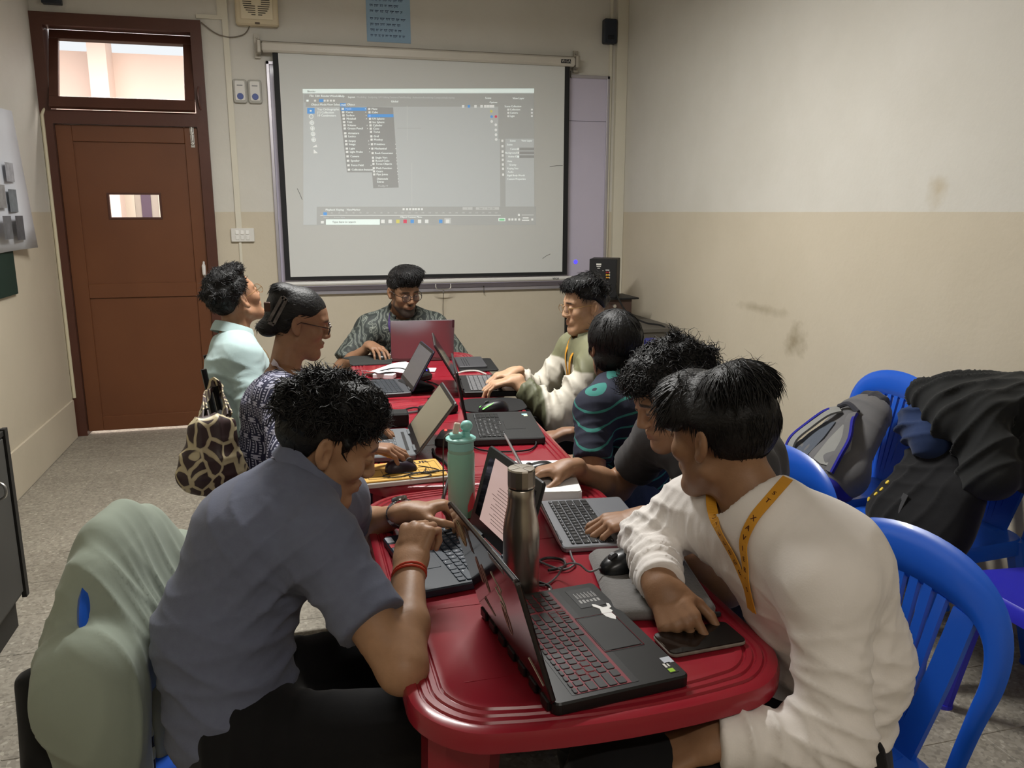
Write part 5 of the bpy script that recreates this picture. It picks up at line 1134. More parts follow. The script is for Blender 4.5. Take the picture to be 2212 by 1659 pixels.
# ------------------------------------------------------------------ people
def torso(F, J, g=0., b=1.0, k=.035):
    lp = V(J['hl'])-V(J['hr']); lsv = V(J['sl'])-V(J['sr']); lm = nrm(nrm(lp)+nrm(lsv)); nk = V(J['neck']); ch = V(J['chest']); be = V(J['belly']); pe = V(J['pel'])
    F.cap(pe, be, .155*b, .112*b, .142*b, .108*b, xd=lp, k=k, grow=g); F.cap(be, ch, .142*b, .108*b, .165*b, .112*b, xd=lm, k=k, grow=g)
    up = ch+(nk-ch)*.72; F.cap(ch, up, .165*b, .112*b, .105*b, .075*b, xd=lsv, k=k, grow=g)
    for s in ('sr', 'sl'):
        S = V(J[s]); F.cap(nk*.78+ch*.22+(S-nk)*.12, S, .058*b, .058*b, .056*b, .056*b, k=k, grow=g)
        F.cap(ch+(S-ch)*.35, S+(ch-S)*.15, .085*b, .085*b, .062*b, .062*b, k=k, grow=g)
def legs(F, J, g=0., k=.03, b=1.0):
    F.cap(J['hr'], J['hl'], .115*b, .115*b, k=k, grow=g)
    for s in 'rl':
        F.cap(J['h'+s], J['k'+s], .092*b, .092*b, .066*b, .066*b, k=k, grow=g); F.cap(J['k'+s], J['a'+s], .064*b, .064*b, .042*b, .042*b, k=k, grow=g)
def glasses(par, fr, m, wd=.048, ht=.038, r=.0011, square=2.6, lens=True, y0=.104, top=None):
    g = MB(); gl = MB(); loops = []
    for s in (-1, 1):
        P = []; 
        for k in range(20):
            a = 2*math.pi*k/20; ca, sa = math.cos(a), math.sin(a); e = 2/square
            x = s*.033+wd/2*math.copysign(abs(ca)**e, ca); z = .000+ht/2*math.copysign(abs(sa)**e, sa); P.append(fr(x, y0-.10*(abs(x)**2)*8-.004*abs(z)/.02, z))
        g.tube(P, r*fr.s, 6, True); gl.add(P, [tuple(range(20))])
        ex = s*(.033+wd/2); g.tube([fr(ex, y0-.10*ex*ex*8, .007), fr(s*.072, .07, .009), fr(s*.0795, .0, .012), fr(s*.080, -.022, -.004)], r*1.1*fr.s, 6)
    g.tube(spline([fr(-.010, y0, .004), fr(0, y0+.003, .008), fr(.010, y0, .004)], 4), r*fr.s, 6)
    o = g.build('glasses', m, par, True)
    if lens: gl.build('lenses', mat('lens', (.5, .52, .54, 1), .03, alpha=.07, spec=.6), o)
    return o
def collar(par, fr, nk, up, m, r=(.068, .062), h=.035, tip=.05, open_a=28, name='collar'):
    """turned-down shirt collar round the neck: fr gives sideways and forward axes"""
    up = nrm(up); nk = V(nk)+up*.040; x = nrm(fr.x-up*(fr.x@up)); y = np.cross(up, x); P = []; n = 26; F = []
    for k in range(n+1):
        a = R(90+open_a+(360-2*open_a)*k/n); ed = abs(k/n-.5)*2; ca, sa = math.cos(a), math.sin(a); drop = -.012*(1+sa)*.9
        base = nk+x*ca*r[0]+y*sa*r[1]+up*drop
        for (o, z) in ((-.004, -.004), (.002, h*.75), (.006, h*.85), (.013, h*.45), (.020+.010*ed**4, -.012-tip*ed**6), (.016+.010*ed**4, -.013-tip*ed**6), (.006, 0)):
            P.append(base+(x*ca+y*sa)*o+up*z)
    for k in range(n):
        for j in range(7): F.append((k*7+j, k*7+(j+1) % 7, k*7+7+(j+1) % 7, k*7+7+j))
    F.append(tuple(range(7))); F.append(tuple(range(n*7+6, n*7-1, -1)))
    mb = MB(); mb.add(P, F); return mb.build(name, m, par, 60)
def ring_band(par, name, c, axis, ra, m, r=.004, xd=(0, 0, 1), rb=None):
    az = nrm(axis); ax = nrm(V(xd)-az*(V(xd)@az)); ay = np.cross(az, ax); rb = rb or ra
    return MB().tube([V(c)+ax*ra*math.cos(a)+ay*rb*math.sin(a) for a in np.linspace(0, 2*math.pi, 21)[:-1]], r, 6, True).build(name, m, par, True)
def lanyard(par, pts, ups, m, w=.016, text=None, tm=None, name='lanyard', size=.0085, step=.016, start=.1):
    n = 7; P = spline(pts, n); U = spline(ups, n); o = MB().ribbon(P, U, w, .0016).build(name, m, par)
    if text:
        d = [0]
        for i in range(1, len(P)): d.append(d[-1]+np.linalg.norm(P[i]-P[i-1]))
        mb = MB(); s = start*d[-1]
        for ch in text:
            if s > d[-1]: break
            i = max(1, int(np.searchsorted(d, s))); i = min(i, len(P)-1); t = (s-d[i-1])/(d[i]-d[i-1]+1e-9); p = P[i-1]*(1-t)+P[i]*t; tg = nrm(P[i]-P[i-1]); up = nrm(U[i]); sd = nrm(np.cross(tg, up))
            if ch.strip(): put_text(mb, ch, p+up*.0012, -sd, -tg, size*1.3, bold=.0004)
            s += step
        mb.build('lanyard_lettering', tm, o)['kind'] = 'stuff'
    return o
def surf_snap(P0, Pm, Nm, off=.004):
    """put points on a garment surface"""
    out = []; up = []
    for p in P0:
        d = ((Pm-V(p))**2).sum(1); i = np.argmin(d); near = np.where(d < .02**2)[0]
        if len(near): i = near[np.argmax((Pm[near]-V(p))@Nm[i])]
        out.append(Pm[i]+Nm[i]*off); up.append(Nm[i])
    return out, up
SHOE = cloth('shoe_dark', (26, 26, 28), rough=.6)
def person(label, J, fr, skin, shirt, pants, vox=.007, hv=.003, bulk=1.0, sleeve=.55, sgrow=.012, hands=None, beard=0, fade=0, fem=False, fold=(), hem=None, neck_cut=.066, larm=(.275, .245), smooth_shirt=1, cuffw=None, sleeve_r=None, pgrow=.012, hsc=1.0, legb=1.0, fseed=3, brow=1.0):
    J = {k: V(v) for k, v in J.items()}; root = empty('person', (J['pel'][0], J['pel'][1], 0), label=label, cat='person')
    root_inv = Matrix.Translation(-Vector(root.location))
    for s in 'rl':
        if 'e'+s not in J: J['e'+s] = ik(J['s'+s], J['w'+s], larm[0], larm[1], J['p'+s])
    base = np.array(skin[:3])
    # ---- body: one continuous figure (fine head, arms and hands; coarser under the clothes)
    F = Field(); torso(F, J, 0, bulk*.97); legs(F, J, 0, b=bulk*legb)
    for s in 'rl': F.cap(J['s'+s], J['e'+s], .048, .048, .042, .042, k=.03)
    parts = [F.mesh(.014)]; tints = [np.tile(base, (len(parts[0][0]), 1))]
    F = Field(); head_field(F, fr, J['neck']-nrm(J['neck']-J['chest'])*.02, fem); p = F.mesh(hv); parts.append(p); tints.append(head_tint(p[0], fr, base, beard, fade, brow=brow))
    nails = []
    for s, sg in (('r', -1), ('l', 1)):
        F = Field(); h = (hands or {}).get(s)
        a0 = J['s'+s]*.25+J['e'+s]*.75 if sleeve < .9 else J['e'+s]
        if sleeve < .9: F.cap(J['s'+s]*.6+J['e'+s]*.4, J['e'+s], .047*bulk, .047*bulk, .041*bulk, .041*bulk, k=.02)
        fx = h['n'] if h else (0, 0, 1)
        F.cap(J['e'+s], J['e'+s]*.62+J['w'+s]*.38, .041*bulk, .041*bulk, .042*bulk, .038*bulk, xd=np.cross(J['w'+s]-J['e'+s], V(fx)), k=.02)
        F.cap(J['e'+s]*.62+J['w'+s]*.38, J['w'+s], .042*bulk, .038*bulk, .028*hsc, .021*hsc, xd=np.cross(J['w'+s]-J['e'+s], V(fx)), k=.02)
        if h: nails += hand_field(F, J['w'+s], h['d'], h['n'], sg, h.get('c', (25, 30, 20)), h.get('sp', .5), h.get('t', (35, 20, 20)), h.get('s', hsc))
        p = F.mesh(h.get('v', hv) if h else .008); p = (relax(p[0], p[1], 1, .35), p[1]); parts.append(p); tints.append(np.tile(base, (len(p[0]), 1)))
    body = to_mesh('body', parts, SKIN, root, np.concatenate(tints)); body.matrix_parent_inverse = root_inv
    # ---- upper garment
    F = Field(); torso(F, J, sgrow, bulk); sr = sleeve_r or (.060*bulk, .060*bulk, .052*bulk)
    for s in 'rl':
        S, E, W = J['s'+s], J['e'+s], J['w'+s]
        if sleeve < .9:
            B = S+(E-S)*sleeve; F.cap(S, B+(B-S)*.02/np.linalg.norm(B-S), sr[0], sr[0], sr[1], sr[1], k=.03); F.plane(B, E-S, .085, .004)
            F.cap(B-(B-S)*.10, B+(E-S)*.2, sr[1]-.008, sr[1]-.008, sr[1]-.006, sr[1]-.006, k=.004, op='s') if False else None
        else:
            F.cap(S, E, sr[0], sr[0], sr[1], sr[1], k=.03); B = E+(W-E)*(sleeve-1.0); F.cap(E, B, sr[1], sr[1], sr[2], sr[2], k=.025); F.plane(B, W-E, .07, .004)
    hd = nrm(J['belly']-J['pel']); hp = J['pel']-hd*(hem if hem is not None else .05); F.plane(hp, -hd, .30, .006)
    nd = nrm(fr.c-J['neck']); F.cap(J['neck']-nd*.01, J['neck']+nd*.15, neck_cut, neck_cut, neck_cut+.02, neck_cut+.02, k=.01, op='s')
    P, Q = F.mesh(vox); P = relax(P, Q, smooth_shirt); N = normals(P, Q)
    fs = list(fold)
    for s in 'rl':
        S, E, W = J['s'+s], J['e'+s], J['w'+s]; a = nrm(E-S)
        if sleeve > .9: fs += [(E, nrm(W-S), .075, .006, .034), (E+(W-E)*.5, nrm(W-E), .08, .005, .04), (S+(E-S)*.5, a, .08, .004, .05)]
        else: fs += [(S+(E-S)*.35, a, .08, .003, .035)]
        fs += [(S+(J['belly']-S)*.25, nrm(S-J['belly']), .09, .004, .045)]
    fs += [(J['belly'], hd, .16, .005, .055), (J['pel'], hd, .14, .005, .05)]
    P = folds(P, N, fs, fseed); P = P+N*(wob(P, 18, fseed+2)*.0025)[:, None]
    so = to_mesh(shirt[1], [(P, Q)], shirt[0], root); so.matrix_parent_inverse = root_inv
    N = normals(P, Q); SP = [P]; SN = [N]
    for (a_, b_) in parts[:2]: SP.append(a_); SN.append(normals(a_, b_))
    # ---- trousers and shoes
    F = Field(); F.cap(J['pel'], J['belly'], .158*bulk, .115*bulk, .146*bulk, .112*bulk, xd=J['hl']-J['hr'], k=.03); F.plane(J['pel']+hd*.05, hd, .30, .006); legs(F, J, pgrow, b=bulk*legb)
    P2, Q2 = F.mesh(max(vox, .008)); N2 = normals(P2, Q2); P2 = folds(P2, N2, [(J['hr'], nrm(J['kr']-J['hr']), .12, .006, .05), (J['hl'], nrm(J['kl']-J['hl']), .12, .006, .05), (J['kr'], (0, 0, 1), .1, .005, .04), (J['kl'], (0, 0, 1), .1, .005, .04)], fseed+5)
    po_ = to_mesh('trousers', [(P2, Q2)], pants, root); po_.matrix_parent_inverse = root_inv
    for s in 'rl':
        A = J['a'+s]; d = V(J['k'+s]-J['h'+s]); d[2] = 0; d = nrm(d); F = Field(); F.cap(V(A[0], A[1], .045)-d*.04, V(A[0], A[1], .035)+d*.15, .042, .04, .046, .03, xd=np.cross(d, V(0, 0, 1)), k=.02); F.cap(V(A[0], A[1], .05), A, .045, .045, .045, .045, k=.02)
        F.plane((A[0], A[1], .003), (0, 0, -1), .25, .003); q = to_mesh('shoe', [F.mesh(.008)], SHOE, root); q.matrix_parent_inverse = root_inv
    root['_'] = 0; del root['_']
    return dict(root=root, J=J, fr=fr, shirt=so, P=P, N=N, Q=Q, SP=np.concatenate(SP), SN=np.concatenate(SN), inv=root_inv, nails=nails)
def adopt(pn, *objs):
    for o in objs:
        if o.parent is None: o.parent = pn['root']
        if o.parent == pn['root']: o.matrix_parent_inverse = pn['inv']
def SK_(r, g, b): return srgb(r, g, b)
# ------------------------------------------------------------------ P1: polo shirt, leaning over the navy laptop
J = dict(pel=(-.155, 1.475, .565), hr=(-.12, 1.39, .545), hl=(-.12, 1.57, .545), kr=(.215, 1.32, .575), kl=(.24, 1.60, .575), ar=(.20, 1.29, .10), al=(.28, 1.62, .10),
         belly=(-.170, 1.515, .715), chest=(-.092, 1.562, .875), neck=(-.012, 1.598, .968), sr=(.02, 1.425, .905), sl=(.06, 1.76, .875),
         wr=(.185, 1.468, .825), wl=(.228, 1.785, .818), pr=(.35, -.75, -.55), pl=(-.35, .8, -.5))
fr = Frame((.046, 1.605, 1.045), (.91, .02, -.42), (.40, .02, .9), 1.0)
POLO = cloth('polo_slate', (106, 113, 132), .08, 60, .35, 260, col2=srgb(98, 102, 122))
BLACKT = cloth('trousers_black', (17, 17, 19), .2, 40)
p1 = person('person in a slate polo shirt leaning over the navy laptop, watch on one wrist', J, fr, SK_(166, 128, 98), (POLO, 'polo_shirt'), BLACKT, vox=.0062, hv=.0028, sleeve=.66, sgrow=.016, bulk=.98, sleeve_r=(.064, .064, .06),
    hands={'r': dict(d=(.28, .55, .62), n=(-.55, -.62, .5), c=(62, 80, 50), t=(30, 35, 35), sp=.3), 'l': dict(d=(.9, -.1, .12), n=(.05, .25, .95), c=((52, 34, 18), (60, 34, 18), (62, 36, 18), (62, 36, 18)), t=(46, 30, 30), sp=.15)},
    fold=[((-.02, 1.40, .86), (.6, -.2, -.7), .12, .006, .045), ((-.10, 1.47, .95), (1, 0, .8), .10, .004, .05), ((-.17, 1.40, .66), (.3, 0, 1), .14, .005, .06)], hem=.088, larm=(.27, .245), legb=.88)
adopt(p1, collar(p1['root'], Frame((0, 0, 0), (.85, .1, -.5), (.5, .05, .85)), p1['J']['neck']+V(.0, 0, -.005), nrm(fr.c-p1['J']['neck']), POLO, r=(.070, .066), h=.036, tip=.035))
hf = hair_field(fr, (.082, .100, .094), (0, -.018, .038), STD, bumps=120, seed=4, brad=(.009, .017), extra=(((0, .058, .080), (.066, .030, .030)), ((0, .02, .112), (.066, .056, .030))))
adopt(p1, add_hair(p1['root'], hf, .0042, fr, [dict(n=3200, length=(.024, .05), rad=(.0009, .0019), flow=flow_mix, curl=.0048, lift=.02, zmin=.04, wave=2.0), dict(n=120, length=(.02, .035), rad=(.0005, .0009), flow=flow_rand, curl=.004, lift=.5, zmin=.08, wave=1.5), dict(n=500, length=(.012, .025), rad=(.0009, .0018), flow=flow_down, lift=.05, zmin=-.06)], seed=2, rough=.004))
w = p1['J']['wl']; e = p1['J']['el']; wd = nrm(w-e)
wt = empty('wristwatch'); wt.parent = p1['root']; wt.matrix_parent_inverse = p1['inv']
STL = mat('watch_steel', srgb(150, 148, 146), .25, metal=.9)
cx = w-wd*.028; up_ = nrm(V(0, .2, 1)-wd*(V(0, .2, 1)@wd)); sx_ = np.cross(wd, up_)
for k in range(16):
    a = 2*math.pi*k/16; c_ = cx+sx_*.0395*math.cos(a)+up_*.0325*math.sin(a); rad = nrm(sx_*math.cos(a)*.0325+up_*math.sin(a)*.0395); Mx = np.stack([wd, np.cross(rad, wd), rad], 1)
    MB().rbox(c_, (.019, .0135, .004), r=.002, ch=.001, seg=2, M=Mx).build('bracelet_link', STL, wt)
Mx = np.stack([wd, np.cross(up_, wd), up_], 1); MB().lathe([(0, 0), (.0185, 0), (.0185, .006), (.016, .009), (0, .009)], cx+up_*.032, 20, Mx).build('watch_case', STL, wt, 40)
MB().lathe([(0, 0), (.0145, 0), (0, .0004)], cx+up_*.0414, 20, Mx).build('dial', mat('dial_dark', srgb(24, 26, 34), .15), wt)
w = p1['J']['wr']; e = p1['J']['er']; wd = nrm(w-e)
for s in (0, 1): adopt(p1, ring_band(p1['root'], 'wrist_thread', w-wd*(.018+.006*s), wd+V(.05*s, 0, .1*s), .034, mat('thread_red', srgb(176, 58, 34), .8), .0024, xd=np.cross(wd, V(-.55, -.62, .5)), rb=.028))
# ------------------------------------------------------------------ P8: white long-sleeved shirt, back of head to us
J = dict(pel=(.875, 1.165, .56), hr=(.84, 1.26, .545), hl=(.84, 1.08, .545), kr=(.50, 1.31, .575), kl=(.46, 1.09, .575), ar=(.56, 1.33, .10), al=(.54, 1.05, .10),
         belly=(.922, 1.17, .715), chest=(.872, 1.195, .87), neck=(.795, 1.262, .968), sr=(.775, 1.445, .893), sl=(.812, 1.055, .903),
         wr=(.637, 1.297, .806), wl=(.615, 1.045, .660), er=(.705, 1.505, .812), el=(.800, .985, .672))
fr = Frame((.758, 1.322, 1.088), (-.43, .89, -.12), (-.05, .05, 1), 1.0)
WHITE = cloth('shirt_white', (236, 231, 226), .03, 40, .3, 300)
p8 = person('person in a white long-sleeved shirt with an orange lanyard, head turned away', J, fr, SK_(146, 110, 82), (WHITE, 'long_sleeved_shirt'), BLACKT, vox=.006, hv=.0028, sleeve=1.93, sgrow=.015, bulk=.98, sleeve_r=(.066, .060, .046),
    hands={'r': dict(d=(.10, -.84, -.50), n=(-.40, -.48, .78), c=((28, 30, 22), (58, 62, 40), (66, 66, 42), (70, 66, 42)), t=(38, 18, 16), sp=.3), 'l': dict(d=(-.8, .3, -.4), n=(-.3, -.2, .9), c=(35, 35, 25), v=.005)},
    fold=[((.80, 1.0, .70), (.5, .1, 1), .10, .008, .042), ((.70, 1.02, .66), (1, 0, .1), .09, .007, .042), ((.67, 1.40, .80), (.2, 1, .1), .11, .005, .030), ((.72, 1.48, .86), (.5, .1, .8), .1, .005, .04), ((.95, 1.12, .64), (-.2, .3, 1), .13, .008, .055), ((.84, 1.10, .80), (1, .3, -.6), .12, .004, .06)], hem=.075, neck_cut=.062)
P8H = [(-.14, -.050), (-.075, -.052), (-.05, -.045), (-.035, -.028), (-.018, .024), (.012, .034), (.03, .03), (.045, .02), (.06, .02), (.08, .03), (.13, .03)]
hf = hair_field(fr, (.083, .101, .093), (0, -.018, .037), P8H, bumps=0, extra=(((.0, .055, .085), (.072, .045, .04)), ((0, -.05, .105), (.07, .055, .04)), ((-.05, .05, .05), (.04, .04, .045)), ((.05, .05, .05), (.04, .04, .045))))
adopt(p8, add_hair(p8['root'], hf, .0042, fr, [dict(n=2200, length=(.035, .07), rad=(.0012, .0024), flow=flow_down, lift=.03, curl=.001, zmin=.065, curvr=.10), dict(n=2600, length=(.02, .05), rad=(.001, .002), hl=P8H, flow=flow_down, lift=.0, zmin=-.05), dict(n=160, length=(.03, .05), rad=(.0005, .0009), flow=flow_rand, lift=.5, curl=.002, zmin=.08)], seed=9, rough=.0028, rf=50))
ORANGE = mat('lanyard_orange', srgb(206, 146, 40), .6, noise=.1, nscale=60); INK = mat('lanyard_ink', srgb(92, 46, 26), .7)
P, U = surf_snap([(.822, 1.20, 1.03), (.775, 1.165, 1.02), (.735, 1.165, .985), (.712, 1.165, .94), (.705, 1.165, .895), (.705, 1.165, .85), (.71, 1.165, .80)], p8['P'], p8['N'], .005)
adopt(p8, lanyard(p8['root'], P, U, ORANGE, .019, " ST XAVIER'S", INK, size=.010, step=.0195, start=.12))
P, U = surf_snap([(.745, 1.315, .99), (.725, 1.275, .965), (.708, 1.235, .93), (.70, 1.20, .89), (.705, 1.172, .84), (.71, 1.166, .80)], p8['P'], p8['N'], .005)
adopt(p8, lanyard(p8['root'], P, U, ORANGE, .019, '  COLLEGE', INK, size=.010, step=.019, start=.1))
# ------------------------------------------------------------------ P7: charcoal t-shirt, curly hair
J = dict(pel=(1.06, 1.825, .56), hr=(1.02, 1.92, .545), hl=(1.02, 1.74, .545), kr=(.62, 1.98, .575), kl=(.62, 1.72, .575), ar=(.66, 1.98, .1), al=(.66, 1.70, .1),
         belly=(1.10, 1.82, .72), chest=(1.055, 1.815, .875), neck=(.985, 1.805, .965), sr=(.955, 1.985, .90), sl=(1.0, 1.62, .90), wr=(.705, 2.045, .806), wl=(.755, 1.655, .80), pr=(.3, .5, -.6), pl=(.4, -.5, -.7))
fr = Frame((.892, 1.800, 1.042), (-.95, -.04, -.34), (-.35, 0, .93), .98)
CHAR = cloth('tshirt_charcoal', (62, 61, 62), .1, 50)
def nebula():
    m = bpy.data.materials.new('nebula_print'); m.use_nodes = True; nt = m.node_tree; b = nt.nodes['Principled BSDF']; L = nt.links; tc = nt.nodes.new('ShaderNodeTexCoord')
    n = nt.nodes.new('ShaderNodeTexNoise'); n.inputs['Scale'].default_value = 11; n.inputs['Detail'].default_value = 10; n.inputs['Roughness'].default_value = .7; L.new(tc.outputs['Object'], n.inputs['Vector'])
    r = ramp(nt, [(.5, srgb(18, 18, 24)), (.62, srgb(36, 34, 62)), (.72, srgb(96, 84, 126)), (.8, srgb(170, 160, 180))]); L.new(n.outputs['Fac'], r.inputs[0]); L.new(r.outputs[0], b.inputs['Base Color']); b.inputs['Roughness'].default_value = .8; return m
p7 = person('person with curly hair in a charcoal t-shirt, hand on a mouse over the white pad', J, fr, SK_(158, 120, 92), (CHAR, 't_shirt'), nebula(), vox=.008, hv=.003, sleeve=.62, sgrow=.016, bulk=1.0, sleeve_r=(.066, .066, .05),
    hands={'r': dict(d=(-.96, .06, -.12), n=(-.05, .12, .98), c=((18, 26, 18), (20, 30, 20), (24, 32, 20), (28, 32, 20)), t=(42, 18, 14), sp=.9, s=1.0), 'l': dict(d=(-.93, .16, -.16), n=(-.12, -.05, .98), c=((22, 34, 22), (26, 36, 22), (28, 36, 22), (30, 34, 20)), t=(36, 12, 12), sp=.9)}, larm=(.27, .245))
hf = hair_field(fr, (.088, .108, .098), (0, -.018, .040), [(a, b-.004) for a, b in STD], bumps=200, seed=12, brad=(.010, .021), extra=(((0, .072, .080), (.07, .038, .034)), ((0, 0, .118), (.07, .07, .034))))
adopt(p7, add_hair(p7['root'], hf, .0046, fr, [dict(n=3000, length=(.024, .055), rad=(.0010, .0021), flow=flow_mix, curl=.007, lift=.16, zmin=.0, wave=2.2), dict(n=250, length=(.03, .055), rad=(.0006, .001), flow=flow_rand, curl=.008, lift=.7, zmin=.06, wave=2.2)], seed=5, rough=.005))
# print on the chest
P, U = surf_snap([(.925, 1.72, .83)], p7['P'], p7['N'], .0)
def chest_print(pn, c, n, yd, items):
    mb = [MB(), MB()]; n = nrm(n); yd = nrm(V(yd)-n*(V(yd)@n)); xd = np.cross(yd, n)
    for (t, u, v, s, k) in items:
        if t.startswith('o'): mb[k].tube([V(c)+n*.004+xd*(u+s*math.cos(a))+yd*(v+s*math.sin(a)) for a in np.linspace(0, 6.28, 15)[:-1]], .002, 5, True)
        else: put_text(mb[k], t, V(c)+n*.006+xd*u+yd*v, xd, yd, s, bold=.0008)
    adopt(pn, mb[0].build('chest_print', mat('print_cream', srgb(214, 210, 190), .8), pn['root']), mb[1].build('chest_print', mat('print_olive', srgb(150, 156, 70), .8), pn['root']))
n_ = U[0]; chest_print(p7, P[0], n_, (0, 0, 1), (('I', -.03, .02, .022, 0), ('U', -.008, .02, .022, 0), ('C', .016, .02, .022, 0), ('P', -.03, -.02, .034, 0), ('o', .0, -.022, .018, 1)))
# ------------------------------------------------------------------ P6: striped t-shirt, ponytail, back to us
J = dict(pel=(1.075, 2.45, .56), hr=(1.05, 2.54, .545), hl=(1.03, 2.37, .545), kr=(.70, 2.60, .575), kl=(.68, 2.36, .575), ar=(.72, 2.6, .1), al=(.70, 2.36, .1),
         belly=(1.085, 2.45, .70), chest=(1.065, 2.475, .84), neck=(1.045, 2.505, .945), sr=(1.16, 2.60, .875), sl=(.915, 2.39, .875), wr=(.93, 2.74, .70), wl=(.80, 2.50, .69), el=(.862, 2.27, .70), pr=(.5, .3, -.6))
fr = Frame((1.032, 2.545, 1.055), (-.10, 1, .0), (0, 0, 1), .97)
def stripes():
    m = bpy.data.materials.new('teal_stripes'); m.use_nodes = True; nt = m.node_tree; b = nt.nodes['Principled BSDF']; L = nt.links; tc = nt.nodes.new('ShaderNodeTexCoord')
    v = nt.nodes.new('ShaderNodeVectorMath'); v.operation = 'DOT_PRODUCT'; v.inputs[1].default_value = nrm((-.22, -.30, 1)); L.new(tc.outputs['Object'], v.inputs[0])
    n = nt.nodes.new('ShaderNodeTexNoise'); n.inputs['Scale'].default_value = 7; L.new(tc.outputs['Object'], n.inputs['Vector'])
    a = nt.nodes.new('ShaderNodeMath'); a.operation = 'MULTIPLY_ADD'; a.inputs[1].default_value = .004; L.new(n.outputs['Fac'], a.inputs[0]); L.new(v.outputs['Value'], a.inputs[2])
    s = nt.nodes.new('ShaderNodeMath'); s.operation = 'MULTIPLY'; s.inputs[1].default_value = 1/.036; L.new(a.outputs[0], s.inputs[0]); f = nt.nodes.new('ShaderNodeMath'); f.operation = 'FRACT'; L.new(s.outputs[0], f.inputs[0])
    r = ramp(nt, [(.0, srgb(26, 32, 52)), (.84, srgb(48, 124, 116))], 'CONSTANT'); L.new(f.outputs[0], r.inputs[0]); L.new(r.outputs[0], b.inputs['Base Color']); b.inputs['Roughness'].default_value = .85; return m
JEANS = cloth('jeans_blue', (58, 72, 100), .25, 25, .4, 220)
p6 = person('person with a ponytail in a navy t-shirt with thin teal stripes, seen from behind', J, fr, SK_(138, 103, 78), (stripes(), 't_shirt'), JEANS, vox=.008, hv=.004, sleeve=.80, sgrow=.014, bulk=.97, sleeve_r=(.062, .064, .05), hands={'l': dict(d=(-.6, .6, -.3), n=(0, 0, 1), v=.005), 'r': dict(d=(-.7, .5, -.2), n=(0, 0, 1), v=.006)}, hem=.05)
hf = hair_field(fr, (.093, .104, .096), (0, -.018, .036), [(-.14, -.10), (-.05, -.10), (-.03, -.095), (.0, -.075), (.025, -.05), (.04, .0), (.06, .055), (.12, .06)], extra=(((0, -.035, -.04), (.086, .062, .055)),))
h2 = Field(); pt = [fr(.0, -.10, -.055), fr(.015, -.125, -.075), fr(.03, -.135, -.11), fr(.035, -.13, -.155), fr(.03, -.12, -.195)]
for a, b, r0, r1 in zip(pt[:-1], pt[1:], (.022, .034, .044, .04), (.034, .044, .04, .018)): h2.cap(a, b, r0, r0, r1, r1, k=.02)
adopt(p6, add_hair(p6['root'], hf, .0048, fr, [dict(n=1500, length=(.03, .06), rad=(.0014, .0026), flow=flow_down, lift=.0, zmin=-.03)], seed=21, rough=.0018, rf=40))
adopt(p6, add_hair(p6['root'], h2, .005, fr, [dict(n=800, length=(.04, .07), rad=(.0012, .0024), flow=lambda L, rs: np.tile(V(.2, -.1, -1), (len(L), 1))+rs.normal(size=L.shape)*.6, curl=.009, lift=.35)], seed=23, rough=.005))
# ------------------------------------------------------------------ P5: olive and white jacket
J = dict(pel=(1.26, 3.275, .56), hr=(1.23, 3.37, .545), hl=(1.23, 3.19, .545), kr=(.84, 3.40, .575), kl=(.84, 3.16, .575), ar=(.86, 3.40, .1), al=(.86, 3.16, .1),
         belly=(1.29, 3.275, .71), chest=(1.265, 3.275, .85), neck=(1.225, 3.28, .955), sr=(1.22, 3.465, .885), sl=(1.20, 3.095, .885), wr=(.905, 3.375, .812), wl=(.855, 3.205, .812), pr=(.2, .45, -.8), pl=(.2, -.4, -.85))
fr = Frame((1.198, 3.285, 1.104), (-.985, -.06, -.10), (0, 0, 1), .97)
def two_tone(name, up_c, lo_c, z0, wrist_c):
    """jacket: olive yoke and body, white sleeves: split by height and by distance from the spine"""
    m = bpy.data.materials.new(name); m.use_nodes = True; nt = m.node_tree; b = nt.nodes['Principled BSDF']; L = nt.links; tc = nt.nodes.new('ShaderNodeNewGeometry'); sp_ = nt.nodes.new('ShaderNodeSeparateXYZ'); L.new(tc.outputs['Position'], sp_.inputs[0])
    def cmp(o, thr, sock, w=.004):
        q = nt.nodes.new('ShaderNodeMapRange'); q.inputs['From Min'].default_value = thr-w; q.inputs['From Max'].default_value = thr+w; L.new(sock, q.inputs['Value']); return q.outputs[0]
    hi = cmp(0, z0, sp_.outputs['Z']); far = cmp(0, 1.145, sp_.outputs['X']); mm = nt.nodes.new('ShaderNodeMath'); mm.operation = 'MAXIMUM'; L.new(hi, mm.inputs[0]); L.new(far, mm.inputs[1])
    x = nt.nodes.new('ShaderNodeMix'); x.data_type = 'RGBA'; L.new(mm.outputs[0], x.inputs['Factor']); x.inputs['A'].default_value = srgb(*lo_c); x.inputs['B'].default_value = srgb(*up_c)
    cu = cmp(0, .958, sp_.outputs['X']); y = nt.nodes.new('ShaderNodeMix'); y.data_type = 'RGBA'; L.new(cu, y.inputs['Factor']); y.inputs['A'].default_value = srgb(*wrist_c); L.new(x.outputs['Result'], y.inputs['B']); L.new(y.outputs['Result'], b.inputs['Base Color']); b.inputs['Roughness'].default_value = .6; return m
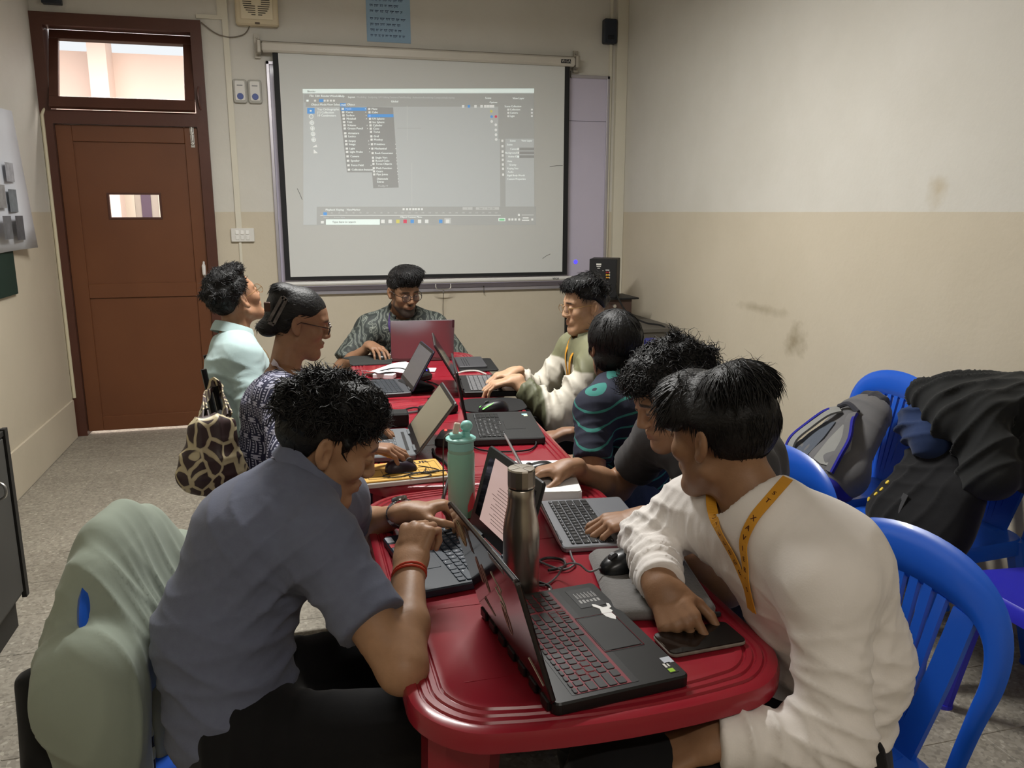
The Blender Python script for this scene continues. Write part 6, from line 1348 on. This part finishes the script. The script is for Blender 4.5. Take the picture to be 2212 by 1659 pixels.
p5 = person('person with glasses in an olive and white bomber jacket typing on a black laptop', J, fr, SK_(190, 152, 122), (two_tone('bomber', (112, 112, 84), (196, 190, 176), .862, (92, 94, 70)), 'jacket'), BLACKT, vox=.009, hv=.004, sleeve=1.80, sgrow=.024, bulk=1.0, sleeve_r=(.074, .070, .050), hands={'l': dict(d=(-.95, .12, -.22), n=(-.2, 0, .98), c=(24, 32, 22), sp=.7), 'r': dict(d=(-.95, -.02, -.2), n=(-.2, .05, .98), c=(24, 32, 22), sp=.7)}, fade=.7, fold=[((1.02, 3.1, .80), (1, 0, 0), .14, .012, .05), ((1.05, 3.42, .80), (1, 0, 0), .12, .010, .05)], hem=.06)
hf = hair_field(fr, (.080, .100, .094), (0, -.016, .040), [(-.13, -.03), (-.075, -.02), (-.05, .005), (-.02, .030), (.02, .036), (.045, .046), (.06, .072), (.12, .075)], bumps=60, seed=6, brad=(.012, .018), bump_z=.03, extra=(((0, .06, .092), (.062, .033, .024)), ((0, .0, .112), (.064, .068, .022))))
adopt(p5, add_hair(p5['root'], hf, .0045, fr, [dict(n=1600, length=(.02, .045), rad=(.0009, .0018), flow=flow_fwd, lift=.1, curl=.003, zmin=.05)], seed=31, rough=.003))
adopt(p5, glasses(p5['root'], fr, mat('gold_wire', srgb(196, 160, 110), .25, metal=.9), .046, .040, .0011, 2.3))
adopt(p5, collar(p5['root'], Frame((0, 0, 0), (-1, 0, 0)), J['neck'], nrm(fr.c-V(J['neck'])), mat('rib_olive', srgb(96, 98, 74), .8, bump=.3), r=(.068, .066), h=.03, tip=.0, open_a=30))
nk = V(J['neck'])
for (a, b, c, d) in (((-.03, -.055, .02), (-.085, -.04, -.06), (-.12, -.02, -.15), (-.125, .0, -.26)), ((-.05, .045, .02), (-.10, .035, -.06), (-.125, .02, -.15), (-.125, .004, -.26))):
    P, U = surf_snap([nk+V(a), nk+V(b), nk+V(c), nk+V(d)], p5['P'], p5['N'], .005); adopt(p5, lanyard(p5['root'], P, U, ORANGE, .018))
# ------------------------------------------------------------------ P4: bearded person facing us
J = dict(pel=(.57, 4.62, .56), hr=(.47, 4.59, .545), hl=(.67, 4.59, .545), kr=(.44, 4.22, .575), kl=(.70, 4.22, .575), ar=(.44, 4.26, .1), al=(.70, 4.26, .1),
         belly=(.57, 4.62, .71), chest=(.57, 4.575, .84), neck=(.565, 4.51, .935), sr=(.385, 4.535, .865), sl=(.745, 4.515, .865), wr=(.372, 4.318, .803), wl=(.70, 4.33, .785), pr=(-.7, .1, -.75), pl=(.7, .1, -.75))
fr = Frame((.568, 4.425, 1.072), (.30, -.92, -.22), (.02, -.15, .95), 1.0)
def leafy():
    m = bpy.data.materials.new('leaf_print'); m.use_nodes = True; nt = m.node_tree; b = nt.nodes['Principled BSDF']; L = nt.links; tc = nt.nodes.new('ShaderNodeTexCoord')
    n = nt.nodes.new('ShaderNodeTexNoise'); n.inputs['Scale'].default_value = 9; n.inputs['Detail'].default_value = 2; L.new(tc.outputs['Object'], n.inputs['Vector'])
    w_ = nt.nodes.new('ShaderNodeTexWave'); w_.inputs['Scale'].default_value = 9; w_.inputs['Distortion'].default_value = 14; w_.inputs['Detail'].default_value = 2; w_.inputs['Detail Scale'].default_value = 1.4; L.new(tc.outputs['Object'], w_.inputs['Vector'])
    r = ramp(nt, [(.0, srgb(34, 40, 38)), (.55, srgb(56, 62, 58)), (.78, srgb(86, 92, 86)), (.88, srgb(140, 144, 134)), (.95, srgb(64, 70, 66))]); L.new(w_.outputs['Fac'], r.inputs[0]); L.new(r.outputs[0], b.inputs['Base Color']); b.inputs['Roughness'].default_value = .7; return m
LEAF = leafy()
p4 = person('bearded person in glasses and a dark leaf-print shirt facing the camera', J, fr, SK_(138, 103, 78), (LEAF, 'shirt'), BLACKT, vox=.009, hv=.0035, sleeve=.92 if False else .86, sgrow=.018, bulk=1.04, sleeve_r=(.072, .078, .05), hands={'r': dict(d=(.33, -.93, -.10), n=(.05, -.1, .98), c=((16, 26, 18), (18, 28, 18), (20, 30, 18), (24, 30, 18)), t=(40, 20, 18), sp=.8), 'l': dict(d=(-.2, -.9, -.2), n=(0, -.2, .97), v=.005)}, beard=.93, hem=.05)
hf = hair_field(fr, (.084, .105, .098), (0, -.016, .044), [(-.13, -.06), (-.05, -.05), (-.03, -.02), (-.02, .022), (.01, .028), (.025, .03), (.045, .042), (.06, .05), (.075, .052), (.12, .05)], bumps=0, extra=(((.0, .06, .10), (.07, .045, .042)), ((-.02, .02, .125), (.07, .07, .03))))
adopt(p4, add_hair(p4['root'], hf, .0045, fr, [dict(n=1100, length=(.03, .06), rad=(.0013, .0026), flow=flow_fwd, lift=.06, curl=.002, zmin=.06)], seed=41, rough=.0025))
adopt(p4, glasses(p4['root'], fr, mat('frame_brown', srgb(34, 24, 22), .3), .048, .040, .0016, 2.4))
adopt(p4, collar(p4['root'], Frame((0, 0, 0), (.1, -1, 0)), V(J['neck'])+V(0, 0, .0), nrm(fr.c-V(J['neck'])), LEAF, r=(.072, .068), h=.032, tip=.045, open_a=40))
PURP = mat('lanyard_purple', srgb(62, 42, 96), .6); nk = V(J['neck'])
for sgn in (-1, 1):
    P, U = surf_snap([nk+V(sgn*.062, -.03, .012), nk+V(sgn*.07, -.085, -.05), nk+V(sgn*.06, -.11, -.13), nk+V(sgn*.035, -.12, -.22)], p4['SP'], p4['SN'], .006); adopt(p4, lanyard(p4['root'], P, U, PURP, .018))
wv = p4['J']['wr']; wd = nrm(wv-p4['J']['er']); adopt(p4, ring_band(p4['root'], 'bracelet', wv-wd*.012, wd, .033, mat('bracelet_gold', srgb(214, 186, 140), .35, metal=.5), .0035, rb=.026, xd=np.cross(wd, V(0, -.2, .97))))
# ------------------------------------------------------------------ P3: woman in navy kurti
J = dict(pel=(-.085, 2.70, .56), hr=(-.09, 2.61, .545), hl=(-.09, 2.79, .545), kr=(.28, 2.56, .575), kl=(.28, 2.80, .575), ar=(.26, 2.56, .1), al=(.26, 2.80, .1),
         belly=(-.105, 2.70, .71), chest=(-.082, 2.715, .865), neck=(-.05, 2.735, .985), sr=(-.08, 2.58, .93), sl=(-.045, 2.885, .915), wr=(.165, 2.298, .832), wl=(.185, 2.665, .815), pr=(-.5, -.5, -.6), pl=(-.3, .6, -.7))
fr = Frame((.008, 2.775, 1.138), (.96, .0, -.22), (.2, 0, .96), .95)
def blockprint():
    m = bpy.data.materials.new('block_print'); m.use_nodes = True; nt = m.node_tree; b = nt.nodes['Principled BSDF']; L = nt.links; tc = nt.nodes.new('ShaderNodeTexCoord')
    def band(axis, scale, lo, hi, off=0.):
        v = nt.nodes.new('ShaderNodeVectorMath'); v.operation = 'DOT_PRODUCT'; v.inputs[1].default_value = nrm(axis); L.new(tc.outputs['Object'], v.inputs[0]); s = nt.nodes.new('ShaderNodeMath'); s.operation = 'MULTIPLY_ADD'; s.inputs[1].default_value = scale; s.inputs[2].default_value = off; L.new(v.outputs['Value'], s.inputs[0])
        f = nt.nodes.new('ShaderNodeMath'); f.operation = 'FRACT'; L.new(s.outputs[0], f.inputs[0]); a = nt.nodes.new('ShaderNodeMath'); a.operation = 'GREATER_THAN'; a.inputs[1].default_value = lo; L.new(f.outputs[0], a.inputs[0]); c = nt.nodes.new('ShaderNodeMath'); c.operation = 'LESS_THAN'; c.inputs[1].default_value = hi; L.new(f.outputs[0], c.inputs[0]); d = nt.nodes.new('ShaderNodeMath'); d.operation = 'MULTIPLY'; L.new(a.outputs[0], d.inputs[0]); L.new(c.outputs[0], d.inputs[1]); return d.outputs[0]
    def op(o, x, y): n = nt.nodes.new('ShaderNodeMath'); n.operation = o; L.new(x, n.inputs[0]); L.new(y, n.inputs[1]); return n.outputs[0]
    A = (.55, -.83, .12); B = (.12, .06, 1)
    dots = op('MULTIPLY', band(A, 42, .30, .62), band(B, 120, .2, .75)); lines = op('MULTIPLY', band(A, 42, .82, .97), band(B, 17, .1, .72)); dia = op('MULTIPLY', band(A, 21, .62, .95, .3), band(B, 17, .74, .98))
    x = op('MAXIMUM', op('MAXIMUM', dots, lines), dia); mx = nt.nodes.new('ShaderNodeMix'); mx.data_type = 'RGBA'; L.new(x, mx.inputs['Factor']); mx.inputs['A'].default_value = srgb(30, 32, 62); mx.inputs['B'].default_value = srgb(178, 178, 198); L.new(mx.outputs['Result'], b.inputs['Base Color']); b.inputs['Roughness'].default_value = .8; return m
KUR = blockprint()
p3 = person('woman with a hair claw and glasses in a navy block-print kurti, typing', J, fr, SK_(148, 110, 84), (KUR, 'kurti'), cloth('leggings_navy', (26, 28, 50)), vox=.008, hv=.0034, sleeve=1.55, sgrow=.012, bulk=.86, sleeve_r=(.056, .052, .046), hands={'r': dict(d=(.95, -.22, -.10), n=(.1, .02, .98), c=((20, 32, 24), (24, 34, 24), (28, 36, 24), (30, 34, 24)), t=(40, 20, 16), sp=.8, s=.95), 'l': dict(d=(.9, -.25, -.25), n=(.15, .0, .98), c=(28, 34, 24), s=.92, v=.004)}, fem=True, hem=.10, neck_cut=.092, larm=(.25, .235), brow=.8)
hf = hair_field(fr, (.082, .104, .094), (0, -.018, .034), [(-.14, -.075), (-.06, -.07), (-.04, -.05), (-.025, .0), (-.012, .036), (.015, .04), (.03, .036), (.045, .045), (.06, .062), (.12, .068)], extra=(((0, -.085, .05), (.05, .035, .045)), ((0, -.105, -.035), (.048, .036, .034)), ((.0, -.075, .10), (.05, .04, .03)), ((0, -.09, .0), (.05, .03, .05))))
adopt(p3, add_hair(p3['root'], hf, .0045, fr, [dict(n=1500, length=(.02, .045), rad=(.0011, .002), flow=flow_back, lift=-.02, zmin=-.05, curvr=.07)], seed=51, rough=.002, rf=45))
adopt(p3, glasses(p3['root'], fr, mat('frame_tortoise', srgb(44, 26, 20), .25), .046, .036, .0018, 2.2))
clip = empty('hair_claw'); clip.parent = p3['root']; clip.matrix_parent_inverse = p3['inv']
CLM = mat('claw_grey', srgb(128, 122, 116), .3, noise=.7, nscale=60, col2=srgb(40, 36, 34))
def cl(a, b, w=.011): MB().ribbon([fr(*a), fr(*b)], [fr.x]*2, w, .005).build('claw_bar', CLM, clip)
for (a, b) in (((.068, -.075, .085), (.068, -.060, .078)), ((.068, -.060, .080), (.068, -.088, -.012)), ((.068, -.075, .086), (.068, -.105, -.006)), ((.068, -.106, -.008), (.068, -.086, -.014))): cl(a, b, .010)
MB().rbox(fr(.062, -.118, .042), (.02, .016, .03), r=.004).build('claw_handle', mat('claw_brown', srgb(70, 42, 30), .35), clip)
LIL = mat('lanyard_lilac', srgb(190, 182, 196), .5); nk = V(J['neck'])
for (pts, tx) in (([nk+V(-.05, -.03, .035), nk+V(-.01, -.075, .01), nk+V(.05, -.075, -.05), nk+V(.095, -.045, -.13), nk+V(.11, -.01, -.22)], True), ([nk+V(.02, .07, .03), nk+V(.07, .055, -.04), nk+V(.10, .03, -.12), nk+V(.11, .0, -.22)], False)):
    P, U = surf_snap(pts, p3['SP'], p3['SN'], .004); adopt(p3, lanyard(p3['root'], P, U, LIL, .018))
mbn = MB()
for (c_, d_, n_) in p3['nails'][:5]:
    n_ = nrm(n_-d_*(n_@d_)); mbn.sphere(c_+n_*.0045+d_*.001, (.0062, .0075, .0026), 8, 6, np.stack([np.cross(d_, n_), d_, n_], 1))
adopt(p3, mbn.build('nail_polish', mat('nail_red', srgb(150, 24, 40), .25), p3['root'], True))
# ------------------------------------------------------------------ P2: light blue shirt, looking up at the screen
J = dict(pel=(-.225, 3.37, .56), hr=(-.19, 3.28, .545), hl=(-.19, 3.46, .545), kr=(.12, 3.26, .575), kl=(.12, 3.50, .575), ar=(.12, 3.26, .1), al=(.12, 3.50, .1),
         belly=(-.245, 3.385, .715), chest=(-.25, 3.43, .875), neck=(-.262, 3.46, .992), sr=(-.215, 3.295, .94), sl=(-.27, 3.625, .93), wr=(.03, 3.27, .79), wl=(.10, 3.47, .80), pr=(-.2, -.5, -.8), pl=(-.3, .6, -.7))
fr = Frame((-.238, 3.49, 1.150), (.72, .55, .42), (-.35, -.2, .9), .98)
AQUA = cloth('shirt_aqua', (168, 190, 190), .05, 40)
p2 = person('person in a light blue shirt and wire glasses gazing up at the screen', J, fr, SK_(156, 117, 90), (AQUA, 'shirt'), cloth('trousers_grey', (58, 60, 64)), vox=.009, hv=.004, sleeve=1.75, sgrow=.018, bulk=.93, sleeve_r=(.064, .060, .05), hands={'r': dict(d=(.9, .2, -.2), n=(0, 0, 1), v=.006), 'l': dict(d=(.95, -.1, -.2), n=(0, 0, 1), v=.006)}, fade=.5, hem=.06, fold=[((-.28, 3.30, .80), (.2, .2, 1), .14, .008, .06)])
hf = hair_field(fr, (.080, .102, .094), (0, -.018, .040), [(-.13, -.05), (-.075, -.04), (-.05, -.01), (-.02, .03), (.02, .038), (.04, .05), (.06, .075), (.12, .08)], bumps=50, seed=8, brad=(.012, .020), bump_z=.03, extra=(((0, .05, .115), (.06, .035, .025)), ((0, -.03, .115), (.065, .06, .03))))
adopt(p2, add_hair(p2['root'], hf, .0048, fr, [dict(n=2200, length=(.014, .032), rad=(.0008, .0016), flow=flow_mix, lift=.45, curl=.0015, zmin=.0)], seed=61, rough=.003))
adopt(p2, glasses(p2['root'], fr, mat('gold_wire', srgb(196, 160, 110), .25, metal=.9), .048, .040, .0011, 2.6))
adopt(p2, collar(p2['root'], Frame((0, 0, 0), (.9, .4, 0)), J['neck'], nrm(V(-.245, 3.48, 1.1)-V(J['neck'])), AQUA, r=(.072, .068), h=.034, tip=.05, open_a=34))
nk = V(J['neck']); P, U = surf_snap([nk+V(.06, -.04, -.0), nk+V(.10, -.03, -.07), nk+V(.125, .0, -.16)], p2['P'], p2['N'], .005); adopt(p2, lanyard(p2['root'], P, U, mat('lanyard_apricot', srgb(216, 150, 90), .6), .014))
# ------------------------------------------------------------------ bags and jackets
def soft(name, F, m, parent, vox=.007, fold=(), seed=1, amp=.003, freq=20):
    P, Q = F.mesh(vox); P = relax(P, Q, 1); N = normals(P, Q); P = folds(P, N, list(fold), seed); P = P+N*(wob(P, freq, seed+2)*amp)[:, None]
    o = to_mesh(name, [(P, Q)], m, parent); return o, P, normals(P, Q)
def at(o, par): o.location = -V(par.location); return o
# ---- sage jacket over the back of the polo person's chair
CA, CC = R(-13), V(-.125, 1.63, 0)
def cl_(x, y, z): return CC+V(x*math.cos(CA)-y*math.sin(CA), x*math.sin(CA)+y*math.cos(CA), z)
lat = cl_(0, 1, 0)-CC; fwd = cl_(1, 0, 0)-CC
SAGE = cloth('jacket_sage', (150, 160, 146), .06, 20, .15, 200); BLKC = cloth('jacket_black', (22, 23, 23), .1, 20)
jk = empty('jacket', (CC[0]-.3, CC[1], 0), label='sage green jacket with black striped cuffs hung over a blue chair', cat='jacket')
F = Field(); F.cap(cl_(-.230, -.228, .665), cl_(-.230, .228, .665), .08, .115, .08, .115, xd=fwd, k=.05); F.cap(cl_(-.255, -.13, .715), cl_(-.255, .13, .715), .07, .165, .07, .165, xd=fwd, k=.05); F.cap(cl_(-.27, -.05, .74), cl_(-.27, .05, .74), .06, .165, .06, .165, xd=fwd, k=.04); F.cap(cl_(-.215, -.225, .70), cl_(-.195, -.20, .46), .05, .05, .045, .045, xd=fwd, k=.04)
F.ell(cl_(-.195, -.235, .60), (.065, .065, .13), None, .04); F.cap(cl_(-.285, 0, .70), cl_(-.31, 0, .40), .225, .055, .235, .065, xd=lat, k=.05)
o, P, N = soft('jacket_body', F, SAGE, jk, .007, [(cl_(-.2, 0, .66), lat, .16, .007, .06), (cl_(-.30, -.1, .55), lat, .2, .010, .07), (cl_(-.22, -.12, .78), (1, .5, .6), .10, .004, .05)], 3); at(o, jk)
def cuff_mat():
    m = bpy.data.materials.new('cuff_stripes'); m.use_nodes = True; nt = m.node_tree; b = nt.nodes['Principled BSDF']; L = nt.links; g = nt.nodes.new('ShaderNodeNewGeometry')
    v = nt.nodes.new('ShaderNodeVectorMath'); v.operation = 'DOT_PRODUCT'; v.inputs[1].default_value = (.12, -.06, 1); L.new(g.outputs['Position'], v.inputs[0])
    q = nt.nodes.new('ShaderNodeMapRange'); q.inputs['From Min'].default_value = .30; q.inputs['From Max'].default_value = .50; L.new(v.outputs['Value'], q.inputs['Value'])
    A = srgb(150, 154, 134); K = srgb(20, 21, 20); r = ramp(nt, [(0, A), (.14, K), (.24, A), (.36, K), (.46, A), (.58, K), (.68, A)], 'CONSTANT'); L.new(q.outputs[0], r.inputs[0]); L.new(r.outputs[0], b.inputs['Base Color']); b.inputs['Roughness'].default_value = .85; return m
F = Field(); F.cap(cl_(-.205, -.15, .70), cl_(-.195, -.205, .42), .05, .042, .08, .045, xd=lat, k=.03); F.plane(cl_(-.185, -.20, .36), (.1, -.1, -1), .2)
o, P, N = soft('sleeve', F, cuff_mat(), jk, .006, [(cl_(-.235, -.17, .5), lat, .12, .008, .05)], 5); at(o, jk)
F = Field(); F.cap(cl_(-.185, -.04, .64), cl_(-.165, -.06, .43), .055, .025, .065, .025, xd=lat, k=.03)
o, P, N = soft('sleeve', F, cloth('jacket_olive', (140, 142, 122), .06), jk, .006, [(cl_(-.215, -.05, .5), lat, .12, .006, .04)], 6); at(o, jk)
F = Field(); F.cap(cl_(-.325, -.20, .66), cl_(-.325, -.225, .36), .05, .03, .05, .03, xd=fwd, k=.03); F.cap(cl_(-.25, -.05, .36), cl_(-.25, -.10, .14), .13, .05, .14, .05, xd=lat, k=.04)
o, P, N = soft('black_panel', F, BLKC, jk, .008, [(cl_(-.3, -.2, .5), lat, .15, .006, .06)], 7); at(o, jk)
# ---- giraffe-print shoulder bag on the woman's chair
def giraffe():
    m = bpy.data.materials.new('giraffe_print'); m.use_nodes = True; nt = m.node_tree; b = nt.nodes['Principled BSDF']; L = nt.links; tc = nt.nodes.new('ShaderNodeTexCoord')
    n = nt.nodes.new('ShaderNodeTexNoise'); n.inputs['Scale'].default_value = 9; L.new(tc.outputs['Object'], n.inputs['Vector']); ad = nt.nodes.new('ShaderNodeMix'); ad.data_type = 'RGBA'; ad.inputs['Factor'].default_value = .06; L.new(tc.outputs['Object'], ad.inputs['A']); L.new(n.outputs['Color'], ad.inputs['B'])
    mp = nt.nodes.new('ShaderNodeMapping'); mp.inputs['Scale'].default_value = (1.25, 1.25, .85); L.new(ad.outputs['Result'], mp.inputs['Vector'])
    v = nt.nodes.new('ShaderNodeTexVoronoi'); v.feature = 'DISTANCE_TO_EDGE'; v.inputs['Scale'].default_value = 19; L.new(mp.outputs[0], v.inputs['Vector'])
    r = ramp(nt, [(.0, srgb(196, 184, 150)), (.075, srgb(186, 172, 138)), (.10, srgb(58, 42, 42)), (1, srgb(74, 56, 58))]); L.new(v.outputs['Distance'], r.inputs[0]); L.new(r.outputs[0], b.inputs['Base Color']); b.inputs['Roughness'].default_value = .45; return m
GIR = giraffe(); gbag = empty('handbag', (-.285, 2.47, .55), label='giraffe-print handbag hanging from the black padded chair', cat='bag')
ax_ = nrm(V(.9, .42, 0)); F = Field(); c0 = V(-.268, 2.50, .725); F.cap(c0, c0+V(-.0, 0, .15), .092, .05, .072, .035, xd=ax_, k=.03); F.cap(c0+V(0, 0, .02), c0+V(-.02, 0, -.02), .098, .052, .098, .052, xd=ax_, k=.03)
o, P, N = soft('bag_body', F, GIR, gbag, .007, [(c0+V(0, 0, .12), ax_, .1, .006, .06), (c0, (0, 0, 1), .1, .004, .05)], 4); at(o, gbag)
for s in (0, 1):
    q = spline([c0+ax_*(-.03+.02*s)+V(0, .0, .165), c0+V(-.03, .12+.02*s, .20), V(-.30, 2.845+.012*s, .90), V(-.285, 2.868, .935-.012*s), V(-.262, 2.85, .90), c0+V(.03, .12+.02*s, .19), c0+ax_*(.045+.015*s)+V(0, 0, .165)], 6)
    o = MB().ribbon(q, [nrm(V(-.6, -.8, .1))]*len(q), .034, .006).build('strap', GIR, gbag); at(o, gbag)
# ---- grey and blue backpack on the chair by the wall
GP = cloth('pack_grey', (104, 103, 104), .1, 25); GD = cloth('pack_dark', (58, 58, 64), .1, 25); GL = cloth('pack_light', (140, 140, 136), .08, 25); PB = cloth('pack_blue', (36, 36, 138), .08, 25); MESH = cloth('pack_mesh', (84, 90, 100), .15, 200, .5, 320)
bp_ = empty('backpack', (2.0, 2.60, .445), label='grey backpack with blue trim and shoulder straps leaning on a blue chair', cat='backpack')
b0, b1_ = V(1.945, 2.585, .53), V(2.13, 2.62, .73); yv = nrm(V(-.10, 1, .0)); ax3 = nrm(b1_-b0); fr3 = nrm(np.cross(yv, ax3)); fr3 = fr3 if fr3[0] < 0 else -fr3
F = Field(); F.cap(b0, b1_, .165, .085, .115, .07, xd=yv, k=.04); F.cap(b0+yv*.1, b0-yv*.1, .085, .085, k=.04)
o, P, N = soft('pack_body', F, GP, bp_, .007, [(b1_, ax3, .1, .007, .05), (b0, yv, .12, .004, .06)], 2); at(o, bp_)
F = Field(); F.cap(b1_+fr3*-.015-ax3*.02, b1_+ax3*.055, .105, .06, .07, .045, xd=yv, k=.03); o, P2, N2 = soft('top_hood', F, GD, bp_, .007, [(b1_, yv, .1, .006, .04)], 9); at(o, bp_)
F = Field(); F.cap(b0-ax3*.05+yv*.11, b0-ax3*.05-yv*.11, .07, .05, .07, .05, xd=fr3, k=.03); o, P2, N2 = soft('bottom_band', F, PB, bp_, .007, (), 9); at(o, bp_)
def onbag(u, v, off=.0):
    v = v*.82; q = b0+ax3*v+yv*u; r = P-q; a = r@fr3; d = np.linalg.norm(r-a[:, None]*fr3, axis=1); m = d < .02
    return q+fr3*((a[m].max() if m.any() else .07)+off)
def panel(name, uv, m, off=.003):
    mb = MB(); n = len(uv); A = [onbag(u, v, off) for u, v in uv]; B = [onbag(u, v, off-.012) for u, v in uv]; mb.add(A+B, [tuple(range(n)), tuple(reversed(range(n, 2*n)))]+[(i, (i+1) % n, (i+1) % n+n, i+n) for i in range(n)]); at(mb.build(name, m, bp_), bp_)
panel('back_pad', [(-.12, -.02), (-.06, -.03), (-.02, -.02), (-.015, .1), (-.02, .2), (-.07, .19), (-.11, .1)], GL); panel('back_pad', [(.12, -.02), (.06, -.03), (.02, -.02), (.015, .1), (.02, .2), (.07, .19), (.11, .1)], MESH)
for s, w in ((-1, .036), (1, .036)):
    q = spline([onbag(s*.035, .27, .008), onbag(s*.06, .22, .03), onbag(s*.10, .13, .035), onbag(s*.12, .03, .02), onbag(s*.115, -.05, .006)], 6)
    at(MB().ribbon(q, [fr3]*len(q), w, .010).build('shoulder_strap', GL if s > 0 else GP, bp_), bp_)
    q2 = [p+yv*s*w*.45+fr3*.002 for p in q]; at(MB().ribbon(q2, [fr3]*len(q2), .011, .012).build('strap_trim', PB, bp_), bp_)
q = spline([onbag(-.05, .28, .01), onbag(0, .30, .02), onbag(.05, .28, .01)], 5); at(MB().tube(q, .010, 8).build('grab_handle', GD, bp_, True), bp_)
at(MB().rbox(onbag(.03, -.06, .02), (.012, .04, .035), r=.006).build('buckle', mat('buckle_grey', srgb(150, 150, 148), .4), bp_), bp_)
q = [onbag(.03, -.05, .02), onbag(.03, -.09, .02), V(1.85, 2.60, .40), V(1.85, 2.59, .33)]; at(MB().ribbon(q, [V(-1, 0, .1)]*4, .028, .003).build('loose_webbing', GD, bp_), bp_)
mb = MB(); pc_ = onbag(.105, .17, .044); put_text(mb, 'odrido', pc_, ax3*.8+yv*-.3, np.cross(fr3, ax3*.8+yv*-.3)*-1 if np.cross(fr3, ax3*.8+yv*-.3)[2] < 0 else np.cross(fr3, ax3*.8+yv*-.3), .022, bold=.0005)
at(mb.build('pack_lettering', mat('print_pale', srgb(214, 212, 206), .6), bp_), bp_)
# ---- black rucksack, navy cloth and black jacket piled on the next chair
rk = empty('rucksack', (2.05, 2.17, .445), label='black rucksack with yellow eyelets standing on a blue chair', cat='backpack'); BK2 = cloth('rucksack_black', (24, 24, 26), .15, 25)
F = Field(); F.cap((1.97, 2.11, .50), (2.11, 2.13, .73), .185, .12, .15, .10, xd=(0, 1, 0), k=.05); F.cap((1.93, 2.06, .43), (1.95, 2.18, .50), .11, .09, .11, .09, xd=(0, 1, 0), k=.05); F.cap((1.93, 1.98, .46), (1.99, 1.99, .62), .08, .06, .08, .06, xd=(0, 1, 0), k=.04)
o, P, N = soft('pack_body', F, BK2, rk, .008, [((1.95, 2.1, .55), (0, 1, .3), .15, .008, .07), ((2.0, 2.2, .7), (0, .3, 1), .15, .007, .05)], 12); at(o, rk)
for k, (x, y, z) in enumerate(((1.86, 2.215, .64), (1.855, 2.225, .612), (1.85, 2.235, .584), (1.845, 2.265, .535))):
    i = np.argmin(((P-V(x, y, z))**2).sum(1)); Mx = np.stack([nrm(np.cross(N[i], V(.1, .2, 1))), np.cross(N[i], nrm(np.cross(N[i], V(.1, .2, 1)))), N[i]], 1)
    at(MB().lathe([(0, -.002), (.008, -.002), (.008, .003), (0, .003)], P[i], 10, Mx).build('eyelet', mat('eyelet_yellow', srgb(226, 196, 70), .5), rk), rk)
i = np.argmin(((P-V(1.86, 2.08, .62))**2).sum(1)); j = np.argmin(((P-V(1.84, 2.10, .47))**2).sum(1)); at(MB().ribbon([P[i]+N[i]*.004, (P[i]+P[j])/2+N[i]*.008, P[j]+N[j]*.004], [N[i], N[i], N[j]], .02, .003).build('webbing', cloth('webbing_grey', (70, 70, 72)), rk), rk)
nv = empty('navy_cloth', (2.06, 2.25, .75), label='navy blue cloth bundle resting on the black rucksack', cat='cloth'); F = Field(); F.cap((2.01, 2.14, .765), (2.06, 2.26, .775), .075, .075, .07, .075, k=.03); F.cap((2.03, 2.22, .82), (2.08, 2.16, .82), .06, .06, .06, .06, k=.03)
o, P, N = soft('bundle', F, cloth('navy_cotton', (40, 56, 92), .1), nv, .007, [((2.0, 2.26, .78), (.2, .4, 1), .14, .010, .05)], 14); at(o, nv)
bj = empty('black_jacket', (2.1, 2.12, .80), label='black jacket heaped on top of the black rucksack', cat='jacket'); F = Field()
F.cap((2.05, 2.25, .90), (2.20, 2.03, .945), .06, .045, .09, .05, xd=(.6, 1, 0), k=.04); F.cap((2.10, 2.17, .93), (2.25, 1.92, .93), .10, .045, .12, .05, xd=(1, .4, 0), k=.04); F.cap((2.06, 2.02, .88), (2.03, 1.92, .70), .09, .06, .10, .07, xd=(0, 1, 0), k=.04); F.cap((2.03, 2.22, .885), (2.0, 2.06, .84), .05, .04, .06, .05, k=.04); F.cap((2.2, 1.94, .9), (2.15, 1.84, .72), .1, .06, .1, .06, xd=(0, 1, 0), k=.04)
o, P, N = soft('jacket_heap', F, cloth('jacket_charcoal', (34, 35, 35), .15, 20), bj, .007, [((2.1, 2.2, .93), (.5, .8, .2), .18, .012, .06), ((2.04, 2.02, .78), (.2, 1, .5), .16, .014, .07), ((2.2, 1.95, .85), (0, 1, .3), .15, .012, .06)], 16, .006, 24); at(o, bj)
sk = empty('dark_bag', (2.12, 1.62, .445), label='dark soft bag lying on the indigo chair seat', cat='bag'); F = Field(); F.cap((2.12, 1.60, .50), (2.20, 1.66, .53), .09, .06, .09, .06, xd=(0, 1, 0), k=.04)
o, P, N = soft('bag_body', F, BK2, sk, .009, [((2.12, 1.62, .5), (0, 1, .3), .15, .008, .06)], 18); at(o, sk)
